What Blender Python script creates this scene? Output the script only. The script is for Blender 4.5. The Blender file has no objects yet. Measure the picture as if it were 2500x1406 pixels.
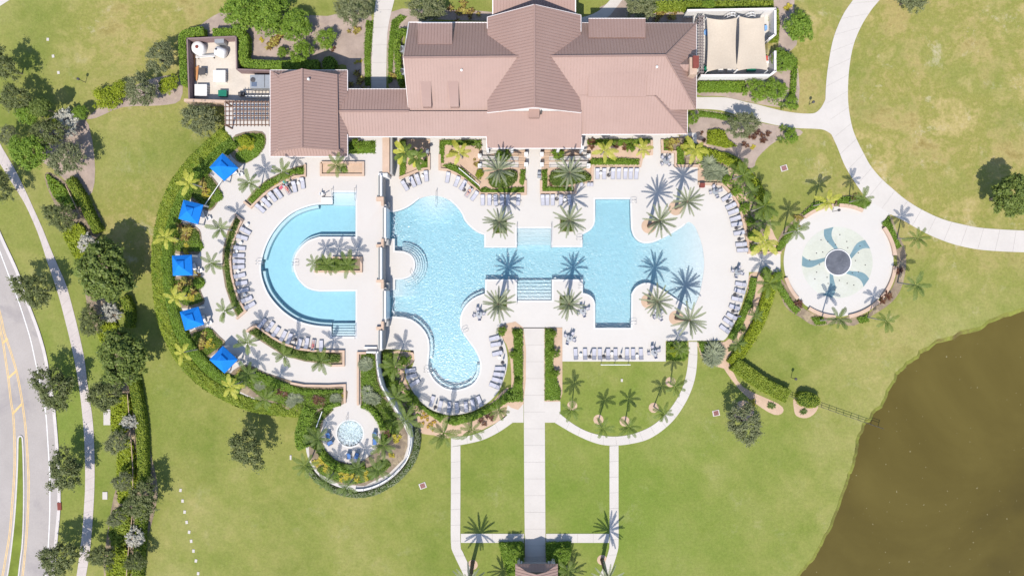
import bpy, math, random
import numpy as np
from mathutils import Vector, Matrix
from mathutils.geometry import tessellate_polygon

random.seed(11)
RNG = np.random.default_rng(11)
scene = bpy.context.scene
COL = scene.collection
H, K, T = 120.0, 1 / 14.0, 3.0        # camera height, metres per photo pixel on the ground, height of the upper terrace

# ------------------------------------------------------------------ camera, sky, sun, exposure
cam = bpy.data.cameras.new('camera')
cam.sensor_fit = 'HORIZONTAL'
cam.angle = 2 * math.atan(1250 * K / H)
cam.clip_end = 5000
camo = bpy.data.objects.new('camera', cam)
COL.objects.link(camo)
camo.location = (0, 0, H)
scene.camera = camo

SUN_EL, SUN_AZ = math.radians(56), math.radians(14)     # light travels to +Y, turned 14 degrees towards +X
world = bpy.data.worlds.new('World')
scene.world = world
world.use_nodes = True
wn = world.node_tree
bg = wn.nodes['Background']
sky = wn.nodes.new('ShaderNodeTexSky')
sky.sky_type = 'NISHITA'
sky.sun_disc = False
sky.sun_elevation = SUN_EL
sky.sun_rotation = math.pi + SUN_AZ
sky.air_density = 1.0
sky.dust_density = 0.6
sky.ozone_density = 1.6
wn.links.new(sky.outputs[0], bg.inputs[0])
bg.inputs[1].default_value = 0.15
sl = bpy.data.lights.new('sun', 'SUN')
sl.energy = 4.2
sl.angle = math.radians(0.55)
sl.color = (1.0, 0.945, 0.865)
so = bpy.data.objects.new('sun', sl)
COL.objects.link(so)
d = Vector((math.sin(SUN_AZ) * math.cos(SUN_EL), math.cos(SUN_AZ) * math.cos(SUN_EL), -math.sin(SUN_EL)))
so.rotation_euler = d.to_track_quat('-Z', 'Y').to_euler()
so.location = (-20, -60, 90)
scene.view_settings.view_transform = 'Standard'
scene.view_settings.look = 'None'
scene.view_settings.exposure = 0.6
scene.view_settings.gamma = 1.0
scene.render.engine = 'CYCLES'
scene.cycles.max_bounces = 6
scene.cycles.transparent_max_bounces = 12
scene.cycles.volume_bounces = 0
scene.cycles.sample_clamp_indirect = 6
scene.cycles.sample_clamp_direct = 12


# ------------------------------------------------------------------ helpers
def P(px, py, z=0.0):
    f = K * (H - z) / H
    return ((px - 1250) * f, (703 - py) * f, z)


def PL(pts, z=0.0):
    return [P(a, b, z)[:2] for a, b in pts]


def tag(o, label=None, cat=None, group=None, kind=None):
    if label: o['label'] = label
    if cat: o['category'] = cat
    if group: o['group'] = group
    if kind: o['kind'] = kind
    return o


def empty(name, loc, rz=0, label=None, cat=None, group=None):
    o = bpy.data.objects.new(name, None)
    o.empty_display_size = 0.3
    COL.objects.link(o)
    o.location = loc
    o.rotation_euler = (0, 0, rz)
    return tag(o, label, cat, group)


def link(name, me, parent=None, loc=(0, 0, 0), rot=(0, 0, 0), sc=(1, 1, 1)):
    o = bpy.data.objects.new(name, me)
    COL.objects.link(o)
    if parent is not None: o.parent = parent
    o.location, o.rotation_euler, o.scale = loc, rot, sc
    return o


def clone(o, loc=None, rz=None, parent=None, label=None, group=None, scale=None):
    c = o.copy()
    COL.objects.link(c)
    if parent is not None: c.parent = parent
    if loc is not None: c.location = loc
    if rz is not None: c.rotation_euler = (0, 0, rz)
    if scale is not None: c.scale = scale if hasattr(scale, '__len__') else (scale,) * 3
    if label: c['label'] = label
    if group: c['group'] = group
    for ch in o.children:
        clone(ch, parent=c)
    return c


class MB:
    def __init__(s): s.v, s.f, s.m, s.cur = [], [], [], 0
    def face(s, idx): s.f.append(idx); s.m.append(s.cur)
    def add(s, pts): n = len(s.v); s.v += [tuple(p) for p in pts]; return n
    def poly(s, pts3): n = s.add(pts3); s.face(list(range(n, n + len(pts3))))
    def prism(s, pts, z0, z1, bottom=False):
        k = len(pts)
        a = sum(pts[i][0] * pts[(i + 1) % k][1] - pts[(i + 1) % k][0] * pts[i][1] for i in range(k))
        if a < 0: pts = pts[::-1]
        n = s.add([(p[0], p[1], z0) for p in pts] + [(p[0], p[1], z1) for p in pts])
        s.face(list(range(n + k, n + 2 * k)))
        if bottom: s.face(list(range(n + k - 1, n - 1, -1)))
        for i in range(k):
            j = (i + 1) % k
            s.face([n + i, n + j, n + k + j, n + k + i])
        return s
    def box(s, c, size, rz=0.0, rx=0.0, ry=0.0):
        x, y, z = [q / 2 for q in size]
        M = Matrix.Translation(c) @ Matrix.Rotation(rz, 4, 'Z') @ Matrix.Rotation(ry, 4, 'Y') @ Matrix.Rotation(rx, 4, 'X')
        n = s.add([M @ Vector((a * x, b * y, e * z)) for e in (-1, 1) for a, b in ((-1, -1), (1, -1), (1, 1), (-1, 1))])
        for q in ((3, 2, 1, 0), (4, 5, 6, 7), (0, 1, 5, 4), (1, 2, 6, 5), (2, 3, 7, 6), (3, 0, 4, 7)):
            s.face([n + i for i in q])
        return s
    def bar(s, p, q, w, h):
        p, q = Vector(p), Vector(q)
        dv = q - p
        L = dv.length
        if L < 1e-6: return s
        X = dv / L
        Y = Vector((0, 0, 1)).cross(X)
        Y = Y.normalized() if Y.length > 1e-4 else Vector((1, 0, 0))
        Z = X.cross(Y)
        n = s.add([c + Y * a * w / 2 + Z * b * h / 2 for c in (p, q) for a, b in ((-1, -1), (1, -1), (1, 1), (-1, 1))])
        for f in ((3, 2, 1, 0), (4, 5, 6, 7), (0, 1, 5, 4), (1, 2, 6, 5), (2, 3, 7, 6), (3, 0, 4, 7)):
            s.face([n + i for i in f])
        return s
    def tube(s, pts, rad, n=7, cap=True):
        pts = [Vector(p) for p in pts]
        rings = []
        for i, p in enumerate(pts):
            t = (pts[min(i + 1, len(pts) - 1)] - pts[max(i - 1, 0)]).normalized()
            a = t.orthogonal().normalized() if abs(t.z) > 0.9 else Vector((0, 0, 1)).cross(t).normalized()
            b = t.cross(a)
            r = rad[i] if hasattr(rad, '__len__') else rad
            rings.append(s.add([p + (a * math.cos(2 * math.pi * k / n) + b * math.sin(2 * math.pi * k / n)) * r for k in range(n)]))
        for i in range(len(rings) - 1):
            for k in range(n):
                j = (k + 1) % n
                s.face([rings[i] + k, rings[i] + j, rings[i + 1] + j, rings[i + 1] + k])
        if cap:
            s.face([rings[-1] + k for k in range(n)])
            s.face([rings[0] + k for k in range(n)][::-1])
        return s
    def lathe(s, prof, n=16, c=(0, 0, 0)):
        rings = [s.add([(c[0] + r * math.cos(2 * math.pi * k / n), c[1] + r * math.sin(2 * math.pi * k / n), c[2] + z) for k in range(n)]) for r, z in prof]
        for i in range(len(rings) - 1):
            for k in range(n):
                j = (k + 1) % n
                s.face([rings[i] + k, rings[i] + j, rings[i + 1] + j, rings[i + 1] + k])
        s.face([rings[-1] + k for k in range(n)])
        return s
    def strip(s, A, B, z0, z1):
        """wall between two edge polylines (xy), from z0 to z1, top face per segment"""
        k = len(A)
        n = s.add([(p[0], p[1], z) for z in (z0, z1) for L in (A, B) for p in L])
        a0, b0, a1, b1 = n, n + k, n + 2 * k, n + 3 * k
        for i in range(k - 1):
            s.face([a1 + i, b1 + i, b1 + i + 1, a1 + i + 1])
            s.face([a0 + i, a1 + i, a1 + i + 1, a0 + i + 1])
            s.face([b0 + i + 1, b1 + i + 1, b1 + i, b0 + i])
        s.face([a0, b0, b1, a1]); e = k - 1
        s.face([a1 + e, b1 + e, b0 + e, a0 + e])
        return s
    def mesh(s, name, mats, off=(0, 0, 0), smooth=False):
        me = bpy.data.meshes.new(name)
        me.from_pydata([(v[0] - off[0], v[1] - off[1], v[2] - off[2]) for v in s.v], [], s.f)
        for m in (mats if isinstance(mats, (list, tuple)) else [mats]): me.materials.append(M[m] if isinstance(m, str) else m)
        if any(s.m): me.polygons.foreach_set('material_index', s.m)
        if smooth: me.polygons.foreach_set('use_smooth', [True] * len(me.polygons))
        me.update()
        return me
    def build(s, name, mats, parent=None, smooth=False, **kw):
        """world-space geometry -> object; top-level objects get their origin at their base, parts follow their parent"""
        if parent is None:
            v = np.array(s.v)
            off = ((v[:, 0].min() + v[:, 0].max()) / 2, (v[:, 1].min() + v[:, 1].max()) / 2, v[:, 2].min())
            o = link(name, s.mesh(name, mats, off, smooth), loc=off)
        else:
            o = link(name, s.mesh(name, mats, parent_off(parent), smooth), parent)
        return tag(o, **kw)


def parent_off(p):
    v = Vector((0, 0, 0))
    while p is not None:
        v += p.location
        p = p.parent
    return v


def smooth(pts, n=6, closed=False):
    """Catmull-Rom through the points"""
    out, k = [], len(pts)
    for i in range(k if closed else k - 1):
        p = [pts[(i + j) % k] if closed else pts[min(max(i + j, 0), k - 1)] for j in (-1, 0, 1, 2)]
        for t in np.arange(n) / n:
            out.append(tuple(0.5 * (2 * p[1][c] + (p[2][c] - p[0][c]) * t + (2 * p[0][c] - 5 * p[1][c] + 4 * p[2][c] - p[3][c]) * t * t
                                    + (3 * p[1][c] - p[0][c] - 3 * p[2][c] + p[3][c]) * t ** 3) for c in (0, 1)))
    if not closed: out.append(tuple(pts[-1][:2]))
    return out


def offs(pts, dist, closed=False):
    """offset a polyline to its left"""
    k, out = len(pts), []
    for i, p in enumerate(pts):
        a = pts[(i - 1) % k] if closed or i > 0 else p
        b = pts[(i + 1) % k] if closed or i < k - 1 else p
        d1 = np.array((p[0] - a[0], p[1] - a[1])); d2 = np.array((b[0] - p[0], b[1] - p[1]))
        n1 = np.array((-d1[1], d1[0])) / (np.hypot(*d1) or 1); n2 = np.array((-d2[1], d2[0])) / (np.hypot(*d2) or 1)
        if not d1.any(): n1 = n2
        if not d2.any(): n2 = n1
        m = n1 + n2
        l = np.hypot(*m)
        m = m / l if l > 1e-6 else n1
        c = max(0.45, float(m @ n1))
        out.append((p[0] + m[0] * dist / c, p[1] + m[1] * dist / c))
    return out


def resample(pts, n):
    a = np.array([p[:2] for p in pts])
    s = np.r_[0, np.cumsum(np.hypot(*np.diff(a, axis=0).T))]
    t = np.linspace(0, s[-1], n)
    return list(zip(np.interp(t, s, a[:, 0]), np.interp(t, s, a[:, 1])))


def arc(cx, cy, r, a0, a1, n=24):
    """photo-pixel arc, degrees counter-clockwise as seen in the picture"""
    return [(cx + r * math.cos(math.radians(a)), cy - r * math.sin(math.radians(a))) for a in np.linspace(a0, a1, n)]


def inside(poly, x, y):
    r = np.zeros(len(x), bool)
    k = len(poly)
    for i in range(k):
        x1, y1 = poly[i][:2]; x2, y2 = poly[(i + 1) % k][:2]
        if y1 == y2: continue
        c = (y1 > y) != (y2 > y)
        r ^= c & (x < (x2 - x1) * (y - y1) / (y2 - y1) + x1)
    return r


def sheet(name, loops, z, mat, thick=0.0, parent=None, **kw):
    """flat sheet (first loop outline, others holes) in world xy, with an optional skirt"""
    mb = MB()
    flat = [Vector((p[0], p[1], 0)) for L in loops for p in L]
    tri = tessellate_polygon([[Vector((p[0], p[1], 0)) for p in L] for L in loops])
    n = mb.add([(v.x, v.y, z) for v in flat])
    for t in tri:
        a, b, c = (flat[i] for i in t)
        cr = (b.x - a.x) * (c.y - a.y) - (b.y - a.y) * (c.x - a.x)
        if abs(cr) < 1e-9: continue
        mb.face([n + i for i in (t if cr > 0 else t[::-1])])
    if thick:
        for L in loops:
            k = len(L)
            n = mb.add([(p[0], p[1], z) for p in L] + [(p[0], p[1], z - thick) for p in L])
            for i in range(k):
                j = (i + 1) % k
                mb.face([n + i, n + j, n + k + j, n + k + i])
    return mb.build(name, mat, parent, **kw)


# ------------------------------------------------------------------ materials
M = {}


def newmat(name):
    m = bpy.data.materials.new(name)
    m.use_nodes = True
    M[name] = m
    return m, m.node_tree.nodes, m.node_tree.links, m.node_tree.nodes['Principled BSDF']


def ramp(nt, fac, stops):
    r = nt.nodes.new('ShaderNodeValToRGB')
    e = r.color_ramp.elements
    while len(e) < len(stops): e.new(0.5)
    for i, (p, c) in enumerate(stops):
        e[i].position, e[i].color = p, (*c, 1)
    nt.links.new(fac, r.inputs[0])
    return r.outputs[0]


def noise(nt, scale, detail=4, rough=0.6, vec=None, dist=0.0):
    n = nt.nodes.new('ShaderNodeTexNoise')
    n.inputs['Scale'].default_value, n.inputs['Detail'].default_value = scale, detail
    n.inputs['Roughness'].default_value, n.inputs['Distortion'].default_value = rough, dist
    if vec is None:
        vec = nt.nodes.new('ShaderNodeNewGeometry').outputs['Position']
    nt.links.new(vec, n.inputs['Vector'])
    return n.outputs[0]


def mix(nt, fac, a, b, mode='MIX'):
    n = nt.nodes.new('ShaderNodeMix')
    n.data_type, n.blend_type = 'RGBA', mode
    for s, v in ((n.inputs[0], fac), (n.inputs[6], a), (n.inputs[7], b)):
        if isinstance(v, (int, float)): s.default_value = v
        elif isinstance(v, tuple): s.default_value = (*v, 1)
        else: nt.links.new(v, s)
    return n.outputs[2]


def bump(nt, height, bsdf, strength=0.3, dist=0.05):
    b = nt.nodes.new('ShaderNodeBump')
    b.inputs['Strength'].default_value, b.inputs['Distance'].default_value = strength, dist
    nt.links.new(height, b.inputs['Height'])
    nt.links.new(b.outputs[0], bsdf.inputs['Normal'])
    return b


def surf(name, c, var=0.12, scale=0.35, fine=3.0, rough=0.8, spec=0.2, metal=0.0, b=0.0, stain=None, grain=0.12):
    """painted / mineral surface: base colour with large blotches, fine grain and optional stains"""
    m, n, l, p = newmat(name)
    nt = m.node_tree
    lo = tuple(x * (1 - var) for x in c); hi = tuple(min(1, x * (1 + var)) for x in c)
    col = ramp(nt, noise(nt, scale, 5, 0.62), [(0.3, lo), (0.72, hi)])
    f = ramp(nt, noise(nt, fine, 3, 0.7), [(0.25, (1 - grain,) * 3), (0.75, (1 + grain * 0.8,) * 3)])
    col = mix(nt, 0.6, col, f, 'MULTIPLY')
    if stain:
        s = ramp(nt, noise(nt, stain[1], 6, 0.7, dist=0.6), [(stain[2], (0, 0, 0)), (stain[3], (1, 1, 1))])
        col = mix(nt, s, col, stain[0])
    l.new(col, p.inputs['Base Color'])
    p.inputs['Roughness'].default_value, p.inputs['Specular IOR Level'].default_value, p.inputs['Metallic'].default_value = rough, spec, metal
    if b: bump(nt, noise(nt, fine * 2, 4, 0.6), p, b, 0.03)
    return m


def leafmat(name, stops, trans=0.28, patch=0.35, pscale=0.5):
    """foliage: a colour per leaf, drifting over patches; thin leaves let light through"""
    m = bpy.data.materials.new(name)
    m.use_nodes = True
    M[name] = m
    nt = m.node_tree
    nt.nodes.remove(nt.nodes['Principled BSDF'])
    g = nt.nodes.new('ShaderNodeNewGeometry')
    k = len(stops)
    a = nt.nodes.new('ShaderNodeMath'); a.operation = 'MULTIPLY_ADD'
    nt.links.new(g.outputs['Random Per Island'], a.inputs[0]); a.inputs[1].default_value = 1 - patch
    s = nt.nodes.new('ShaderNodeMath'); s.operation = 'MULTIPLY_ADD'
    nt.links.new(noise(nt, pscale, 3, 0.6), s.inputs[0]); s.inputs[1].default_value = 2 * patch; s.inputs[2].default_value = -0.5 * patch
    nt.links.new(s.outputs[0], a.inputs[2])
    c = ramp(nt, a.outputs[0], [(i / max(1, k - 1), q) for i, q in enumerate(stops)])
    df = nt.nodes.new('ShaderNodeBsdfPrincipled'); tr = nt.nodes.new('ShaderNodeBsdfTranslucent'); mx = nt.nodes.new('ShaderNodeMixShader')
    df.inputs['Roughness'].default_value = 0.55; df.inputs['Specular IOR Level'].default_value = 0.25
    nt.links.new(c, df.inputs['Base Color']); nt.links.new(c, tr.inputs[0])
    mx.inputs[0].default_value = trans
    nt.links.new(df.outputs[0], mx.inputs[1]); nt.links.new(tr.outputs[0], mx.inputs[2])
    nt.links.new(mx.outputs[0], nt.nodes['Material Output'].inputs[0])
    return m


def build_materials():
    # lawn: mown green with dry, yellow and bare patches; drier on the rise beyond the wide path
    m, n, l, p = newmat('lawn')
    nt = m.node_tree
    pos = n.new('ShaderNodeNewGeometry').outputs['Position']
    sx = n.new('ShaderNodeSeparateXYZ'); l.new(pos, sx.inputs[0])
    g1 = ramp(nt, noise(nt, 0.045, 5, 0.6), [(0.3, (0.116, 0.15, 0.027)), (0.5, (0.172, 0.188, 0.047)), (0.7, (0.25, 0.234, 0.088))])
    g2 = ramp(nt, noise(nt, 0.22, 7, 0.72, dist=0.2), [(0.32, (0.74, 0.86, 0.6)), (0.5, (1, 1, 1)), (0.66, (1.2, 1.1, 1.25))])
    g3 = ramp(nt, noise(nt, 2.2, 5, 0.8), [(0.25, (0.72,) * 3), (0.75, (1.26,) * 3)])
    st = n.new('ShaderNodeTexWave'); st.wave_type = 'BANDS'; st.bands_direction = 'DIAGONAL'
    st.inputs['Scale'].default_value = 0.16; st.inputs['Distortion'].default_value = 2.5; st.inputs['Detail'].default_value = 3
    l.new(pos, st.inputs['Vector'])
    col = mix(nt, 0.8, g1, g2, 'MULTIPLY')
    col = mix(nt, 0.75, col, g3, 'MULTIPLY')
    col = mix(nt, 0.16, col, ramp(nt, st.outputs[0], [(0, (0.8, 0.9, 0.7)), (1, (1.15, 1.1, 1.1))]), 'MULTIPLY')
    dry = ramp(nt, noise(nt, 0.11, 9, 0.74, dist=0.15), [(0.3, (0.18, 0.135, 0.04)), (0.43, (0.285, 0.232, 0.09)), (0.52, (0.19, 0.185, 0.045)), (0.62, (0.31, 0.25, 0.1)), (0.75, (0.38, 0.31, 0.18))])
    dry = mix(nt, 0.8, dry, g3, 'MULTIPLY')
    # dryness by place: meadow to the north-east, worn turf by the road verge and the north-west lawn
    def blob(cx, cy, r0, r1):
        v = n.new('ShaderNodeVectorMath'); v.operation = 'DISTANCE'
        l.new(pos, v.inputs[0]); v.inputs[1].default_value = (cx, cy, 0)
        mr = n.new('ShaderNodeMapRange'); mr.inputs[1].default_value = r0; mr.inputs[2].default_value = r1
        mr.inputs[3].default_value = 1; mr.inputs[4].default_value = 0
        l.new(v.outputs['Value'], mr.inputs[0])
        return mr.outputs[0]
    def mx(a, b, op='MAXIMUM'):
        q = n.new('ShaderNodeMath'); q.operation = op
        for i, v in ((0, a), (1, b)):
            if isinstance(v, float): q.inputs[i].default_value = v
            else: l.new(v, q.inputs[i])
        return q.outputs[0]
    w = mx(mx(blob(80, 32, 22, 42), blob(50, 40, 4, 22)), mx(blob(-62, 44, 5, 26), blob(-64, 10, 3, 14)))
    w = mx(w, mx(blob(58, 10, 2, 16), mx(blob(64, -10, 2, 20), 0.55, 'MULTIPLY')))
    wn_ = n.new('ShaderNodeMapRange'); l.new(noise(nt, 0.09, 6, 0.65), wn_.inputs[0])
    wn_.inputs[1].default_value = 0.3; wn_.inputs[2].default_value = 0.52; wn_.inputs[3].default_value = 0.35
    w = mx(w, mx(wn_.outputs[0], 0.85, 'MULTIPLY'), 'MULTIPLY') if False else mx(w, wn_.outputs[0], 'MULTIPLY')
    w = mx(w, mx(wn_.outputs[0], 0.2, 'MULTIPLY'))
    col = mix(nt, w, col, dry)
    fresh = mx(mx(blob(18, -36, 8, 42), blob(-80, -20, 4, 26)), noise(nt, 0.06, 6, 0.65), 'MULTIPLY')
    col = mix(nt, fresh, col, mix(nt, 0.8, (0.108, 0.168, 0.022), g3, 'MULTIPLY'))
    bare = ramp(nt, noise(nt, 0.16, 9, 0.8, dist=0.3), [(0.57, (0, 0, 0)), (0.7, (1, 1, 1))])
    bm = mx(bare, mx(w, 0.75, 'MULTIPLY'), 'MULTIPLY')
    col = mix(nt, bm, col, (0.46, 0.39, 0.29))
    weeds = ramp(nt, noise(nt, 0.55, 3, 0.5), [(0.7, (0, 0, 0)), (0.76, (1, 1, 1))])
    col = mix(nt, mx(weeds, mx(w, 0.6, 'MULTIPLY'), 'MULTIPLY'), col, (0.13, 0.17, 0.03))
    l.new(col, p.inputs['Base Color'])
    p.inputs['Roughness'].default_value = 0.9; p.inputs['Specular IOR Level'].default_value = 0.08
    bump(nt, noise(nt, 5, 4, 0.7), p, 0.5, 0.08)

    surf('deck', (0.452, 0.424, 0.393), 0.03, 0.12, 2.0, 0.85, 0.15, stain=((0.45, 0.405, 0.36), 0.12, 0.6, 0.9), grain=0.025)
    surf('terrace_deck', (0.443, 0.41, 0.378), 0.03, 0.12, 2.0, 0.85, 0.15, stain=((0.44, 0.385, 0.345), 0.12, 0.58, 0.88), grain=0.025)
    surf('concrete', (0.44, 0.405, 0.37), 0.05, 0.25, 2.5, 0.9, 0.1, stain=((0.36, 0.325, 0.3), 0.5, 0.66, 0.86), grain=0.05)
    surf('sidewalk', (0.42, 0.37, 0.345), 0.08, 0.3, 2.5, 0.9, 0.1, stain=((0.28, 0.24, 0.22), 0.6, 0.62, 0.84))
    surf('joint', (0.27, 0.245, 0.225), 0.1)
    surf('asphalt', (0.31, 0.278, 0.258), 0.1, 0.1, 4, 0.85, 0.2, stain=((0.24, 0.215, 0.21), 0.13, 0.56, 0.74))
    surf('road_white', (0.6, 0.58, 0.57), 0.1, 1.0, 4)
    surf('road_yellow', (0.55, 0.38, 0.17), 0.15, 0.8, 4)
    surf('kerb', (0.46, 0.42, 0.4), 0.1, 0.6, 3)
    surf('verge', (0.135, 0.165, 0.03), 0.25, 0.3, 3, 0.95, 0.05, b=0.5)
    surf('mulch', (0.3, 0.235, 0.195), 0.2, 0.4, 6, 0.95, 0.05, b=0.6, stain=((0.38, 0.3, 0.23), 0.5, 0.55, 0.75))
    surf('sand', (0.42, 0.3, 0.215), 0.1, 0.5, 5, 0.95, 0.05, b=0.4)
    surf('bed_soil', (0.2, 0.155, 0.11), 0.25, 0.6, 6, 0.95, 0.05, b=0.6, stain=((0.34, 0.27, 0.17), 0.7, 0.5, 0.7))
    surf('tan_wall', (0.43, 0.31, 0.23), 0.07, 0.6, 3)
    surf('white_wall', (0.6, 0.58, 0.56), 0.04, 0.5, 3)
    surf('grey_wall', (0.3, 0.29, 0.28), 0.06, 0.5, 3)
    surf('yard_floor', (0.47, 0.415, 0.35), 0.1, 0.4, 3, stain=((0.3, 0.27, 0.24), 0.5, 0.6, 0.8))
    surf('yard_wall', (0.2, 0.14, 0.135), 0.1, 0.5, 3)
    surf('roof', (0.27, 0.177, 0.149), 0.05, 0.12, 1.2, 0.6, 0.3, stain=((0.29, 0.197, 0.168), 0.09, 0.5, 0.8), grain=0.05)
    surf('seam', (0.245, 0.16, 0.134), 0.05, 0.3, 2, 0.5, 0.3)
    surf('fascia', (0.62, 0.57, 0.55), 0.04)
    surf('plaster', (0.475, 0.525, 0.545), 0.02, 0.2, 2)
    surf('tile_blue', (0.05, 0.16, 0.24), 0.1, 2.0, 6, 0.35, 0.5)
    surf('coping', (0.5, 0.485, 0.465), 0.04, 0.6, 4)
    surf('step_edge', (0.16, 0.23, 0.28), 0.05)
    surf('pad_mint', (0.4, 0.402, 0.338), 0.07, 0.25, 3, 0.6, 0.3, stain=((0.46, 0.455, 0.42), 0.06, 0.52, 0.7))
    surf('pad_blue', (0.125, 0.2, 0.222), 0.12, 0.5, 3, 0.5, 0.3, stain=((0.24, 0.32, 0.38), 0.12, 0.56, 0.7))
    surf('wet_slate', (0.1, 0.102, 0.115), 0.3, 0.6, 4, 0.32, 0.6, b=0.4, stain=((0.2, 0.2, 0.23), 0.5, 0.55, 0.75))
    surf('blue_canvas', (0.01, 0.155, 0.52), 0.06, 0.8, 5, 0.8, 0.1)
    surf('blue_cushion', (0.07, 0.15, 0.34), 0.08, 1, 5)
    surf('white_paint', (0.62, 0.6, 0.58), 0.04, 1, 4, 0.5, 0.3)
    surf('sling', (0.37, 0.365, 0.405), 0.06, 1.5, 9, 0.7, 0.2)
    surf('lounger_frame', (0.18, 0.18, 0.2), 0.06, 1.5, 9, 0.45, 0.4)
    surf('dark_metal', (0.06, 0.055, 0.055), 0.1, 1, 5, 0.5, 0.4)
    surf('grey_metal', (0.3, 0.31, 0.32), 0.06, 1, 5, 0.4, 0.5, 0.3)
    surf('steel', (0.45, 0.46, 0.47), 0.05, 1, 5, 0.25, 0.6, 0.9)
    surf('timber', (0.17, 0.1, 0.07), 0.15, 0.8, 6)
    surf('grey_timber', (0.2, 0.165, 0.16), 0.15, 0.8, 6)
    surf('lumber', (0.42, 0.2, 0.08), 0.15, 0.8, 6)
    surf('sail', (0.44, 0.37, 0.29), 0.04, 0.3, 4, 0.85, 0.1)
    surf('chimney_stone', (0.4, 0.29, 0.22), 0.15, 1.2, 4)
    surf('rust_red', (0.17, 0.045, 0.035), 0.1, 1, 5)
    surf('green_plastic', (0.012, 0.14, 0.085), 0.1, 1, 5, 0.4, 0.4)
    surf('sky_plastic', (0.15, 0.3, 0.55), 0.05, 1, 5, 0.4, 0.4)
    surf('red_plastic', (0.4, 0.06, 0.04), 0.05, 1, 5, 0.4, 0.4)
    surf('bark', (0.16, 0.13, 0.1), 0.3, 2, 8, 0.95, 0.05, b=0.6)
    surf('palm_bark', (0.3, 0.27, 0.23), 0.2, 2, 8, 0.9, 0.1, b=0.6)
    surf('date_bark', (0.13, 0.095, 0.07), 0.3, 3, 8, 0.95, 0.05, b=0.6)
    surf('skin', (0.5, 0.27, 0.18), 0.05, 3, 9, 0.6, 0.3)
    surf('hair', (0.03, 0.02, 0.015), 0.2, 5, 20)
    surf('pink_cloth', (0.45, 0.1, 0.14), 0.05, 3, 9)
    surf('navy_cloth', (0.03, 0.04, 0.1), 0.05, 3, 9)
    surf('teal_cloth', (0.05, 0.3, 0.32), 0.05, 3, 9)
    surf('umbrella_cloth', (0.2, 0.19, 0.22), 0.08, 2, 9)
    surf('glass_rail', (0.3, 0.32, 0.31), 0.05, 1, 4, 0.45, 0.3)
    surf('window', (0.03, 0.04, 0.05), 0.1, 1, 4, 0.08, 0.6)
    surf('lake_bed', (0.1, 0.07, 0.03), 0.2, 0.2, 2)
    surf('bank', (0.155, 0.165, 0.036), 0.25, 0.3, 2.5, 0.95, 0.05, b=0.6, stain=((0.1, 0.075, 0.03), 0.35, 0.45, 0.7))
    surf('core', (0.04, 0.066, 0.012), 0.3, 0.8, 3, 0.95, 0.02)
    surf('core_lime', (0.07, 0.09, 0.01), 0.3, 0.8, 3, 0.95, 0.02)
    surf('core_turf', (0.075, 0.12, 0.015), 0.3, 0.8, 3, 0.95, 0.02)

    leafmat('leaf_oak', [(0.06, 0.08, 0.022), (0.105, 0.125, 0.038), (0.17, 0.18, 0.07)], 0.2)
    leafmat('leaf_olive', [(0.085, 0.1, 0.04), (0.145, 0.16, 0.07), (0.215, 0.222, 0.11)], 0.22)
    leafmat('leaf_deep', [(0.06, 0.09, 0.016), (0.115, 0.155, 0.028), (0.21, 0.25, 0.055)], 0.25)
    leafmat('leaf_bright', [(0.088, 0.156, 0.015), (0.150, 0.237, 0.025), (0.250, 0.338, 0.044)], 0.3)
    leafmat('leaf_hedge', [(0.091, 0.163, 0.014), (0.156, 0.247, 0.023), (0.247, 0.325, 0.039)], 0.3, 0.45, 0.35)
    leafmat('leaf_west', [(0.112, 0.163, 0.015), (0.194, 0.250, 0.025), (0.312, 0.344, 0.037)], 0.3, 0.5, 0.22)
    leafmat('leaf_turf', [(0.102, 0.174, 0.019), (0.150, 0.234, 0.026), (0.192, 0.282, 0.036)], 0.25, 0.4, 0.5)
    leafmat('leaf_lime', [(0.15, 0.2, 0.012), (0.235, 0.285, 0.016), (0.34, 0.385, 0.024)], 0.3)
    leafmat('leaf_silver', [(0.2, 0.195, 0.15), (0.36, 0.345, 0.28), (0.55, 0.52, 0.44)], 0.1)
    leafmat('leaf_sage', [(0.14, 0.165, 0.09), (0.2, 0.22, 0.13), (0.26, 0.28, 0.18)], 0.2)
    leafmat('leaf_autumn', [(0.25, 0.2, 0.03), (0.38, 0.27, 0.03), (0.32, 0.12, 0.02)], 0.25)
    leafmat('leaf_gold', [(0.16, 0.16, 0.02), (0.4, 0.33, 0.03), (0.52, 0.44, 0.06)], 0.3)
    leafmat('leaf_croton', [(0.05, 0.02, 0.012), (0.13, 0.07, 0.02), (0.3, 0.26, 0.05), (0.38, 0.33, 0.08)], 0.2)
    leafmat('leaf_red', [(0.04, 0.014, 0.012), (0.09, 0.035, 0.02), (0.17, 0.09, 0.035)], 0.2)
    leafmat('frond_green', [(0.065, 0.105, 0.015), (0.11, 0.155, 0.025), (0.175, 0.22, 0.045)], 0.3)
    leafmat('frond_dark', [(0.06, 0.1, 0.02), (0.1, 0.145, 0.03), (0.16, 0.2, 0.05)], 0.3)
    leafmat('frond_yellow', [(0.24, 0.26, 0.03), (0.36, 0.36, 0.05), (0.5, 0.46, 0.09)], 0.3)
    leafmat('frond_date', [(0.12, 0.14, 0.075), (0.18, 0.2, 0.115), (0.25, 0.265, 0.16)], 0.2)

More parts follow.
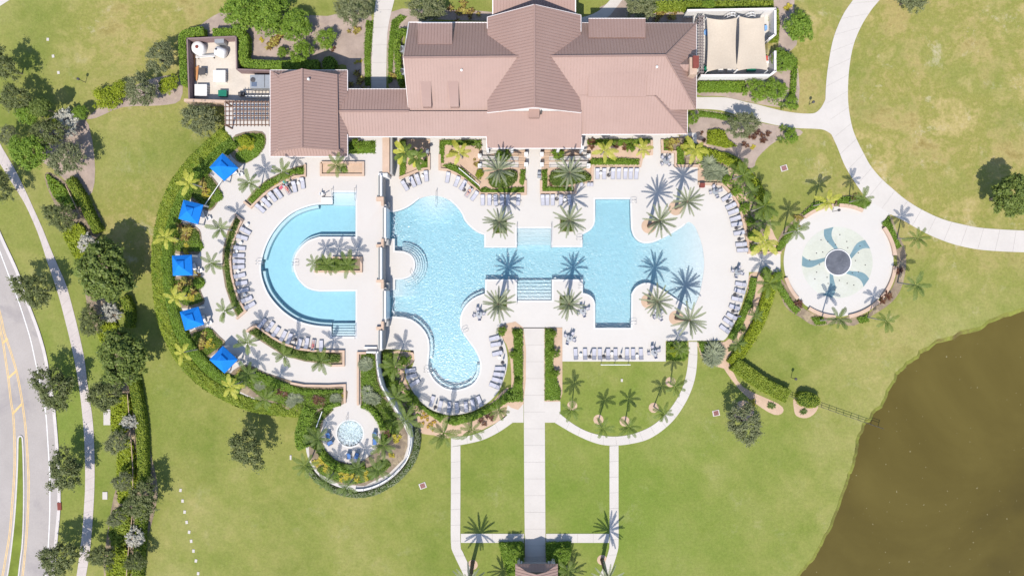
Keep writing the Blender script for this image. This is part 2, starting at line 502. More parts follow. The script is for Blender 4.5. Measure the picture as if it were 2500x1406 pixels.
    # pool water: clear, absorbing red with depth, with small ripples that mirror sun and sky
    def water(name, absorb, bsc, bstr, rough, spec, bdist=0.05):
        m = bpy.data.materials.new(name); m.use_nodes = True; M[name] = m
        nt = m.node_tree
        nt.nodes.remove(nt.nodes['Principled BSDF'])
        tr = nt.nodes.new('ShaderNodeBsdfTransparent'); gl = nt.nodes.new('ShaderNodeBsdfGlossy'); mxs = nt.nodes.new('ShaderNodeMixShader')
        tr.inputs[0].default_value = (0.96, 0.985, 0.99, 1)
        gl.inputs['Roughness'].default_value = rough
        b = nt.nodes.new('ShaderNodeBump'); b.inputs['Strength'].default_value = bstr; b.inputs['Distance'].default_value = bdist
        h = nt.nodes.new('ShaderNodeMath'); h.operation = 'ADD'
        nt.links.new(noise(nt, bsc, 2.0, 0.5, dist=0.9), h.inputs[0]); nt.links.new(noise(nt, bsc * 2.3, 1.5, 0.5, dist=0.5), h.inputs[1])
        nt.links.new(h.outputs[0], b.inputs['Height']); nt.links.new(b.outputs[0], gl.inputs['Normal'])
        fr = nt.nodes.new('ShaderNodeFresnel'); fr.inputs[0].default_value = 1.33; nt.links.new(b.outputs[0], fr.inputs['Normal'])
        k = nt.nodes.new('ShaderNodeMath'); k.operation = 'MULTIPLY'; k.inputs[1].default_value = spec; nt.links.new(fr.outputs[0], k.inputs[0])
        nt.links.new(k.outputs[0], mxs.inputs[0]); nt.links.new(tr.outputs[0], mxs.inputs[1]); nt.links.new(gl.outputs[0], mxs.inputs[2])
        nt.links.new(mxs.outputs[0], nt.nodes['Material Output'].inputs['Surface'])
        va = nt.nodes.new('ShaderNodeVolumeAbsorption'); va.inputs[0].default_value = (*absorb[0], 1); va.inputs[1].default_value = absorb[1]
        nt.links.new(va.outputs[0], nt.nodes['Material Output'].inputs['Volume'])
    water('pool_water', ((0.1, 0.78, 0.93), 0.25), 2.0, 1.0, 0.3, 4.4, 0.055)
    water('calm_water', ((0.1, 0.76, 0.92), 0.28), 1.3, 1.0, 0.3, 1.6, 0.012)
    water('spa_water', ((0.3, 0.85, 0.88), 0.12), 2.4, 1.0, 0.35, 2.0)
    m, n, l, p = newmat('lake')
    nt = m.node_tree
    c = ramp(nt, noise(nt, 0.035, 5, 0.6, dist=0.5), [(0.28, (0.054, 0.04, 0.008)), (0.5, (0.076, 0.057, 0.011)), (0.72, (0.1, 0.077, 0.017))])
    fl = ramp(nt, noise(nt, 1.7, 2, 0.5), [(0.735, (0, 0, 0)), (0.75, (1, 1, 1))])
    c = mix(nt, fl, c, (0.2, 0.17, 0.09))
    l.new(c, p.inputs['Base Color'])
    p.inputs['Roughness'].default_value = 0.2; p.inputs['Specular IOR Level'].default_value = 0.25
    bump(nt, noise(nt, 1.6, 3, 0.6), p, 0.12, 0.05)
    # falling water and foam
    m, n, l, p = newmat('foam')
    p.inputs['Base Color'].default_value = (0.55, 0.62, 0.65, 1); p.inputs['Roughness'].default_value = 0.4


build_materials()


# ------------------------------------------------------------------ ground, lake, road, footpaths
LAKE = [(2760, 690), (2600, 728), (2500, 750), (2455, 765), (2415, 780), (2385, 800), (2349, 806), (2318, 821), (2290, 828), (2260, 847), (2246, 854),
        (2235, 868), (2215, 882), (2200, 897), (2187, 908), (2181, 925), (2167, 945), (2158, 970), (2145, 990), (2130, 1003), (2120, 1020), (2108, 1030),
        (2100, 1050), (2092, 1065), (2088, 1085), (2086, 1105), (2080, 1130), (2075, 1145), (2067, 1165), (2062, 1180), (2045, 1230), (2025, 1280),
        (2005, 1320), (1985, 1355), (1965, 1380), (1943, 1406), (1900, 1465), (1870, 1560)]
shore = []
for i, (a, b) in enumerate(smooth(LAKE, 5)):
    q = 1.6 * math.sin(i * 0.9) * math.sin(i * 0.33) + random.uniform(-0.5, 0.5)
    shore.append((a + q * 0.6, b + q))
SH = PL(shore)
far = PL([(1900, 1900), (2900, 1900), (2900, 700)])
lake_loop = SH + far
pool_hole = PL([(944, 470), (1740, 470), (1740, 806), (1215, 806), (1190, 960), (1030, 960), (1000, 850), (944, 790)])
sheet('lawn', [[(-700, -700), (700, -700), (700, 700), (-700, 700)], lake_loop, pool_hole], 0.0, 'lawn', kind='structure',
      label='mown lawn with dry patches around the pool complex', cat='ground')
inner = offs(SH, 1.15)
mb = MB()
ring = [SH, offs(SH, 0.3), inner]
zz = [0.0, -0.3, -0.8]
for a in range(2):
    n = mb.add([(p[0], p[1], zz[a]) for p in ring[a]] + [(p[0], p[1], zz[a + 1]) for p in ring[a + 1]])
    k = len(SH)
    for i in range(k - 1): mb.face([n + i, n + i + 1, n + k + i + 1, n + k + i])
mb.build('lake_bank', 'bank', kind='structure', label='grassy bank falling to the brown lake', cat='bank')
sheet('lake', [offs(SH, -0.5) + PL([(1880, 2000), (3000, 2000), (3000, 690)])], -0.62, 'lake', kind='structure', label='brown lake water beside the lawn', cat='water')


def ribbon_path(name, L, R, n, mat, z, label, piece='slab', gap=0.04, jm='joint'):
    """path between two photo-pixel edges, cut into n slabs lying on a darker joint bed"""
    A, B = resample(smooth(PL(L), 5), n * 4 + 1), resample(smooth(PL(R), 5), n * 4 + 1)
    base = MB().strip(A, B, z - 0.03, z - 0.012).build(name, jm, kind='structure', label=label, cat='path')
    for i in range(n):
        a, b = [np.array(q) for q in A[4 * i:4 * i + 5]], [np.array(q) for q in B[4 * i:4 * i + 5]]
        for e in (a, b):
            d0 = (e[1] - e[0]); d1 = (e[-1] - e[-2])
            e[0] = e[0] + d0 / (np.hypot(*d0) or 1) * gap / 2; e[-1] = e[-1] - d1 / (np.hypot(*d1) or 1) * gap / 2
        MB().strip(a, b, z - 0.03, z + 0.004 * ((i * 7) % 3 - 1) * 0.5).build(piece, mat, base)
    return base


# road on the west side
edge_r = [(-60, 420), (0, 562), (45, 660), (57, 700), (82, 765), (100, 815), (115, 870), (125, 930), (133, 975), (138, 1020), (143, 1080), (147, 1150), (149, 1210), (147, 1260), (143, 1300), (139, 1350), (134, 1406), (125, 1480)]
ER = smooth(PL(edge_r), 5)
gut = offs(ER, -0.62)
sheet('road', [gut + PL([(-260, 1500), (-260, 300)])], 0.008, 'asphalt', kind='structure', label='light grey asphalt road curving past the grounds', cat='road')
gb = None
G2, E2 = resample(gut, 41), resample(ER, 41)
gutter = MB().strip(resample(gut, 121), resample(offs(ER, -0.2), 121), 0.0, 0.02).build('gutter', 'kerb', kind='structure', label='pale concrete gutter along the road', cat='gutter')
EO = resample(ER, 121); EI = resample(offs(ER, -0.2), 121)
kerb = MB().strip(resample(EI, 121), EO, 0.0, 0.09).build('kerb', 'joint', kind='structure', label='concrete kerb between road and verge', cat='kerb')
for i in range(40):
    MB().strip(EI[3 * i:3 * i + 4], EO[3 * i:3 * i + 4], 0.0, 0.13).build('kerb_stone', 'kerb', kerb)
MB().box(P(146, 1235) [:2] + (0.07,), (0.7, 1.3, 0.16), 0.05).build('storm_drain', 'rust_red', label='rust red storm drain inlet set in the kerb', cat='drain')


def line(name, pts, w, mat, z, label, cat='road marking', group=None):
    c = smooth(PL(pts), 6)
    return MB().strip(offs(c, -w / 2), offs(c, w / 2), z - 0.004, z).build(name, mat, label=label, cat=cat, group=group, kind='structure')


line('edge_line', [(-50, 480), (0, 615), (15, 655), (30, 695), (45, 735), (60, 780), (75, 830), (87, 885), (97, 930), (105, 975), (112, 1010), (117, 1080), (121, 1150), (122, 1200), (121, 1270), (117, 1345), (112, 1406), (105, 1460)], 0.17, 'road_white', 0.016, 'white painted edge line on the road')
yr = [(-40, 620), (0, 765), (10, 810), (25, 855), (40, 905), (50, 955), (57, 1000), (63, 1050), (67, 1110), (70, 1170), (69, 1230), (66, 1290), (61, 1350), (55, 1406), (46, 1470)]
yl = [(-20, 690), (0, 800), (8, 840), (20, 920), (27, 980), (32, 1010), (35, 1060), (36, 1130), (33, 1190), (29, 1240), (24, 1300), (16, 1350), (6, 1406), (-8, 1470)]
for pts, dx, lb in ((yr, -1.7, 'inner yellow line beside the grass median, road edge side'), (yr, 1.7, 'outer yellow line beside the grass median, road edge side'),
                    (yl, -1.7, 'outer yellow line on the far side of the grass median'), (yl, 1.7, 'inner yellow line on the far side of the grass median')):
    line('yellow_line', [(a + dx, b) for a, b in pts], 0.13, 'road_yellow', 0.016, lb, group='yellow centre lines')
for (a, b), (c, e) in (((7, 838), (19, 826)), ((21, 922), (40, 905)), ((31, 1010), (54, 985))):
    line('yellow_bar', [(a, b), (c, e)], 0.35, 'road_yellow', 0.02, 'yellow painted bar between the double lines', group='yellow hatch bars')
ml = [(43, 1078), (42, 1130), (39, 1200), (35, 1260), (30, 1310), (24, 1360), (17, 1406), (5, 1470)]
mr = [(58, 1078), (60, 1130), (61, 1200), (60, 1270), (57, 1330), (52, 1370), (48, 1406), (40, 1470)]
med = smooth(PL(ml[::-1] + [(45, 1066), (50.5, 1062), (56, 1066)] + mr), 5)
mk = MB().prism(med, 0, 0.12).build('median_kerb', 'kerb', kind='structure', label='pale kerb around the grass median strip', cat='kerb')
sheet('median_grass', [offs(med, -0.26)], 0.15, 'verge', 0.1, kind='structure', label='narrow grass median strip in the road', cat='grass')

ribbon_path('sidewalk', [(-70, 290), (0, 400), (43, 468), (62, 500), (85, 550), (100, 590), (116, 640), (135, 695), (147, 735), (160, 785), (171, 830), (182, 880), (191, 930), (198, 980), (203, 1030), (206, 1070), (208, 1130), (208, 1190), (206, 1230), (202, 1290), (196, 1340), (187, 1406), (176, 1465)],
            [(-50, 250), (0, 350), (20, 385), (40, 420), (62, 465), (85, 515), (105, 560), (121, 600), (140, 645), (160, 690), (172, 730), (185, 780), (197, 830), (207, 880), (213, 930), (220, 975), (226, 1020), (229, 1060), (231, 1120), (231, 1180), (229, 1230), (225, 1290), (219, 1350), (210, 1406), (200, 1465)],
            46, 'sidewalk', 0.05, 'pale sidewalk with slab joints along the roadside verge')
sheet('footpath', [PL([(-30, -40), (45, -25), (25, 0), (0, 16), (-30, 28)])], 0.04, 'concrete', kind='structure', label='corner of a pale footpath at the far end of the lawn', cat='path')

EL = [(2125, -60), (2083, 0), (2062, 30), (2045, 65), (2033, 100), (2025, 140), (2018, 190), (2015, 240), (2016, 280), (2024, 315), (2035, 340), (2045, 362), (2060, 400), (2080, 435), (2110, 478), (2140, 505), (2175, 524), (2200, 536), (2225, 550), (2255, 567), (2290, 583), (2330, 597), (2380, 608), (2430, 613), (2500, 616), (2600, 618)]
ERt = [(2195, -60), (2148, 0), (2128, 24), (2105, 60), (2087, 100), (2077, 140), (2071, 190), (2070, 240), (2074, 280), (2083, 320), (2098, 355), (2110, 378), (2125, 405), (2150, 435), (2180, 462), (2210, 487), (2250, 512), (2300, 535), (2350, 548), (2400, 557), (2500, 563), (2600, 564)]
ribbon_path('wide_path', EL, ERt, 26, 'concrete', 0.05, 'wide pale concrete path sweeping past the splash pad')
br = smooth([(1700, 238), (1760, 238), (1790, 242), (1822, 250), (1850, 256), (1880, 264), (1915, 272), (1950, 277), (1978, 278), (1992, 275), (2004, 264), (2012, 250), (2016, 240)], 4)
br2 = smooth([(2047, 366), (2040, 345), (2030, 329), (2012, 318), (1990, 315), (1940, 313), (1900, 307), (1850, 296), (1800, 281), (1765, 271), (1740, 268), (1700, 266)], 4)
sheet('branch_path', [PL(br + br2)], 0.04, 'concrete', 0.04, kind='structure', label='pale branch path from the wide path to the clubhouse', cat='path')
ribbon_path('north_path', [(925, -60), (918, 0), (913, 40), (909, 100), (907, 160), (906, 240)], [(975, -60), (963, 0), (953, 40), (946, 80), (944, 130), (943, 240)], 7, 'concrete', 0.045, 'pale entry path running under the link roof')
sheet('side_path', [PL(smooth([(1535, -20), (1520, 0), (1500, 25), (1480, 45), (1420, 62), (1416, 46), (1440, 38), (1465, 25), (1490, 0), (1500, -20)], 3, True))], 0.04, 'concrete', kind='structure', label='pale side path curving behind the clubhouse', cat='path')
ribbon_path('central_walk', [(1278, 801), (1279, 1000), (1280, 1200), (1282, 1372)], [(1329, 801), (1330, 1000), (1331, 1200), (1332, 1372)], 14, 'concrete', 0.055, 'broad central walk of concrete slabs across the lawn')
sheet('walk_plaza', [PL([(1240, 983), (1278, 980), (1278, 1031), (1252, 1031), (1236, 1010)])], 0.047, 'concrete', 0.04, kind='structure', label='walk landing beside the round pool planter', cat='path')
sheet('walk_plaza', [PL([(1330, 980), (1368, 980), (1368, 1010), (1354, 1031), (1330, 1031)])], 0.047, 'concrete', 0.04, kind='structure', label='walk landing at the start of the half round lawn path', cat='path')
ribbon_path('arc_walk', [(1354, 1031), (1400, 1058), (1450, 1080), (1490, 1087), (1540, 1083), (1590, 1068), (1640, 1030), (1675, 980), (1695, 930), (1702, 880), (1702, 834)],
            [(1368, 1010), (1400, 1035), (1440, 1055), (1490, 1065), (1540, 1060), (1590, 1040), (1630, 1005), (1660, 960), (1675, 915), (1681, 870), (1681, 834)], 16, 'concrete', 0.042, 'half round walk of slabs around the palm lawn')
ribbon_path('arc_walk', [(1238, 1010), (1200, 1040), (1150, 1062), (1101, 1066)], [(1252, 1031), (1215, 1056), (1170, 1076), (1101, 1090)], 4, 'concrete', 0.042, 'short curved walk below the round pool planter')
for L, R, n, lb in (([(1101, 1090), (1101, 1200), (1101, 1325), (1108, 1352), (1125, 1388), (1142, 1425)], [(1124, 1087), (1124, 1200), (1124, 1325), (1130, 1347), (1148, 1385), (1168, 1425)], 9, 'slab walk along the lawn beside the round spa'),
                    ([(1488, 1088), (1488, 1200), (1488, 1325), (1485, 1347), (1474, 1380), (1455, 1425)], [(1510, 1087), (1510, 1200), (1510, 1325), (1507, 1347), (1497, 1380), (1480, 1425)], 9, 'slab walk from the half round path towards the pavilion'),
                    ([(1125, 1302), (1200, 1302), (1279, 1302)], [(1125, 1324), (1200, 1324), (1279, 1324)], 4, 'cross walk joining the spa side walk to the central walk'),
                    ([(1333, 1302), (1410, 1302), (1487, 1302)], [(1333, 1324), (1410, 1324), (1487, 1324)], 4, 'cross walk joining the central walk to the far lawn walk')):
    ribbon_path('lawn_walk', L, R, n, 'concrete', 0.047, lb)

# ------------------------------------------------------------------ lower pool deck and its pool
POOL = [(945, 517), (962, 518), (986, 511), (1004, 501), (1024, 486), (1042, 480), (1060, 478), (1078, 481), (1096, 489), (1114, 505), (1127, 522), (1135, 540), (1152, 558), (1168, 569), (1182, 574)]
pool_main = (smooth(POOL, 3) + [(1182, 605), (1262, 605), (1262, 558), (1345, 558), (1345, 604), (1422, 604)] + smooth([(1422, 573), (1440, 563), (1450, 550), (1453, 535)], 3) + [(1453, 487), (1538, 487)]
             + smooth([(1540, 556), (1545, 574), (1555, 587), (1570, 594), (1591, 593), (1614, 584), (1639, 571), (1668, 553), (1680, 542), (1695, 552), (1706, 575), (1714, 600), (1718, 625), (1719, 650), (1715, 682), (1706, 723), (1690, 758)], 3)
             + [(1660, 736), (1614, 705)] + smooth([(1593, 693), (1578, 690), (1563, 694), (1550, 703), (1541, 718)], 3) + [(1540, 800), (1453, 800)]
             + smooth([(1453, 742), (1449, 730), (1439, 720), (1423, 715)], 3) + [(1423, 682), (1347, 682), (1347, 733), (1262, 733), (1262, 682), (1184, 682)]
             + smooth([(1184, 716), (1165, 723), (1150, 732), (1137, 745), (1128, 760), (1123, 778), (1124, 800), (1133, 818), (1145, 835), (1158, 853), (1168, 873), (1172, 890), (1170, 910), (1160, 930), (1145, 942), (1125, 949), (1109, 951), (1084, 945), (1063, 929), (1051, 911), (1046, 896), (1047, 875), (1049, 852), (1047, 829), (1038, 809), (1022, 791), (1004, 779)], 3)
             + [(985, 774), (960, 772), (945, 775), (945, 712), (965, 707), (965, 683)] + smooth([(985, 682), (1000, 676), (1010, 664), (1014, 648), (1011, 632), (1001, 620), (985, 613)], 3) + [(964, 612), (964, 583), (945, 583)])
PM = PL(pool_main)
deck = ([(936, 325), (1700, 325), (1703, 407), (1703, 448), (1763, 450)] + smooth([(1778, 462), (1792, 480), (1808, 510), (1817, 550), (1825, 590), (1828, 618)], 3) + [(1905, 619), (1905, 664)]
        + smooth([(1828, 664), (1826, 690), (1818, 720), (1805, 760), (1790, 795), (1775, 822), (1766, 831)], 3) + [(1625, 832), (1625, 882), (1373, 882), (1373, 799)]
        + smooth([(1225, 799), (1222, 815), (1233, 840), (1239, 870), (1238, 895), (1232, 920), (1220, 950), (1203, 972), (1190, 983), (1160, 1001), (1130, 1010), (1100, 1013), (1075, 1008), (1050, 998), (1025, 978), (1005, 950), (992, 920), (988, 895)], 3) + [(1003, 905), (1012, 880), (1010, 855), (936, 852)])
sheet('pool_deck', [PL(deck), PM], 0.07, 'deck', 0.07, kind='structure', label='cream coated lower pool deck', cat='deck')


def swept(name, pts, dist, z0, z1, mat, parent, closed=True):
    o = offs(pts, dist, closed)
    a, b = list(pts), list(o)
    if closed: a.append(a[0]); b.append(b[0])
    return MB().strip(a, b, z0, z1).build(name, mat, parent)


def basin(pts, ztop, zlow, depth, parent, cell=0.6):
    mb = MB()
    k = len(pts)
    n = mb.add([(p[0], p[1], ztop - 0.012) for p in pts] + [(p[0], p[1], zlow - 0.25) for p in pts])
    for i in range(k):
        j = (i + 1) % k
        mb.face([n + i, n + k + i, n + k + j, n + j])
    mb.build('basin_wall', 'plaster', parent)
    a = np.array(pts)
    xs = np.arange(a[:, 0].min() - 0.4, a[:, 0].max() + 1.0, cell); ys = np.arange(a[:, 1].min() - 0.4, a[:, 1].max() + 1.0, cell)
    mb = MB()
    mb.add([(x, y, depth(x, y)) for y in ys for x in xs])
    for j in range(len(ys) - 1):
        for i in range(len(xs) - 1):
            q = j * len(xs) + i
            mb.face([q, q + 1, q + 1 + len(xs), q + len(xs)])
    mb.build('basin_floor', 'plaster', parent)


def water(pts, ztop, zlow, mat, parent):
    MB().prism(pts, zlow, ztop, True).build('water', mat, parent)


def px_of(x, y): return 1250 + x / K, 703 - y / K


def depth_main(x, y):
    a, b = px_of(x, y)
    d = 1.25
    if a > 1530: d = min(d, max(0.085, 0.085 + 1.15 * (1706 - a) / 170))
    r = math.hypot(a - 1062, (b - 470) * 1.0)
    if b < 560: d = min(d, max(0.15, 0.15 + (r - 12) / 75 * 1.2))
    r = math.hypot(a - 1160, b - 850)
    if 1262 < a < 1345 and (b < 612): d = min(d, max(0.35, 0.35 + (b - 558) * 0.016))
    if a < 1045 and 655 < b < 725: d = min(d, max(0.3, 0.3 + (a - 968) / 60))
    return 0.07 - d


pool = empty('swimming_pool', P(1300, 640), label='large free form lower pool with rippling turquoise water', cat='pool')
basin(PM, 0.07, -1.3, depth_main, pool)
swept('coping', PM, 0.30, 0.05, 0.085, 'coping', pool) if False else None
area = sum(PM[i][0] * PM[(i + 1) % len(PM)][1] - PM[(i + 1) % len(PM)][0] * PM[i][1] for i in range(len(PM)))
OUT = -1 if area > 0 else 1
beach = lambda p: (p[0] > 1676 and p[1] < 757) or (1030 < p[0] < 1092 and p[1] < 492)
PO, PI = offs(PM, 0.3 * OUT, True), offs(PM, -0.03 * OUT, True)
run = []
kk = len(PM)
st0 = next(i for i in range(kk) if beach(pool_main[i]))
for i in range(st0, st0 + kk + 1):
    if not beach(pool_main[i % kk]) and i < st0 + kk: run.append(i % kk)
    elif len(run) > 1:
        MB().strip([PM[j] for j in run], [PO[j] for j in run], 0.03, 0.085).build('coping', 'coping', pool)
        MB().strip([PM[j] for j in run], [PI[j] for j in run], -0.16, 0.05).build('waterline_tile', 'tile_blue', pool)
        run = []
    else: run = []
water(offs(PM, 0.02 * OUT, True), 0.0, -1.7, 'pool_water', pool)
# broad bottom steps, top landing steps, half round steps
for i in range(6):
    y = 733 - i * 8.3
    MB().box(P(1304.5, y - 4.2)[:2] + (-0.72 - 0.0 - i * 0.1,), (5.9, 0.585, 1.2 - 0.0)).build('step', 'plaster', pool)
    MB().box(P(1304.5, y - 8.0)[:2] + (-0.115 - i * 0.1,), (5.9, 0.07, 0.03)).build('step_edge', 'step_edge', pool)
for i in range(4):
    y = 558 + i * 10
    MB().box(P(1303.5, y + 5)[:2] + (-0.75 - i * 0.1,), (5.88, 0.7, 1.2)).build('step', 'plaster', pool)
for i in range(5):
    r = 35.5 + i * 5.2
    A = PL(arc(985, 647.5, r - 5.2, 95, -88, 26)); B = PL(arc(985, 647.5, r, 95, -88, 26)); C = PL(arc(985, 647.5, r - 0.9, 95, -88, 26))
    z = -0.08 - i * 0.17
    MB().strip(A, B, -1.3, z).build('step', 'plaster', pool)
    MB().strip(C, B, z, z + 0.015).build('step_edge', 'step_edge', pool)
# underwater bench along the narrow bay
bench = PL(smooth([(1172, 890), (1170, 910), (1160, 930), (1145, 942), (1125, 949), (1109, 951), (1084, 945), (1063, 929), (1051, 911)], 4))
bench2 = PL(smooth([(1047, 875), (1049, 852), (1047, 829), (1038, 809), (1022, 791), (1004, 779)], 4))
bench3 = PL(smooth([(1182, 717), (1165, 723), (1150, 732), (1137, 745), (1131, 755)], 4))
for b in (bench, bench2, bench3):
    a = area and OUT
    c = np.array(b[len(b) // 2]); o1 = offs(b, 0.62); o2 = offs(b, -0.62)
    xs = np.array([o1[len(b) // 2][0], o2[len(b) // 2][0]]); ys = np.array([o1[len(b) // 2][1], o2[len(b) // 2][1]])
    ins = inside(PM, xs, ys)
    s = 1 if ins[0] else -1
    MB().strip(b, offs(b, 0.6 * s), -1.3, -0.42).build('bench', 'plaster', pool)
    MB().strip(offs(b, 0.52 * s), offs(b, 0.6 * s), -0.42, -0.405).build('bench_edge', 'step_edge', pool)


def handrail(px, py, z, rz, label, group='pool ladders'):
    t = empty('pool_ladder', P(px, py, z), rz, label, 'ladder', group)
    for s in (-0.27, 0.27):
        link('rail', LADDER_RAIL, t, (0, s, 0))
    for q in (0.12, 0.4, 0.68):
        link('rung', LADDER_RUNG, t, (-0.42, 0, -q))
    return t


LADDER_RAIL = MB().tube([(0.55, 0, 0), (0.55, 0, 0.55), (0.45, 0, 0.78), (0.2, 0, 0.85), (-0.2, 0, 0.82), (-0.42, 0, 0.6), (-0.42, 0, -0.75)], 0.028, 6).mesh('rail', 'steel', smooth=True)
LADDER_RUNG = MB().box((0, 0, 0), (0.1, 0.5, 0.03)).mesh('rung', 'steel')
for px, py, r, lb in ((1415, 582, 0, 'steel ladder on the deck tongue by the top landing steps'), (1545, 492, 0, 'steel ladder at the head of the square pool arm'), (1545, 787, 0, 'steel ladder at the foot of the square pool arm'),
                      (1420, 700, 180, 'steel ladder on the deck tongue by the bottom steps'), (1134, 806, 20, 'steel ladder on the inner curve of the narrow bay'), (1043, 903, 180, 'steel ladder on the outer curve of the narrow bay')):
    rz = math.radians(r)
    if px in (1420, 1415): rz = math.pi
    if px == 1134: rz = math.radians(20)
    handrail(px, py, 0.07, rz, lb)
for (a, b), (c, e), z, lb in (((1066, 466), (1065, 505), 0.07, 'steel handrail into the shallow end'), ((1002, 662), (1018, 690), 0.07, 'steel handrail across the half round steps'), ((1000, 615), (1012, 603), 0.07, 'short steel handrail above the half round steps'),
                              ((812, 462), (812, 488), T + .05, 'steel handrail beside the spill ledge of the half ring pool'), ((868, 460), (868, 490), T + .05, 'steel handrail at the corner entry of the half ring pool'), ((868, 795), (868, 826), T + .05, 'steel handrail by the lower steps of the half ring pool'),
                              ((1346, 548), (1346, 606), 0.07, 'steel handrail of the top landing, chimney side'), ((1262, 548), (1262, 606), 0.07, 'steel handrail of the top landing, waterfall side'), ((1262, 735), (1262, 742), 0.07, 'steel handrail foot of the bottom steps'),
                              ((848, 1013), (848, 1032), T + .05, 'steel handrail into the round spa')):
    p, q = Vector(P(a, b, z)), Vector(P(c, e, z))
    m = p.lerp(q, 0.5)
    t = empty('handrail', p, label=lb, cat='handrail')
    up = Vector((0, 0, 0.85))
    MB().tube([p, p + up, q + up * 0.8, q - Vector((0, 0, 0.3))], 0.03, 6).build('rail', 'steel', t, True)
    MB().tube([m - Vector((0, 0, 0.2)), m + up * 0.9], 0.025, 6).build('post', 'steel', t, True)

# ------------------------------------------------------------------ upper terrace with the half ring pool and the spa
RING = (smooth([(812, 499), (775, 500), (745, 507), (715, 520), (690, 540), (667, 568), (650, 600), (640, 632), (637, 655), (641, 682), (654, 715), (675, 743), (700, 766), (731, 784), (770, 794), (809, 797)], 4)
        + [(810, 821), (868, 821), (868, 711)] + smooth([(780, 712), (760, 708), (744, 700), (727, 682), (718, 662), (716, 645), (720, 624), (733, 604), (753, 587), (779, 578)], 4) + [(868, 578), (868, 470), (812, 470)])
RP = PL(RING, T)
SPA = PL(arc(854.5, 1058, 31.5, 0, 354, 48), T)
terr = ([(934, 335), (934, 430), (934, 497), (943, 500), (943, 588), (934, 591), (934, 700), (943, 703), (943, 786), (934, 789), (934, 855)]
        + smooth([(920, 858), (923, 900), (930, 935), (945, 965), (965, 995), (985, 1025), (1000, 1050), (1003, 1080), (993, 1120), (965, 1155), (930, 1180), (895, 1193), (865, 1196), (820, 1186), (780, 1162), (757, 1130), (746, 1090), (747, 1045), (752, 1014)], 3)
        + smooth([(700, 1002), (630, 980), (560, 945), (510, 905), (462, 850), (432, 790), (414, 720), (407, 640), (410, 560), (425, 490), (455, 425), (505, 365), (550, 325)], 3) + [(548, 250), (934, 250)])
TP = PL(terr, T)
sheet('upper_terrace', [TP, RP, SPA], T, 'terrace_deck', T, kind='structure', label='raised cream terrace around the half ring pool', cat='terrace')
rp = empty('swimming_pool', P(750, 650, T - 1.3), label='half ring pool with still blue water on the raised terrace', cat='pool')
basin(RP, T, T - 1.25, lambda x, y: T - 1.25, rp, 1.5)
ar2 = sum(RP[i][0] * RP[(i + 1) % len(RP)][1] - RP[(i + 1) % len(RP)][0] * RP[i][1] for i in range(len(RP)))
O2 = -1 if ar2 > 0 else 1
swept('coping', RP, 0.3 * O2, T - 0.03, T + 0.018, 'coping', rp)
swept('waterline_tile', RP, -0.03 * O2, T - 0.2, T - 0.02, 'tile_blue', rp)
water(offs(RP, 0.02 * O2, True), T - 0.08, T - 1.6, 'calm_water', rp)
for b in (PL(smooth([(775, 500), (745, 507), (715, 520), (690, 540), (667, 568), (650, 600), (640, 632)], 4), T), PL(smooth([(638, 662), (641, 682), (654, 715), (675, 743), (700, 766), (731, 784), (770, 794), (809, 797)], 4), T)):
    MB().strip(b, offs(b, 0.62), T - 1.3, T - 0.5).build('bench', 'plaster', rp)
    MB().strip(offs(b, 0.53), offs(b, 0.62), T - 0.5, T - 0.485).build('bench_edge', 'step_edge', rp)
b = PL(smooth([(717, 664), (716, 645), (720, 624), (733, 604), (753, 587), (779, 578)], 4) + [(868, 578)], T)
MB().strip(b, offs(b, 0.45), T - 1.3, T - 0.45).build('bench', 'plaster', rp) if inside(RP, np.array([offs(b, 0.45)[8][0]]), np.array([offs(b, 0.45)[8][1]]))[0] else MB().strip(b, offs(b, -0.45), T - 1.3, T - 0.45).build('bench', 'plaster', rp)
for i in range(5):
    y = 821 - i * 6.4
    MB().box(P(839.3, y - 3.2, T)[:2] + (T - 0.78 - i * 0.12,), (4.0, 0.445, 1.2)).build('step', 'plaster', rp)
    MB().box(P(839.3, y - 6.1, T)[:2] + (T - 0.172 - i * 0.12,), (4.0, 0.07, 0.03)).build('step_edge', 'step_edge', rp)
for i in range(4):
    y = 470 + i * 8
    MB().box(P(839.8, y + 4, T)[:2] + (T - 0.78 - i * 0.12,), (3.85, 0.55, 1.2)).build('step', 'plaster', rp)
handrail(634, 641, T, math.pi, 'steel ladder on the outer rim of the half ring pool')
handrail(721, 644, T, 0, 'steel ladder on the inner rim of the half ring pool')
# pool lift
t = empty('pool_lift', P(797, 482, T), 0, 'white chair lift on a pedestal beside the entry steps', 'pool lift')
MB().box(P(799, 489, T)[:2] + (T + 0.12,), (1.9, 0.9, 0.24)).build('base', 'white_paint', t)
MB().tube([P(792, 482, T), P(792, 482, T)[:2] + (T + 1.2,), P(801, 479, T)[:2] + (T + 1.5,)], 0.08, 8).build('arm', 'dark_metal', t)
MB().box(P(788, 475, T)[:2] + (T + 0.6,), (0.5, 0.5, 0.12)).build('seat', 'white_paint', t)
MB().box(P(784.5, 475, T)[:2] + (T + 0.9,), (0.1, 0.5, 0.6)).build('backrest', 'white_paint', t)

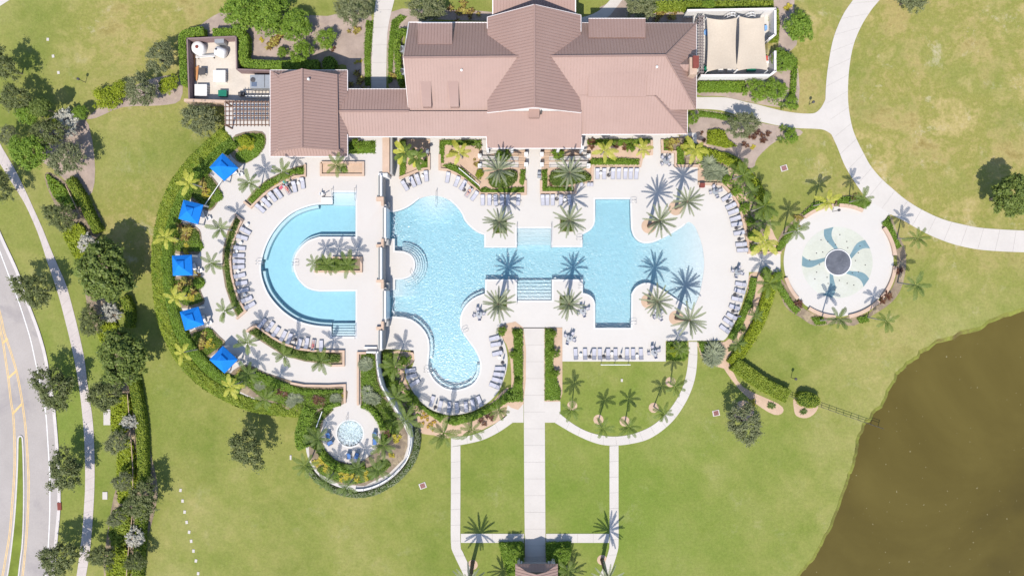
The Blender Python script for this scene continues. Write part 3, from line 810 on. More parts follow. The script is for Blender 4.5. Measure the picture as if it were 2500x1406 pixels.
spa = empty('spa_pool', P(854.5, 1058, T - 1), label='round bubbling spa with pale water in its own deck', cat='spa')
n_ = len(SPA)
basin(SPA, T, T - 0.9, lambda x, y: T - 0.9, spa, 1.0)
swept('coping', SPA, 0.26, T - 0.03, T + 0.022, 'coping', spa) if sum(SPA[i][0] * SPA[(i + 1) % n_][1] - SPA[(i + 1) % n_][0] * SPA[i][1] for i in range(n_)) < 0 else swept('coping', SPA, -0.26, T - 0.03, T + 0.022, 'coping', spa)
water(SPA, T - 0.05, T - 1.2, 'spa_water', spa)
mb = MB(); cx, cy = P(854.5, 1058, T)[:2]
for i in range(900):
    a, r = random.uniform(0, 2 * math.pi), 2.05 * math.sqrt(random.random())
    L = random.uniform(0.15, 0.5) * (0.4 + r / 2)
    w = random.uniform(0.02, 0.06)
    x, y = cx + r * math.cos(a), cy + r * math.sin(a)
    u = Vector((math.cos(a), math.sin(a), 0)); v = Vector((-u.y, u.x, 0)); c = Vector((x, y, T - 0.045 + i * 0.0001))
    mb.poly([c - u * L / 2, c - v * w / 2 + Vector((0, 0, .02)), c + u * L / 2, c + v * w / 2 + Vector((0, 0, .02))])
mb.build('foam', 'foam', spa, kind='stuff')

# wall between the terrace and the lower pool: parapets, pillars, two spill weirs
wall = empty('terrace_wall', P(938, 640), label='white retaining wall with parapets and tan pillars above the lower pool', cat='wall')
def wbox(x0, x1, y0, y1, z0, z1, mat, name, ze=None):
    ze = z1 if ze is None else ze
    MB().prism([P(a, b, ze)[:2] for a, b in ((x0, y1), (x1, y1), (x1, y0), (x0, y0))], z0, z1).build(name, mat, wall)
for y0, y1 in ((430, 480), (605, 682), (806, 852)):
    wbox(930, 934.6, y0, y1, 0, T + 1.05, 'white_wall', 'parapet', T)
    wbox(926.2, 927.4, y0, y1, T, T + 0.95, 'glass_rail', 'glass_panel', T)
    wbox(934.6, 935.2, y0, y1, -0.3, T - 0.02, 'grey_wall', 'wall_face', T)
for y0, y1 in ((508, 581), (710, 778)):
    wbox(938.5, 943.6, y0, y1, -0.6, T + 0.6, 'white_wall', 'weir', T)
    wbox(936.2, 937.2, y0, y1, T, T + 0.8, 'glass_rail', 'glass_panel', T)
    wbox(943.6, 944.4, y0, y1, -1.0, T + 0.05, 'foam', 'falling_water', T)
for y0, y1, x0 in ((482, 492, 920), (597, 604, 920), (683, 690, 920), (797, 805, 920)):
    wbox(x0, 938, y0, y1, T, T + 0.6, 'tan_wall', 'pillar', T)
for y0, y1 in ((491.9, 503), (584, 597.1), (689.9, 705), (784, 797.1)):
    wbox(932, 938.2, y0, y1, -0.3, T + 0.62, 'tan_wall', 'pillar', T)
    wbox(938.2, 946, y0, y1, -0.3, T - 0.9, 'grey_wall', 'buttress', T)
wbox(925, 947, 424, 432, 0, T + 0.5, 'white_wall', 'end_wall', T)
wbox(890, 921, 846, 850, T, T + 0.45, 'white_wall', 'parapet', T)
wbox(896, 925, 857, 861, 0, T + 0.6, 'white_wall', 'end_wall', T)
wbox(934.1, 951, 335, 422, 0, T + 0.2, 'tan_wall', 'parapet', T); wbox(951.02, 957, 335, 424, 0, T - 0.3, 'grey_wall', 'side_wall', T)
# swirl of foam where the weirs fall
for y0, y1, lb in ((520, 580, 'white foam below the spill weir near the clubhouse'), (714, 772, 'white foam below the spill weir near the narrow bay')):
    mb = MB()
    for i in range(60):
        a, b = random.gauss(963, 4.5), random.uniform(y0, y1)
        c = Vector(P(a, b)); c.z = 0.012 + i * 0.0004
        r = random.uniform(0.03, 0.09)
        n = 6
        mb.poly([c + Vector((math.cos(t) * r * random.uniform(.5, 1), math.sin(t) * r * 1.5 * random.uniform(.5, 1), 0.004)) for t in np.linspace(0, 2 * math.pi, n, False)])
    mb.build('foam', 'foam', kind='stuff', label=lb, cat='foam')

# curved white garden wall with a rail around the spa terrace, and the pale ledge hedge outside it
cw = smooth([(920, 858), (923, 900), (930, 935), (945, 965), (965, 995), (985, 1025), (1000, 1050), (1003, 1080), (993, 1120), (965, 1155), (930, 1180), (895, 1193), (868, 1195)], 5)
C = PL(cw, T)
g = empty('garden_wall', P(990, 1030), label='curved white garden wall with a thin rail around the spa terrace', cat='wall')
MB().strip(offs(C, 0.18), offs(C, -0.18), 0, T + 0.35).build('wall', 'white_wall', g)
for k, z in enumerate((T + 0.7, T + 1.0)):
    MB().tube([(p[0], p[1], z) for p in resample(C, 60)], 0.03, 5).build('rail', 'dark_metal' if k else 'white_paint', g)
for p in resample(C, 22):
    MB().box((p[0], p[1], T + 0.65), (0.07, 0.07, 0.75)).build('post', 'white_paint', g)


def planter(pts, w, z0, h, label, closed=False, sm=3, zc=None, mat='tan_wall', name='planter_wall'):
    zc = z0 if zc is None else zc
    c = PL(smooth(pts, sm, closed) if sm else pts, zc)
    if closed: c.append(c[0])
    return MB().strip(offs(c, w / 2, False), offs(c, -w / 2, False), z0 - 0.02, z0 + h).build(name, mat, label=label, cat='planter wall', group='tan planter walls')


TW = T + 0.45
for pts, sm, lb in (([(746, 402), (746, 430), (722, 432), (697, 443), (671, 458), (646, 476), (625, 496), (614, 507), (597, 493)], 0, 'tan planter wall behind the loungers nearest the pool lift'),
                    ([(575, 524), (593, 538), (584, 556), (575, 578), (567, 607), (563.5, 633), (565, 650), (567, 669), (575, 702), (585, 733), (601, 759), (579, 778)], 0, 'tan planter wall along the west rim of the half ring pool'),
                    ([(603, 809), (624, 793), (642, 805), (667, 823), (693, 838), (731, 851), (770, 856), (840, 857), (840, 891), (808, 892)], 0, 'tan planter wall along the lower rim of the half ring pool'),
                    ([(711, 934), (744, 940), (800, 941), (843, 939), (843, 983)], 0, 'tan planter wall at the corner of the spa walk'),
                    ([(895, 861), (875, 861), (875, 988)], 0, 'tan planter wall on the garden side of the spa walk'),
                    ([(785, 398), (888, 398), (888, 428), (785, 428), (785, 398)], 0, 'rectangular tan planter wall by the corner of the clubhouse wing'),
                    ([(768, 663), (883, 663), (883, 629), (812, 629)], 0, 'low tan edging of the island planter in the half ring')):
    planter(pts, 0.36, T, 0.45, lb, sm=sm)
for pts, lb in (([(1048, 378), (1048, 413), (1035, 414), (1020, 418), (1003, 425), (975, 436)], 'tan planter wall behind the four loungers near the terrace wall'),
                ([(1074, 378), (1074, 414), (1092, 416), (1113, 425), (1135, 439), (1158, 459), (1174, 474), (1283, 474), (1283, 441)], 'tan planter wall curving behind the loungers of the shallow end'),
                ([(1321, 441), (1321, 471), (1404, 471), (1404, 445), (1445, 445), (1446, 406), (1562, 406), (1568, 378), (1590, 377), (1590, 342)], 'stepped tan planter wall beside the date palm and the upper lounger row'),
                ([(1615, 342), (1616, 372), (1648, 372), (1648, 406), (1704, 406)], 'tan planter wall around the dining nook'),
                ([(1703, 449), (1763, 451), (1790, 482), (1806, 512), (1815, 550), (1823, 590), (1827, 617), (1905, 617)], 'tan edging wall behind the loungers facing the beach entry')):
    planter(pts, 0.42, 0, 0.5, lb, sm=0, zc=0)
for a0, a1, lb in ((96, 128, 'curved tan seat wall of the splash pad by the young palm bed'), (65, 90, 'curved tan seat wall of the splash pad by the wide path'), (6, 37, 'curved tan seat wall on the lawn side of the splash pad'), (-40, -5, 'curved tan seat wall on the lake side of the splash pad'),
                   (-80, -45, 'curved tan seat wall of the splash pad beside the red shrub'), (-123, -94, 'curved tan seat wall below the splash pad'), (197, 222, 'curved tan seat wall of the splash pad beside the lime hedge')):
    planter(arc(2047, 638, 136, a0, a1, 14), 0.6, 0, 0.45, lb, sm=0)

# ------------------------------------------------------------------ splash pad
pad = PL(arc(2047, 638, 134, 0, 355, 80))
sheet('splash_plaza', [pad], 0.062, 'deck', 0.06, kind='structure', label='round cream plaza of the splash pad', cat='deck')
sheet('splash_plaza', [PL([(2098, 512), (2128, 496), (2140, 502), (2176, 523), (2166, 527), (2155, 545), (2150, 560), (2100, 560)])], 0.056, 'deck', 0.05, kind='structure', label='cream apron between the splash pad and the wide path', cat='deck')
sp = empty('splash_pad', P(2044, 641, 0.06), label='round mint splash pad with wavy blue arms and a dark wet centre', cat='splash pad')
MB().prism(PL(arc(2043, 641, 87, 0, 356, 90)), 0.05, 0.068).build('mint_disc', 'pad_mint', sp)
for a in (104, 31, 325, 253, 177):
    A, B = [], []
    for t in np.linspace(0, 1, 18):
        r = 30 + 57 * t
        c = a - 12 * (1 - t) ** 2 + 8 * math.sin(t * math.pi)
        w = (4.5 + 7.5 * t ** 1.3) / r * 57.3
        for L, s in ((A, -1), (B, 1)):
            L.append((2044 + r * math.cos(math.radians(c + s * w)), 641 - r * math.sin(math.radians(c + s * w))))
    MB().strip(PL(A), PL(B), 0.05, 0.075).build('wavy_arm', 'pad_blue', sp)
MB().prism(PL(arc(2044.5, 641, 32.5, 0, 354, 50)), 0.05, 0.25).build('rim', 'white_paint', sp)
MB().prism(PL(arc(2044.5, 641, 30.3, 0, 354, 50)), 0.2, 0.262).build('wet_disc', 'wet_slate', sp)
for k in range(24):
    a = k * 15 + 6 + (k % 2) * 4; r = (44, 56, 68)[k % 3]
    c = P(2044 + r * math.cos(math.radians(a)), 641 - r * math.sin(math.radians(a)))
    MB().lathe([(0.1, 0.06), (0.1, 0.1), (0.06, 0.13)], 8, (c[0], c[1], 0)).build('nozzle', 'dark_metal', sp)


# ------------------------------------------------------------------ planting beds (flat ground)
def bed(pts, z, mat, label, sm=3, name='planting_bed'):
    return sheet(name, [PL(smooth(pts, sm, True) if sm else pts, z)], z, mat, 0.05, kind='structure', label=label, cat='planting bed')


bed([(608, 55), (700, 35), (800, 40), (905, 30), (903, 215), (850, 215), (845, 160), (790, 165), (612, 165)], 0.02, 'mulch', 'bare mulch garden behind the clubhouse wing')
bed([(955, 30), (1060, 25), (1200, 30), (1200, 52), (1000, 60), (985, 200), (950, 215), (945, 120)], 0.02, 'mulch', 'mulch bed beside the entry path')
bed([(1500, 0), (1900, -20), (1935, 60), (1945, 110), (1900, 128), (1890, 20), (1700, 15), (1695, 60), (1500, 60)], 0.02, 'mulch', 'mulch bed behind the shade sail patio')
bed([(1885, 128), (1940, 140), (1950, 250), (1905, 262), (1830, 250), (1760, 235), (1703, 232), (1703, 190), (1880, 195)], 0.02, 'mulch', 'mulch bed between patio wall and branch path')
bed([(1688, 275), (1740, 272), (1800, 285), (1870, 303), (1955, 318), (1945, 335), (1895, 345), (1850, 385), (1838, 410), (1800, 400), (1760, 375), (1690, 345)], 0.02, 'mulch', 'mulch garden at the corner of the clubhouse')
bed([(1655, 340), (1700, 340), (1760, 375), (1830, 410), (1870, 480), (1885, 560), (1905, 600), (1900, 614), (1832, 616), (1822, 560), (1808, 500), (1768, 448), (1705, 446), (1700, 405), (1652, 404)], 0.03, 'sand', 'sandy planting bed behind the beach entry loungers')
bed([(1832, 668), (1895, 668), (1885, 730), (1865, 790), (1840, 840), (1800, 890), (1770, 900), (1720, 880), (1706, 850), (1704, 834), (1770, 834), (1795, 800), (1812, 760), (1824, 720)], 0.03, 'sand', 'sandy planting bed below the beach entry loungers')
bed([(1765, 895), (1785, 900), (1815, 945), (1900, 985), (1912, 1005), (1890, 1012), (1845, 985), (1805, 950)], 0.024, 'sand', 'sandy strip below the lime hedge')
bed([(1942, 970), (1995, 980), (1992, 1005), (1970, 1020), (1945, 1015), (1938, 995)], 0.024, 'sand', 'small sandy bed under the block hedge by the rail fence')
for c, lb in (((1815, 1003), 'round earth patch under the lone oak by the rail fence'),):
    bed(arc(c[0], c[1], 26, 0, 340, 10), 0.02, 'sand', lb, 2)
bed([(1215, 800), (1278, 800), (1278, 985), (1236, 985), (1248, 945), (1246, 880), (1236, 840)], 0.085, 'sand', 'sandy bed beside the narrow bay loungers')
bed([(1329, 800), (1373, 800), (1373, 960), (1367, 980), (1329, 980)], 0.085, 'sand', 'sandy bed beside the lower lounger row', 0)
bed([(985, 905), (1003, 955), (1030, 990), (1070, 1012), (1110, 1018), (1160, 1006), (1205, 978), (1240, 945), (1250, 1000), (1205, 1035), (1150, 1058), (1085, 1070), (1060, 1062), (1030, 1058), (1010, 1040), (985, 1005), (955, 960), (938, 915), (935, 862), (1008, 860), (1008, 885)], 0.04, 'sand', 'sandy planting bed around the narrow bay deck', 2)
bed([(974, 340), (1050, 340), (1050, 410), (1020, 416), (975, 434)], 0.2, 'sand', 'raised sandy bed with the banana palm', 0)
bed([(1072, 342), (1176, 342), (1176, 380), (1283, 366), (1283, 472), (1176, 472), (1135, 437), (1092, 414), (1074, 412)], 0.2, 'sand', 'raised sandy bed with the yellow palm and a date palm', 0)
bed([(1322, 366), (1436, 366), (1445, 404), (1444, 444), (1403, 444), (1403, 469), (1322, 469)], 0.2, 'sand', 'raised bed around the other date palm by the ramp', 0)
bed([(1434, 340), (1590, 340), (1590, 376), (1567, 376), (1561, 405), (1434, 405)], 0.21, 'sand', 'raised sandy bed behind the upper lounger row', 0)
bed([(1616, 340), (1690, 332), (1700, 404), (1650, 404), (1648, 370), (1616, 370)], 0.2, 'bed_soil', 'raised bed around the dining nook', 0)
bed([(1948, 528), (1985, 496), (2040, 480), (2110, 478), (2136, 497), (2108, 514), (2045, 502), (1990, 514), (1955, 540), (1920, 600), (1905, 615), (1893, 610), (1910, 565)], 0.03, 'bed_soil', 'planting bed around the splash pad, clubhouse side')
bed([(2150, 545), (2172, 522), (2190, 565), (2212, 620), (2205, 690), (2180, 735), (2130, 770), (2110, 778), (2180, 700), (2190, 630), (2178, 590)], 0.03, 'bed_soil', 'planting bed around the splash pad, lake side')
bed([(1893, 668), (1915, 690), (1965, 755), (2040, 778), (2075, 772), (2120, 770), (2085, 795), (2040, 790), (1990, 795), (1955, 775), (1915, 745)], 0.03, 'bed_soil', 'planting bed around the splash pad, below the rim')
bed([(110, 425), (140, 430), (230, 500), (250, 560), (225, 600), (270, 640), (290, 800), (330, 900), (350, 1000), (365, 1090), (385, 1190), (375, 1260), (355, 1330), (345, 1420), (255, 1420), (270, 1250), (290, 1150), (285, 1000), (260, 860), (215, 760), (200, 640), (165, 560), (120, 470)], 0.016, 'bed_soil', 'long planting strip between sidewalk and west lawn')
bed([(100, 300), (200, 280), (230, 380), (225, 470), (185, 470), (140, 420), (90, 380)], 0.02, 'mulch', 'mulch under the western tree group')
bed([(215, 285), (300, 225), (380, 190), (440, 190), (440, 245), (390, 258), (300, 262), (235, 288)], 0.02, 'mulch', 'mulch strip beside the pump yard shrubs')
bed([(470, 80), (520, 40), (560, 30), (600, 60), (560, 95), (480, 95)], 0.018, 'mulch', 'bare earth at the corner of the pump yard hedge')
for c in ((1397, 990), (1461, 1024), (1525, 1028), (1596, 995), (1637, 932), (1154, 1378), (1470, 1366)):
    bed(arc(c[0], c[1], 12.5, 0, 340, 12), 0.02, 'sand', 'round sandy tree ring around a palm on the lawn', 0, 'tree_ring')['group'] = 'palm tree rings'
for c in ((1584, 552), (1650, 508), (1583, 735), (1651, 776)):
    bed(arc(c[0], c[1], 18, 0, 350, 26), 0.09, 'sand', 'round tan tree ring around a date palm in the deck', 0, 'tree_ring')['group'] = 'deck tree rings'
for c in ((1221, 553), (1384, 549), (1221, 740), (1383, 739)):
    bed([(c[0] - 17, c[1] - 17), (c[0] + 17, c[1] - 17), (c[0] + 17, c[1] + 17), (c[0] - 17, c[1] + 17)], 0.09, 'bed_soil', 'square tree pit in the deck around a date palm', 0, 'tree_pit')['group'] = 'deck tree pits'
# terrace beds
def tbed(pts, mat, lb, sm=3): return sheet('planting_bed', [PL(smooth(pts, sm, True) if sm else pts, T)], T + 0.1, mat, 0.1, kind='structure', label=lb, cat='planting bed')
tbed([(600, 491), (620, 465), (650, 440), (680, 425), (720, 408), (744, 403), (744, 428), (722, 430), (697, 441), (671, 456), (646, 474), (625, 494), (614, 504)], 'bed_soil', 'terrace planter bed near the pool lift', 0)
tbed([(576, 526), (591, 538), (582, 555), (573, 578), (565, 607), (561, 640), (566, 675), (578, 715), (598, 758), (580, 776), (565, 745), (550, 700), (543, 655), (544, 610), (556, 565)], 'bed_soil', 'terrace planter bed west of the half ring pool', 0)
tbed([(605, 810), (624, 795), (642, 807), (667, 825), (693, 840), (731, 853), (770, 858), (838, 859), (838, 889), (808, 890), (744, 882), (693, 868), (642, 836), (616, 818)], 'bed_soil', 'terrace planter bed below the half ring pool', 0)
tbed([(786, 399), (887, 399), (887, 427), (786, 427)], 'sand', 'sandy bed of the rectangular planter', 0)
tbed([(770, 661), (881, 661), (881, 631), (815, 630), (772, 634)], 'bed_soil', 'soil of the island planter', 0)
tbed([(575, 330), (640, 322), (648, 355), (625, 385), (590, 400), (560, 370)], 'bed_soil', 'planting bed between pergola and first cabana')
tbed([(500, 420), (525, 440), (540, 470), (525, 505), (505, 515), (470, 490), (450, 470), (470, 440)], 'bed_soil', 'planting bed between the first and second cabana')
tbed([(430, 545), (480, 555), (492, 580), (485, 620), (425, 618), (418, 590)], 'bed_soil', 'planting bed between the second and third cabana')
tbed([(425, 678), (485, 678), (490, 710), (498, 742), (445, 752), (428, 720)], 'bed_soil', 'planting bed between the third and fourth cabana')
tbed([(462, 812), (510, 800), (535, 820), (550, 840), (515, 870), (500, 875), (475, 845)], 'bed_soil', 'planting bed between the fourth and fifth cabana')
tbed([(560, 915), (600, 890), (650, 910), (711, 930), (740, 945), (840, 945), (840, 985), (790, 1000), (750, 1010), (700, 998), (630, 975), (570, 945)], 'bed_soil', 'planting bed between cabana walk and west hedge')
tbed([(879, 864), (918, 864), (925, 930), (945, 975), (980, 1030), (995, 1060), (995, 1090), (985, 1120), (950, 1155), (890, 1185), (830, 1182), (780, 1155), (756, 1120), (752, 1050), (765, 1010), (800, 990), (815, 1000), (790, 1025), (782, 1060), (792, 1095), (820, 1122), (855, 1132), (890, 1122), (918, 1098), (930, 1065), (922, 1025), (900, 1000), (880, 988)], 'bed_soil', 'planting bed ring around the spa deck', 0)


# ------------------------------------------------------------------ clubhouse
club = empty('clubhouse', P(1250, 200), label='large clubhouse with mauve brown standing seam metal roofs', cat='building')


def roof(parent, pts, fall, pitch=0.5, mat='roof', world=False):
    """one roof plane: a slab with raised standing seams running down the fall line ('x' or 'y')"""
    V3 = [Vector(p) if world else Vector(P(*p)) for p in pts]
    n = Vector((0, 0, 0))
    for i in range(len(V3)):
        a, b = V3[i], V3[(i + 1) % len(V3)]
        n += Vector(((a.y - b.y) * (a.z + b.z), (a.z - b.z) * (a.x + b.x), (a.x - b.x) * (a.y + b.y)))
    if n.z < 0: V3 = V3[::-1]; n = -n
    c = sum(V3, Vector()) / len(V3)
    zat = lambda x, y: c.z - (n.x * (x - c.x) + n.y * (y - c.y)) / n.z
    V3 = [Vector((v.x, v.y, zat(v.x, v.y))) for v in V3]
    mb = MB(); k = len(V3)
    q = mb.add([tuple(v) for v in V3] + [(v.x, v.y, v.z - 0.16) for v in V3])
    mb.face(list(range(q, q + k))); mb.face(list(range(q + 2 * k - 1, q + k - 1, -1)))
    for i in range(k):
        j = (i + 1) % k
        mb.face([q + k + i, q + k + j, q + j, q + i])
    o = mb.build('roof_plane', mat, parent)
    ax, bx = (0, 1) if fall == 'y' else (1, 0)
    lo, hi = min(v[ax] for v in V3), max(v[ax] for v in V3)
    mb = MB(); s = lo + pitch / 2
    while s < hi:
        cut = []
        for i in range(k):
            a, b = V3[i], V3[(i + 1) % k]
            if (a[ax] > s) != (b[ax] > s):
                t = (s - a[ax]) / (b[ax] - a[ax]); cut.append(a[bx] + t * (b[bx] - a[bx]))
        cut.sort()
        for u, w in zip(cut[::2], cut[1::2]):
            if w - u > 0.25:
                pp = [(s, u + .02), (s, w - .02)] if fall == 'y' else [(u + .02, s), (w - .02, s)]
                e = [Vector((x, y, zat(x, y) + 0.025)) for x, y in pp]
                mb.bar(e[0], e[1], 0.055, 0.06)
        s += pitch
    if mb.f: mb.build('standing_seam', 'seam', o, kind='stuff')
    return o


def cap(a, b, w=0.3, name='ridge_cap', mat='seam', parent=club):
    p, q = Vector(P(*a)), Vector(P(*b)); u = Vector((0, 0, 0.05))
    MB().bar(p + u, q + u, w, 0.09).build(name, mat, parent)


def fascia(a, b, parent=club):
    p, q = Vector(P(*a)), Vector(P(*b)); u = Vector((0, 0, -0.12))
    MB().bar(p + u, q + u, 0.16, 0.26).build('fascia', 'fascia', parent)


# wing over the terrace: gable with a skirt
roof(club, [(678, 369, 7.2), (737, 361, 9.8), (737, 168, 9.8), (682, 182, 7.2)], 'x')
roof(club, [(826, 368, 7.2), (737, 361, 9.8), (737, 168, 9.8), (823, 182, 7.2)], 'x')
roof(club, [(660, 382, 6.0), (686, 365, 7.12), (686, 186, 7.12), (660, 172, 6.0)], 'x')
roof(club, [(848, 382, 6.0), (820, 365, 7.12), (820, 186, 7.12), (848, 172, 6.0)], 'x')
roof(club, [(660, 382, 6.0), (848, 382, 6.0), (820, 355, 7.4), (686, 355, 7.4)], 'y')
roof(club, [(660, 172, 6.0), (848, 172, 6.0), (820, 196, 7.3), (686, 196, 7.3)], 'y')
cap((737, 361, 9.85), (737, 168, 9.85))
cap((826, 368, 7.25), (823, 182, 7.25), 0.12)
for a, b in (((660, 382, 6), (848, 382, 6)), ((660, 172, 6), (660, 382, 6)), ((848, 172, 6), (848, 222, 6)), ((660, 172, 6), (848, 172, 6)), ((848, 328, 6), (848, 382, 6))):
    fascia(a, b)
for y in (362.5, 181):
    w = [P(690, y, 7.2), P(818, y, 7.2), P(737, y, 9.5)]
    mb = MB(); yy = P(0, y, 7.2)[1] + (0.4 if y > 300 else -0.6)
    mb.prism([(w[0][0], yy - .1), (w[1][0], yy - .1), (w[1][0], yy + .1), (w[0][0], yy + .1)], 6.4, 7.2)
    q = mb.add([(w[0][0], yy, 7.2), (w[1][0], yy, 7.2), (w[2][0], yy, 9.45)]); mb.face([q, q + 1, q + 2])
    mb.build('gable_wall', 'roof', club)
# link roof and west porch
roof(club, [(848, 218, 5.7), (998, 218, 5.7), (1000, 272, 6.9), (806, 272, 6.9)], 'y')
roof(club, [(806, 272, 6.9), (1195, 272, 6.9), (1195, 334, 5.6), (848, 334, 5.6)], 'y')
cap((812, 272, 6.95), (998, 272, 6.95))
fascia((848, 334, 5.6), (1188, 334, 5.6)); fascia((848, 218, 5.7), (992, 218, 5.7))
# main hall
roof(club, [(998, 55, 5.5), (1700, 58, 5.5), (1625, 136, 10.2), (985, 141, 10.2)], 'y')
roof(club, [(998, 275, 6.4), (1697, 268, 6.4), (1625, 136, 10.2), (985, 141, 10.2)], 'y')
roof(club, [(1700, 58, 5.5), (1700, 268, 6.2), (1625, 136, 10.2)], 'x')
cap((985, 141, 10.25), (1625, 136, 10.25)); cap((1625, 136, 10.25), (1700, 58, 5.6), 0.2); cap((1625, 136, 10.25), (1698, 266, 6.35), 0.2)
fascia((998, 55, 5.5), (1700, 58, 5.5)); fascia((1700, 58, 5.5), (1700, 266, 6.1)); fascia((998, 55, 5.5), (985, 141, 10.1)); fascia((998, 272, 6.4), (985, 141, 10.1))
# central cross gable
roof(club, [(1190, 43, 7.2), (1190, 275, 7.2), (1305, 262, 11.8), (1305, 12, 11.8)], 'x')
roof(club, [(1418, 38, 7.2), (1418, 275, 7.2), (1305, 262, 11.8), (1305, 12, 11.8)], 'x')
cap((1305, 262, 11.85), (1305, 12, 11.85))
for a, b in (((1190, 43, 7.15), (1305, 12, 11.7)), ((1418, 38, 7.15), (1305, 12, 11.7)), ((1190, 275, 7.15), (1305, 262, 11.7)), ((1418, 275, 7.15), (1305, 262, 11.7)), ((1190, 43, 7.2), (1190, 70, 7.2)), ((1418, 38, 7.2), (1418, 78, 7.2))):
    fascia(a, b)
ys, yn = P(0, 275, 7.2)[1] + 0.45, P(0, 40, 7.2)[1] - 0.5
x0, x1, xm = P(1196, 0, 7.2)[0], P(1412, 0, 7.2)[0], P(1305, 0, 11.5)[0]
for y, z0 in ((ys, 6.2), (yn, 3.0)):
    mb = MB(); mb.prism([(x0, y - .12), (x1, y - .12), (x1, y + .12), (x0, y + .12)], z0, 7.15)
    q = mb.add([(x0, y, 7.1), (x1, y, 7.1), (xm, y, 11.4)]); mb.face([q, q + 1, q + 2] if y < 40 else [q, q + 2, q + 1])
    mb.build('gable_wall', 'white_wall', club)
# porches on the pool side
roof(club, [(1188, 272, 6.95), (1420, 272, 6.95), (1420, 362, 4.9), (1188, 362, 4.9)], 'y')
fascia((1188, 362, 4.9), (1420, 362, 4.9)); fascia((1188, 334, 5.5), (1188, 362, 4.9)); fascia((1420, 334, 5.5), (1420, 362, 4.9))
roof(club, [(1415, 233, 7.55), (1600, 235, 7.55), (1678, 327, 5.1), (1415, 329, 5.1)], 'y')
roof(club, [(1598, 234, 7.6), (1678, 327, 5.1), (1678, 240, 5.1)], 'x')
cap((1600, 235, 7.6), (1678, 327, 5.15), 0.16)
fascia((1420, 329, 5.1), (1678, 327, 5.1)); fascia((1678, 327, 5.1), (1678, 262, 5.1))
# entrance roof on the far side
roof(club, [(1203, 48, 6.6), (1405, 48, 6.6), (1405, -75, 8.4), (1203, -75, 8.4)], 'y')
fascia((1203, 48, 6.6), (1203, -75, 8.4)); fascia((1405, 48, 6.6), (1405, -75, 8.4))
# shed dormers, vent hoods, small ridge box, flue pipes
for x0, x1, y0, y1, zs, zn, lb in ((1020, 1104, 57, 108, 8.6, 7.5, 0), (1437, 1576, 46, 92, 7.9, 6.9, 0)):
    roof(club, [(x0, y0, zn), (x1, y0, zn), (x1, y1, zs), (x0, y1, zs)], 'y')
    fascia((x0, y0, zn), (x1, y0, zn))
    MB().prism([P(x0 + 2, y0 + 4, zn)[:2], P(x1 - 2, y0 + 4, zn)[:2], P(x1 - 2, y1 - 4, zn)[:2], P(x0 + 2, y1 - 4, zn)[:2]], 5.0, zn - 0.1).build('dormer_wall', 'roof', club)
for x0, x1 in ((1026, 1052), (1093, 1119)):
    a, b = P(x0, 197, 8.6), P(x1, 197, 8.6); c, e = P(x1 + 1, 261, 7.75), P(x0 + 6, 261, 7.75)
    mb = MB()
    q = mb.add([a, b, c, e, (a[0], a[1], 7.6), (b[0], b[1], 7.6), (c[0], c[1], 6.2), (e[0], e[1], 6.2)])
    for f in ((3, 2, 1, 0), (2, 3, 7, 6), (1, 2, 6, 5), (3, 0, 4, 7)): mb.face([q + i for i in f])
    mb.build('vent_hood', 'roof', club)
roof(club, [(1435, 174, 9.15), (1577, 174, 9.15), (1577, 236, 7.75), (1435, 236, 7.75)], 'y')
MB().prism([P(a, b, 7.6)[:2] for a, b in ((1291, 287), (1317, 287), (1317, 262), (1291, 262))], 6.2, 7.75).build('ridge_box', 'roof', club)
MB().box(P(1321, 275, 7.3)[:2] + (7.2,), (0.25, 0.4, 0.8)).build('flue', 'dark_metal', club)
for px, py, z in ((1127, 173, 9.3), (1603, 165, 9.4), (754, 195, 9.4)):
    p = P(px, py, z)
    MB().lathe([(0.14, -0.6), (0.14, 0.25), (0.2, 0.26), (0.2, 0.36), (0.05, 0.42)], 10, p).build('flue_pipe', 'white_paint', club)
# stone chimney
ch = MB().prism([P(a, b, 8.6)[:2] for a, b in ((1684, 182), (1702, 182), (1702, 140), (1684, 140))], 0.5, 8.5).build('chimney', 'chimney_stone', club)
MB().prism([P(a, b, 9.0)[:2] for a, b in ((1692, 165), (1706, 165), (1706, 137), (1692, 137))], 8.2, 9.1).build('chimney_cap', 'rust_red', ch)
roof(club, [(1640, 158, 8.3), (1690, 158, 8.3), (1690, 140, 6.9)], 'y'); roof(club, [(1640, 158, 8.3), (1690, 158, 8.3), (1690, 180, 7.3)], 'y')
# walls under the roofs with openings on the pool side
def wallbox(x0, x1, y0, y1, z0, z1, mat='white_wall'):
    a, b = P(x0, y1, 0), P(x1, y0, 0)
    MB().prism([(a[0], a[1]), (b[0], a[1]), (b[0], b[1]), (a[0], b[1])], z0, z1).build('wall', mat, club)
wallbox(704, 850, 216, 384, 0, 6.2); wallbox(1022, 1640, 100, 300, 0, 5.4); wallbox(1206, 1400, 86, 310, 0, 6.6)
for x in (1030, 1075, 1120, 1160, 1235, 1275, 1335, 1375, 1450, 1500, 1550, 1600):
    y = P(0, 310 if 1206 < x < 1400 else 300)[1]
    w = MB().box((P(x, 0)[0], y - 0.03, 2.0), (1.9, 0.1, 2.6)).build('window', 'window', club)
    MB().box((P(x, 0)[0], y - 0.1, 3.36), (2.1, 0.14, 0.12)).build('frame', 'fascia', w)
for x in (1192, 1250, 1360, 1416):
    MB().box((P(x, 0)[0], P(0, 373)[1], 2.2), (0.45, 0.45, 4.9)).build('column', 'white_wall', club)
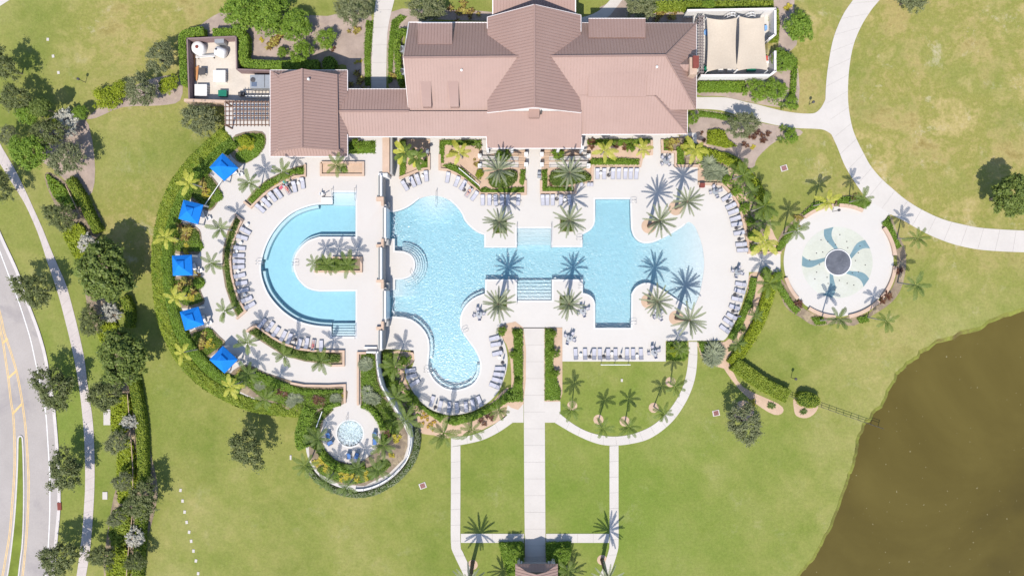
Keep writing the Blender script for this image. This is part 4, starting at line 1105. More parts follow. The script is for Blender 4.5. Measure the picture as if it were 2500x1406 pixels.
for x in (730, 775, 820):
    w = MB().box((P(x, 0)[0], P(0, 384)[1] - 0.03, T + 1.5), (1.6, 0.1, 1.8)).build('window', 'window', club)
    MB().box((P(x, 0)[0], P(0, 384)[1] - 0.1, T + 0.5), (1.8, 0.16, 0.1)).build('sill', 'fascia', w)
for x, y in ((980, 125), (982, 180)):
    t = empty('condenser_unit', P(x, y), label='grey condenser unit against the clubhouse wall, %s' % ('nearer the entry hedge end' if y == 125 else 'beside the link roof'), cat='air conditioner')
    MB().box(P(x, y)[:2] + (0.55,), (1.1, 1.1, 1.1)).build('casing', 'grey_metal', t); c = P(x, y)
    MB().lathe([(0.42, 1.1), (0.42, 1.16), (0.15, 1.18)], 14, (c[0], c[1], 0)).build('fan_guard', 'dark_metal', t)

# ramps with rails and white posts either side of the central steps
for s, x0, x1, lb in ((-1, 1172, 1283, 'grey access ramp with dark rails towards the terrace side'), (1, 1323, 1435, 'grey access ramp with dark rails towards the patio side')):
    t = empty('access_ramp', P((x0 + x1) / 2, 398), label=lb, cat='ramp', group='access ramps')
    lo, hi = (x1, x0) if s < 0 else (x0, x1)
    for y0, y1, nm in ((383, 393, 'run'), (396, 410, 'run')):
        a, b = P(lo, y0), P(lo, y1); c, e = P(hi, y1), P(hi, y0)
        mb = MB(); q = mb.add([(*a[:2], 0.1), (*b[:2], 0.1), (*c[:2], 0.75), (*e[:2], 0.75), (*a[:2], 0), (*b[:2], 0), (*c[:2], 0), (*e[:2], 0)])
        for f in ((0, 1, 2, 3), (4, 5, 1, 0), (5, 6, 2, 1), (6, 7, 3, 2), (7, 4, 0, 3)): mb.face([q + i for i in f])
        mb.build(nm, 'concrete', t)
    for y in (382, 394.5, 411):
        a, b = Vector(P(lo, y)), Vector(P(hi, y))
        MB().tube([a + Vector((0, 0, 0.95)), b + Vector((0, 0, 1.6))], 0.035, 5).build('rail', 'dark_metal', t)
        for k in range(7):
            p = a.lerp(b, k / 6)
            MB().box((p.x, p.y, 0.65 + 0.1 * k), (0.05, 0.05, 0.8 + 0.1 * k)).build('post', 'dark_metal', t)
    for x, y in ((lo - s * 1, 380), (lo - s * 1, 405), (hi, 384), (hi, 408)):
        p = P(x, y)
        MB().box((p[0], p[1], 0.75), (0.62, 0.62, 1.5)).build('pillar', 'white_wall', t)
    sheet('link_walk', [PL([(1178, 342), (1188, 342), (1188, 384), (1178, 384)] if s < 0 else [(1422, 342), (1432, 342), (1432, 384), (1422, 384)])], 0.3, 'concrete', 0.2, kind='structure', label='narrow ' + ('grey walk from porch to ramp, terrace side' if s < 0 else 'grey walk from porch to ramp, patio side'), cat='path')

# ------------------------------------------------------------------ pump yard
yard = empty('pump_yard_wall', P(540, 170), label='brown masonry screen wall around the pump yard', cat='wall')
sheet('yard_floor', [PL([(468, 104), (588, 100), (590, 180), (670, 182), (672, 258), (470, 252)])], 0.03, 'yard_floor', kind='structure', label='beige concrete floor of the pump yard', cat='floor')
for a, b, w, h, m in (((457, 95), (462, 243), 0.2, 2.1, 'yard_wall'), ((456, 95), (576, 90), 0.2, 2.1, 'yard_wall'), ((576, 90), (578, 170), 0.2, 2.1, 'yard_wall'), ((578, 170), (664, 173), 0.2, 2.1, 'yard_wall')):
    a, b = Vector(P(*a, h)) - Vector((0, 0, h)), Vector(P(*b, h)) - Vector((0, 0, h))
    MB().bar(a + Vector((0, 0, h / 2)), b + Vector((0, 0, h / 2)), w, h).build('wall', m, yard)
    MB().bar(a + Vector((0, 0, h + 0.03)), b + Vector((0, 0, h + 0.03)), w + 0.02, 0.07).build('cap', 'yard_wall', yard)
MB().bar(Vector(P(449, 245, 2.4)) - Vector((0, 0, 1.2)), Vector(P(664, 252, 2.4)) - Vector((0, 0, 1.2)), 0.5, 2.4).build('wall', 'tan_wall', yard)
def thing_box(name, px, py, s, mat, label, cat, rz=0.0, z=0.03): return MB().box(P(px, py)[:2] + (z + s[2] / 2,), s, rz).build(name, mat, label=label, cat=cat)
t = empty('filter_tank', P(490, 122), label='large round white filter tank with a brown hatch', cat='tank'); c = P(490, 122)
MB().lathe([(1.15, 0.03), (1.15, 1.1), (0.95, 1.35), (0.5, 1.45)], 24, (c[0], c[1], 0)).build('shell', 'white_paint', t, True)
MB().lathe([(0.28, 1.4), (0.28, 1.55), (0.1, 1.58)], 12, (c[0], c[1], 0)).build('hatch', 'rust_red', t)
t = empty('filter_tank', P(545, 130), label='white horizontal filter tank with a dark port', cat='tank')
c = Vector(P(545, 132)); MB().tube([c + Vector((-0.9, 0.3, 0.9)), c + Vector((-0.7, 0.2, 0.9)), c + Vector((0.7, -0.3, 0.9)), c + Vector((0.9, -0.4, 0.9))], [0.6, 0.85, 0.85, 0.5], 16).build('shell', 'white_paint', t, True)
MB().lathe([(0.18, 1.6), (0.18, 1.85), (0.1, 1.9)], 10, (c.x - 0.5, c.y + 0.2, 0)).build('port', 'dark_metal', t)
MB().box((c.x, c.y, 0.2), (1.4, 0.9, 0.35), -0.4).build('cradle', 'grey_metal', t)
t = empty('control_cabinet', P(545, 107), label='grey steel control cabinet between the tanks', cat='cabinet')
MB().box(P(545, 107)[:2] + (0.85,), (1.6, 0.9, 1.6)).build('casing', 'grey_metal', t); MB().box(P(545, 111)[:2] + (0.9,), (1.3, 0.06, 1.2)).build('door', 'steel', t)
for px, py, lb in ((541, 190, 'white ribbed pump cover in the middle of the pump yard'), (496, 224, 'white ribbed pump cover in the corner of the pump yard')):
    t = empty('pump_cover', P(px, py), label=lb, cat='pump cover', group='pump covers')
    MB().box(P(px, py)[:2] + (0.4,), (2.0, 1.9, 0.74)).build('body', 'white_paint', t)
    MB().box(P(px - 0.3, py)[:2] + (0.84,), (2.1, 2.0, 0.14)).build('lid', 'white_wall', t)
    for k in range(4): MB().box(P(px + 14.6, py - 9 + k * 6)[:2] + (0.45,), (0.08, 0.2, 0.6)).build('rib', 'grey_metal', t)
t = empty('air_handler', P(645, 205), label='large pale grey air handler beside the clubhouse wing', cat='air conditioner')
MB().box(P(645, 207)[:2] + (0.9,), (3.6, 2.3, 1.75)).build('casing', 'grey_metal', t); MB().box(P(630, 214)[:2] + (1.8,), (0.9, 0.8, 0.06)).build('panel', 'steel', t)
c = P(627, 203); MB().lathe([(0.42, 1.77), (0.42, 1.86), (0.15, 1.9)], 14, (c[0], c[1], 0)).build('fan_guard', 'dark_metal', t)
MB().box(P(655, 206)[:2] + (1.81,), (0.06, 2.2, 0.05)).build('panel_joint', 'dark_metal', t)
t = empty('storage_bin', P(547, 231), label='dark green plastic storage bin on the yard floor', cat='bin')
MB().box(P(547, 231)[:2] + (0.35,), (1.35, 1.0, 0.65)).build('body', 'green_plastic', t); MB().box(P(547, 231)[:2] + (0.71,), (1.45, 1.1, 0.08)).build('lid', 'green_plastic', t)
t = empty('pump_motor', P(594, 232), label='dark grey pump motor on pipes', cat='pump'); c = Vector(P(594, 232))
MB().tube([c + Vector((-0.6, 0, 0.45)), c + Vector((0.4, 0, 0.45))], 0.38, 12).build('motor', 'dark_metal', t); MB().box((c.x, c.y, 0.1), (1.2, 0.7, 0.15)).build('base', 'grey_metal', t)
for y in (236, 240): MB().tube([Vector(P(600, y)) + Vector((0, 0, 0.3)), Vector(P(662, y)) + Vector((0, 0, 0.3))], 0.07, 8).build('pipe', 'steel', t)
for k, (px, py, a) in enumerate(((473, 150, 0.02), (476, 152, -0.03), (477, 180, 0.12), (480, 182, 0.04), (483, 179, -0.1))):
    MB().box(P(px, py)[:2] + (0.06 + 0.05 * k,), (0.32, 2.4, 0.05), a).build('lumber_board', 'lumber', label='%s orange lumber board from the tank end of the pile by the yard wall' % ('first', 'second', 'third', 'fourth', 'fifth')[k], cat='board', group='lumber pile')
t = empty('work_table', P(498, 180), label='dark metal work table in the pump yard', cat='table')
MB().box(P(498, 178)[:2] + (0.8,), (1.15, 1.25, 0.08)).build('top', 'dark_metal', t)
for a, b in ((-1, -1), (-1, 1), (1, -1), (1, 1)): MB().box((P(498, 178)[0] + a * .5, P(498, 178)[1] + b * .55, 0.4), (0.07, 0.07, 0.76)).build('leg', 'dark_metal', t)
t = empty('pipe_rack', P(510, 134), label='white pipe rack between the filter tanks', cat='pipe')
for k in range(3): MB().tube([Vector(P(480, 137 + 3 * k)) + Vector((0, 0, .4)), Vector(P(528, 134 + 3 * k)) + Vector((0, 0, .4))], 0.07, 6).build('pipe', 'white_paint' if k else 'grey_metal', t)
for x in (486, 524): MB().box(P(x, 138)[:2] + (0.2,), (0.1, 0.9, 0.36)).build('stand', 'dark_metal', t)


def pergola(x0, x1, y0, y1, z0, h, nb, nr, mat, label, along):
    t = empty('pergola', P((x0 + x1) / 2, (y0 + y1) / 2, z0), label=label, cat='pergola')
    z = z0 + h
    for x, y in ((x0, y0), (x1, y0), (x0, y1), (x1, y1)):
        p = P(x, y, z); MB().box((p[0], p[1], z0 + h / 2), (0.22, 0.22, h)).build('post', mat, t)
    for k in range(nb):
        f = k / (nb - 1)
        a, b = (P(x0 - 3, y0 + (y1 - y0) * f, z), P(x1 + 3, y0 + (y1 - y0) * f, z)) if along == 'x' else (P(x0 + (x1 - x0) * f, y0 - 3, z), P(x0 + (x1 - x0) * f, y1 + 3, z))
        MB().bar(a, b, 0.13, 0.24).build('beam', mat, t)
    for k in range(nr):
        f = k / (nr - 1)
        a, b = (P(x0 + (x1 - x0) * f, y0 - 4, z + .22), P(x0 + (x1 - x0) * f, y1 + 4, z + .22)) if along == 'x' else (P(x0 - 3, y0 + (y1 - y0) * f, z + .22), P(x1 + 3, y0 + (y1 - y0) * f, z + .22))
        MB().bar(a, b, 0.1, 0.2).build('rafter', mat, t)
    return t


pergola(551, 657, 250, 305, T, 2.7, 6, 13, 'timber', 'brown timber pergola between pump yard and clubhouse wing', 'x')
pergola(1707, 1716, 42, 176, 0, 3.2, 3, 20, 'grey_timber', 'narrow grey pergola along the patio side of the clubhouse', 'y')

# ------------------------------------------------------------------ patio with shade sails
sheet('patio_floor', [PL([(1690, 40), (1880, 34), (1880, 92), (1862, 106), (1862, 130), (1880, 140), (1880, 190), (1690, 192)])], 0.035, 'deck', kind='structure', label='pale floor of the walled play patio', cat='floor')
pw = empty('patio_wall', P(1790, 110), label='tall white wall around the shade sail patio', cat='wall')
for a, b in (((1668, 42), (1880, 38)), ((1878, 38), (1878, 100)), ((1878, 99), (1863, 110)), ((1878, 138), (1878, 186)), ((1880, 185), (1866, 196)), ((1866, 196), (1700, 197))):
    p, q = Vector(P(*a)), Vector(P(*b)); u = Vector((0, 0, 1.35))
    MB().bar(p + u, q + u, 0.28, 2.7).build('wall', 'white_wall', pw)
    MB().bar(p + Vector((0, 0, 2.74)), q + Vector((0, 0, 2.74)), 0.36, 0.1).build('cap', 'fascia', pw)
t = empty('patio_gate', P(1863, 124), label='dark metal gate in the patio wall', cat='gate')
for k in range(9):
    p = P(1863, 111 + k * 3.2); MB().box((p[0], p[1], 1.0), (0.05, 0.05, 1.9)).build('bar', 'dark_metal', t)
for z in (0.15, 1.9): MB().bar(Vector(P(1863, 110)) + Vector((0, 0, z)), Vector(P(1863, 138)) + Vector((0, 0, z)), 0.06, 0.06).build('rail', 'dark_metal', t)


def sail(corners, label):
    t = empty('shade_sail', P(*corners[0], 0), label=label, cat='shade sail', group='patio shade sails')
    z = 3.6
    C4 = [np.array(P(a, b, z)[:2]) for a, b in corners]
    mb = MB(); N = 16; g = []
    mid = sum(C4) / 4
    for j in range(N + 1):
        for i in range(N + 1):
            u, v = i / N, j / N
            p = C4[0] * (1 - u) * (1 - v) + C4[1] * u * (1 - v) + C4[2] * u * v + C4[3] * (1 - u) * v
            e = max(4 * u * (1 - u) * (1 - 4 * v * (1 - v)) ** 3, 4 * v * (1 - v) * (1 - 4 * u * (1 - u)) ** 3)
            p = p + (mid - p) * 0.08 * e
            g.append((p[0], p[1], z - 0.45 * 4 * u * (1 - u) * 4 * v * (1 - v) + 0.35 * (2 * u - 1) * (2 * v - 1)))
    mb.add(g)
    for j in range(N):
        for i in range(N): q = j * (N + 1) + i; mb.face([q, q + N + 1, q + N + 2, q + 1])
    mb.build('canvas', 'sail', t, True)
    for c in C4: MB().tube([(c[0], c[1], 0), (c[0], c[1], z + 0.4)], 0.07, 8).build('post', 'white_paint', t)


sail([(1724, 46), (1801, 42), (1797, 173), (1726, 175)], 'cream shade sail next to the narrow pergola')
sail([(1803, 42), (1868, 40), (1872, 174), (1799, 173)], 'cream shade sail next to the patio gate')
def stool(px, py, mat, label, r=0.4, h=0.55): c = P(px, py); return MB().lathe([(r * .8, 0.04), (r * .8, h - .06), (r, h - .05), (r, h), (r * .5, h + .02)], 14, (c[0], c[1], 0)).build('play_table', mat, label=label, cat='play table')
stool(1724, 82, 'sky_plastic', 'round pale blue play table beside the pergola', 0.55); stool(1735, 128, 'blue_cushion', 'small dark blue play table under the sail edge', 0.3)
for px, py, s, m, lb in ((1722, 172, (0.9, 1.2, 0.6), 'green_plastic', 'green plastic play box beside the pergola'), (1832, 173, (1.5, 0.5, 0.5), 'green_plastic', 'long green plastic bench by the patio wall'), (1757, 174, (0.8, 0.5, 0.5), 'white_paint', 'small white toy chest by the patio wall'),
                        (1783, 174, (1.3, 0.6, 0.5), 'white_paint', 'wide white toy chest by the patio wall'), (1868, 146, (0.4, 0.8, 0.6), 'red_plastic', 'red plastic toy kitchen near the gate'), (1871, 155, (0.4, 0.4, 0.5), 'white_paint', 'white plastic cube seat near the gate'), (1866, 72, (0.4, 0.7, 0.7), 'sky_plastic', 'pale blue toy house near the gate')):
    o = empty('play_box', P(px, py), label=lb, cat='toy')
    MB().box(P(px, py)[:2] + (0.04 + s[2] / 2,), s).build('body', m, o); MB().box(P(px, py)[:2] + (0.08 + s[2],), (s[0] + .06, s[1] + .06, 0.07)).build('lid', m, o)
for x, lb in ((1776, 'pale arched climbing frame under the first sail'), (1822, 'pale arched climbing frame under the second sail')):
    c = Vector(P(x, 52)); t = empty('climbing_arch', c, label=lb, cat='climbing frame')
    for k in (-0.25, 0.25): MB().tube([c + Vector((1.1 * math.cos(a), k, 3.1 * math.sin(a))) for a in np.linspace(0, math.pi, 13)], 0.06, 6).build('arch', 'white_paint', t)
    for a in np.linspace(0.4, math.pi - 0.4, 6): MB().bar(c + Vector((1.1 * math.cos(a), -.25, 3.1 * math.sin(a))), c + Vector((1.1 * math.cos(a), .25, 3.1 * math.sin(a))), 0.05, 0.05).build('rung', 'white_paint', t)

# ------------------------------------------------------------------ pavilion at the end of the central walk
pv = empty('pavilion', P(1307, 1400), label='small pavilion with a mauve brown hipped roof on the central walk', cat='pavilion')
c = [P(1258, 1376, 4.2), P(1362, 1376, 4.2), P(1362, 1500, 4.2), P(1258, 1500, 4.2)]
ra, rb = P(1310, 1374, 6.4), P(1310, 1490, 6.4)
yg = c[0][1] - 0.9
roof(pv, [c[0], (c[0][0], c[2][1], 4.2), (rb[0], c[2][1], 6.4), (rb[0], yg, 6.4), (c[0][0] + 2.0, yg, 5.3)], 'x', world=True)
roof(pv, [c[1], (c[1][0], c[2][1], 4.2), (rb[0], c[2][1], 6.4), (rb[0], yg, 6.4), (c[1][0] - 2.0, yg, 5.3)], 'x', world=True)
roof(pv, [c[0], c[1], (c[1][0] - 2.0, yg, 5.2), (c[0][0] + 2.0, yg, 5.2)], 'y', world=True)
for x in (c[0][0] + .6, c[1][0] - .6):
    for y in (c[0][1] - .6, c[2][1] + .6): MB().box((x, y, 2.05), (0.45, 0.45, 4.1)).build('column', 'white_wall', pv)
mb = MB(); mb.poly([(c[0][0] + 2.0, yg - .05, 5.2), (rb[0], yg - .05, 6.3), (c[1][0] - 2.0, yg - .05, 5.2)]); mb.build('shade_dark_gable', 'dark_metal', pv)  # gable end on the shadow side, its shade put in as a dark colour
for k in range(3): MB().box(P(1307, 1364 + k * 4)[:2] + (0.08 + 0.07 * k,), (5.4, 0.5, 0.16 + 0.14 * k)).build('step', 'concrete', pv)
for x in (1270, 1342):
    for k in range(2): MB().box(P(x + (k * 6 - 3), 1366)[:2] + (0.7,), (0.3, 0.3, 1.4)).build('newel', 'white_wall', pv)
MB().prism(PL([(1262, 1374), (1352, 1374), (1352, 1500), (1262, 1500)]), 0, 0.4).build('floor', 'concrete', pv)


# ------------------------------------------------------------------ pool furniture
def mesh_lounger():
    L, W = 1.95, 0.68
    fr = MB()
    for s in (-1, 1):
        fr.bar((-0.95, s * W / 2, 0.30), (0.95, s * W / 2, 0.30), 0.05, 0.06)
    fr.bar((-0.95, -W / 2, 0.30), (-0.95, W / 2, 0.30), 0.05, 0.06).bar((0.95, -W / 2, 0.30), (0.95, W / 2, 0.30), 0.05, 0.06)
    fr.bar((0.28, -W / 2, 0.33), (0.86, -W / 2, 0.74), 0.045, 0.05).bar((0.28, W / 2, 0.33), (0.86, W / 2, 0.74), 0.045, 0.05).bar((0.86, -W / 2, 0.74), (0.86, W / 2, 0.74), 0.045, 0.05)
    fr.bar((0.6, -W / 2, 0.55), (0.75, -W / 2, 0.3), 0.03, 0.03).bar((0.6, W / 2, 0.55), (0.75, W / 2, 0.3), 0.03, 0.03)
    seat = MB()
    n = 8
    for i in range(n):
        a, b = -0.93 + 1.2 * i / n, -0.93 + 1.2 * (i + 1) / n
        za, zb = 0.335 - 0.03 * math.sin(math.pi * i / n), 0.335 - 0.03 * math.sin(math.pi * (i + 1) / n)
        seat.poly([(a, -0.31, za), (b, -0.31, zb), (b, 0.31, zb), (a, 0.31, za)])
    back = MB()
    back.bar((0.30, 0, 0.36), (0.86, 0, 0.755), 0.62, 0.025)
    leg = MB().box((0, 0, 0.15), (0.05, 0.05, 0.3))
    return fr.mesh('frame', 'lounger_frame'), seat.mesh('seat', 'sling'), back.mesh('backrest', 'sling'), leg.mesh('leg', 'lounger_frame')


LF, LS, LB, LL = mesh_lounger()
lounger0 = empty('sun_lounger', (0, 0, 0), 0, 'grey sling sun lounger', 'sun lounger', 'sun loungers')
link('frame', LF, lounger0); link('seat', LS, lounger0); link('backrest', LB, lounger0)
for a in (-0.85, 0.75):
    for b in (-0.32, 0.32): link('leg', LL, lounger0, (a, b, 0))
USED = {'lounger': False, 'chair': False}


def place(proto, key, px, py, z, deg, label, group):
    """local +X is the head end; deg is its heading in the picture, counter-clockwise from right"""
    a = math.radians(deg + random.uniform(-4, 4))
    if not USED.get(key):
        USED[key] = True
        proto.location, proto.rotation_euler = P(px, py, z), (0, 0, a)
        proto['label'], proto['group'] = label, group
        return proto
    return clone(proto, P(px, py, z), a, label=label, group=group)


DZ = 0.07
NTH = 'first second third fourth fifth sixth seventh eighth ninth tenth eleventh twelfth'.split()
ROWS = [
    (T, ('behind the pool lift planter', 'the cabana walk'), [(637, 509, 136), (652, 495, 132), (667, 481, 128), (681, 473, 124), (703, 463, 117), (720, 457, 104), (740, 448, 98)]),
    (T, ('along the west planter', 'the second cabana'), [(601, 564, 152), (593, 580, 165), (587, 606, 172), (585, 624, 178), (585, 638, 180), (585, 652, 182), (587, 673, 190), (592, 691, 192), (595.5, 709, 196), (604.5, 730.6, 204), (612, 746, 208)]),
    (T, ('along the lower planter', 'the fourth cabana'), [(642, 789, 232), (661, 797, 235), (675, 810, 238), (693, 820, 244), (708, 826.5, 248), (732, 839, 255), (750, 838, 260), (766, 842, 264), (785, 844, 268)]),
    (DZ, ('on the curve below the banana palm', 'the terrace wall'), [(989, 454, 118), (1008, 445, 114), (1021, 439, 110), (1041, 431, 96)]),
    (DZ, ('on the curve facing the shallow end', 'the banana palm walk'), [(1093.5, 434, 76), (1116, 444, 66), (1131, 453, 60), (1145, 470, 54), (1159, 479, 54)]),
    (DZ, ('in the row below the ramp planter', 'the shallow end'), [(1178.5, 489, 90), (1195, 489, 90), (1210, 489, 90), (1226, 489, 90), (1240, 489, 90), (1265, 489, 88)]),
    (DZ, ('in the short row below the stepped planter', 'the central steps'), [(1325, 489, 90), (1336, 489, 90), (1349, 489, 90), (1369, 489, 90), (1390, 489, 92)]),
    (DZ, ('in the row above the square arm', 'the stepped planter'), [(1458, 425, 90), (1474.5, 425, 90), (1496, 425, 90), (1510, 425, 90), (1526, 425, 90), (1539, 425, 90), (1553, 425, 88)]),
    (DZ, ('on the upper beach entry arc', 'the litter bin'), [(1772.6, 483, 35), (1783, 503.5, 28), (1789, 517.6, 24), (1794, 534, 16), (1797, 548, 12), (1803, 569, 8), (1808, 597, 6), (1811, 611, 4)]),
    (DZ, ('on the lower beach entry arc', 'the splash pad link'), [(1807, 694, -10), (1804.6, 710.6, -14), (1798, 730, -14), (1792, 750, -18), (1785, 772, -32), (1776, 785, -32), (1767.5, 803, -34)]),
    (DZ, ('in the row at the lawn edge', 'the central walk'), [(1405, 864, 270), (1428, 864, 270), (1450, 864, 270), (1464, 864, 270), (1484, 864, 270), (1502, 864, 270), (1530, 864, 270), (1545, 864, 270), (1564, 864, 270)]),
    (DZ, ('on the inner side of the narrow bay', 'the bay ladder'), [(1207.5, 825, 12), (1211, 840, 12), (1215, 862, 14), (1221.5, 899, 0), (1218, 913, -8), (1214, 927, -14), (1207.5, 941, -24)]),
    (DZ, ('along the foot of the narrow bay', 'the garden wall'), [(1055, 979, 250), (1075, 989.5, 258), (1097, 993, 268), (1116, 995, 272), (1138, 992, 276), (1155, 987, 282), (1171, 979, 290)]),
    (DZ, ('on the outer side of the narrow bay', 'the terrace wall'), [(1002, 904, 186), (1005, 918, 196), (1013, 934, 208)]),
]
LOUNGERS = {}
for z, lb, L in ROWS:
    where, land = lb
    for i, (px, py, a) in enumerate(L):
        LOUNGERS[(px, py)] = (place(lounger0, 'lounger', px, py, z, a, '%s grey sling lounger from %s, %s' % (NTH[i], land, where), 'sun loungers ' + where), a)

# blue cushioned chairs round the spa
blue = empty('lounge_chair', P(803, 1062, T), 0, 'blue cushioned lounge chair', 'lounge chair', 'spa chairs')
link('seat', MB().box((-0.1, 0, 0.36), (0.8, 0.62, 0.14)).mesh('seat', 'blue_cushion'), blue)
link('backrest', MB().box((0.42, 0, 0.62), (0.16, 0.62, 0.62), 0, 0, 0.35).mesh('backrest', 'blue_cushion'), blue)
arm = MB().bar((-0.45, 0, 0.55), (0.4, 0, 0.58), 0.07, 0.05).bar((-0.4, 0, 0), (-0.4, 0, 0.55), 0.05, 0.05).bar((0.38, 0, 0), (0.38, 0, 0.58), 0.05, 0.05).mesh('arm', 'dark_metal')
for s in (-0.36, 0.36): link('arm', arm, blue, (0, s, 0))
for i, (px, py, a) in enumerate(((803, 1063, 100), (807, 1080, 30), (916, 1061, 92), (916, 1077, 88), (853, 1112, 90), (872, 1111, 72))):
    lb = ('blue lounge chair beside the spa on the hedge side', 'blue lounge chair beside the spa on the curved wall side', 'blue lounge chair below the spa in palm shade')[i // 2]
    place(blue, 'blue', px, py, T, a, lb, 'spa: ' + lb)

# closed umbrellas on round bases
umb = empty('closed_umbrella', (0, 0, 0), 0, 'closed umbrella', 'umbrella', 'closed umbrellas')
link('base', MB().lathe([(0.34, 0), (0.34, 0.06), (0.12, 0.1), (0.05, 0.3)], 16).mesh('base', 'dark_metal'), umb)
link('pole', MB().tube([(0, 0, 0.1), (0, 0, 2.5)], 0.03, 6).mesh('pole', 'grey_metal'), umb)
link('canopy', MB().lathe([(0.04, 1.05), (0.16, 1.15), (0.13, 1.7), (0.07, 2.3), (0.03, 2.55)], 9).mesh('canopy', 'umbrella_cloth'), umb)
for px, py, z, lb in ((1439.5, 871, DZ, 'at the lawn edge lounger row'), (1474, 870, DZ, 'at the lawn edge lounger row'), (1514, 871, DZ, 'at the lawn edge lounger row'), (1486, 428, DZ, 'in the row above the square pool arm'),
                      (1776.5, 492, DZ, 'on the upper beach entry arc'), (1797.5, 557, DZ, 'on the upper beach entry arc'), (1804.6, 584, DZ, 'on the upper beach entry arc'), (1794, 719.5, DZ, 'on the lower beach entry arc'), (1789.5, 760, DZ, 'on the lower beach entry arc'), (1798, 771, DZ, 'on the lower beach entry arc'),
                      (1223, 850, DZ, 'beside the narrow bay loungers'), (1227, 885, DZ, 'beside the narrow bay loungers'), (1063, 994, DZ, 'at the foot of the narrow bay'), (1133, 464, DZ, 'among the shallow end loungers'), (1359, 486, DZ, 'in the short row below the date palm planter'),
                      (1000, 452, DZ, 'beside the terrace wall loungers'), (708, 452, T, 'near the pool lift loungers'), (721, 829, T, 'along the lower planter of the half ring pool')):
    l2 = 'closed grey umbrella on a round base ' + lb
    place(umb, 'umb', px, py, z, random.uniform(0, 360), l2, 'umbrellas ' + lb)

# small round side tables
side = empty('side_table', (0, 0, 0), 0, 'side table', 'side table', 'side tables')
link('top', MB().lathe([(0.24, 0.44), (0.26, 0.45), (0.26, 0.48), (0.2, 0.485)], 16).mesh('top', 'white_wall'), side)
leg = MB().bar((0, 0, 0.45), (0.2, 0, 0), 0.03, 0.03).mesh('leg', 'lounger_frame')
for k in range(3): link('leg', leg, side, (0, 0, 0), (0, 0, k * 2.094))
for px, py, z, lb in ((1417, 865, DZ, 'in the lawn edge lounger row'), (1493, 862, DZ, 'in the lawn edge lounger row'), (1554, 868, DZ, 'in the lawn edge lounger row'), (606, 549, T, 'on the west rim of the half ring pool'), (590.5, 594, T, 'on the west rim of the half ring pool'), (580, 614, T, 'on the west rim of the half ring pool'),
                      (643, 500, T, 'among the loungers near the pool lift'), (659, 486, T, 'among the loungers near the pool lift'), (730, 448, T, 'among the loungers near the pool lift'), (584, 663, T, 'on the west rim of the half ring pool'), (600, 719.5, T, 'on the west rim of the half ring pool'), (1466, 424, DZ, 'in the row above the square pool arm'),
                      (1032, 431, DZ, 'beside the terrace wall loungers'), (1379, 489, DZ, 'in the short row below the date palm planter'), (1219, 872, DZ, 'beside the narrow bay loungers')):
    l2 = 'small round white side table ' + lb
    place(side, 'side', px, py, z, random.uniform(0, 360), l2, 'side tables ' + lb)

# dining sets: round table, chairs drawn up, closed umbrella
table = empty('dining_table', (0, 0, 0), 0, 'dining table', 'table', 'dining tables')
link('top', MB().lathe([(0.5, 0.7), (0.56, 0.71), (0.56, 0.75), (0.45, 0.755)], 20).mesh('top', 'grey_metal'), table)
link('pedestal', MB().lathe([(0.3, 0), (0.3, 0.04), (0.06, 0.1), (0.06, 0.7)], 12).mesh('pedestal', 'dark_metal'), table)
dch = empty('dining_chair', (0, 0, 0), 0, 'dining chair', 'chair', 'dining chairs')
link('seat', MB().box((0, 0, 0.44), (0.46, 0.48, 0.04)).mesh('seat', 'sling'), dch)
link('backrest', MB().box((0.26, 0, 0.7), (0.05, 0.48, 0.5), 0, 0, 0.2).mesh('backrest', 'sling'), dch)
lg = MB().box((0, 0, 0.22), (0.04, 0.04, 0.44)).mesh('leg', 'lounger_frame')
am = MB().bar((-0.2, 0, 0.64), (0.24, 0, 0.66), 0.04, 0.03).bar((-0.2, 0, 0.44), (-0.2, 0, 0.64), 0.03, 0.03).mesh('armrest', 'lounger_frame')
for a in (-0.2, 0.2):
    for b in (-0.22, 0.22): link('leg', lg, dch, (a, b, 0))
for b in (-0.26, 0.26): link('armrest', am, dch, (0, b, 0))
for px, py, a0, lb in ((1624, 395, 45, 'in the dining nook'), (1744, 469, 20, 'at the top of the beach entry arc'), (1798, 664, 70, 'by the splash pad link'), (1605, 769, 30, 'beside the palm ring of the square arm'), (1595, 859, 15, 'at the end of the lawn edge row'), (1170, 767, 10, 'inside the narrow bay curve'), (1422, 759, 25, 'under the date palm by the bottom steps'), (1390, 825, 60, 'at the start of the lawn edge row')):
    place(table, 'table', px, py, DZ, 0, 'round grey dining table ' + lb, 'dining tables')
    for k in range(4):
        a = a0 + 90 * k + random.uniform(-8, 8); r = 11.5 + random.uniform(-1, 1.5)
        place(dch, 'chair', px + r * math.cos(math.radians(a)), py - r * math.sin(math.radians(a)), DZ, a, 'grey sling dining chair at the round table ' + lb, 'chairs ' + lb)
    place(umb, 'umb', px, py, 0.3, 0, 'closed grey umbrella standing through the table ' + lb, 'table umbrellas')
for x in (1419, 1436, 1443.5): place(dch, 'chair', x, 453, DZ, 90, 'grey sling chair against the stepped planter wall', 'chairs against the stepped planter wall')
t = empty('towel_bin', P(1316, 430, DZ), label='pale grey towel bins beside the central steps', cat='bin')
for k in (0, 1): MB().box(P(1316, 425 + 8 * k)[:2] + (0.5,), (0.6, 0.42, 0.85)).build('bin', 'grey_metal', t)
MB().box(P(1045, 372)[:2] + (0.65,), (0.45, 0.75, 1.2)).build('utility_cabinet', 'grey_metal', label='grey utility cabinet beside the banana palm bed', cat='cabinet')
MB().box(P(1712, 454)[:2] + (0.5,), (0.8, 0.7, 0.9)).build('litter_bin', 'rust_red', label='dark red brown litter bin at the deck corner by the date palms', cat='bin')

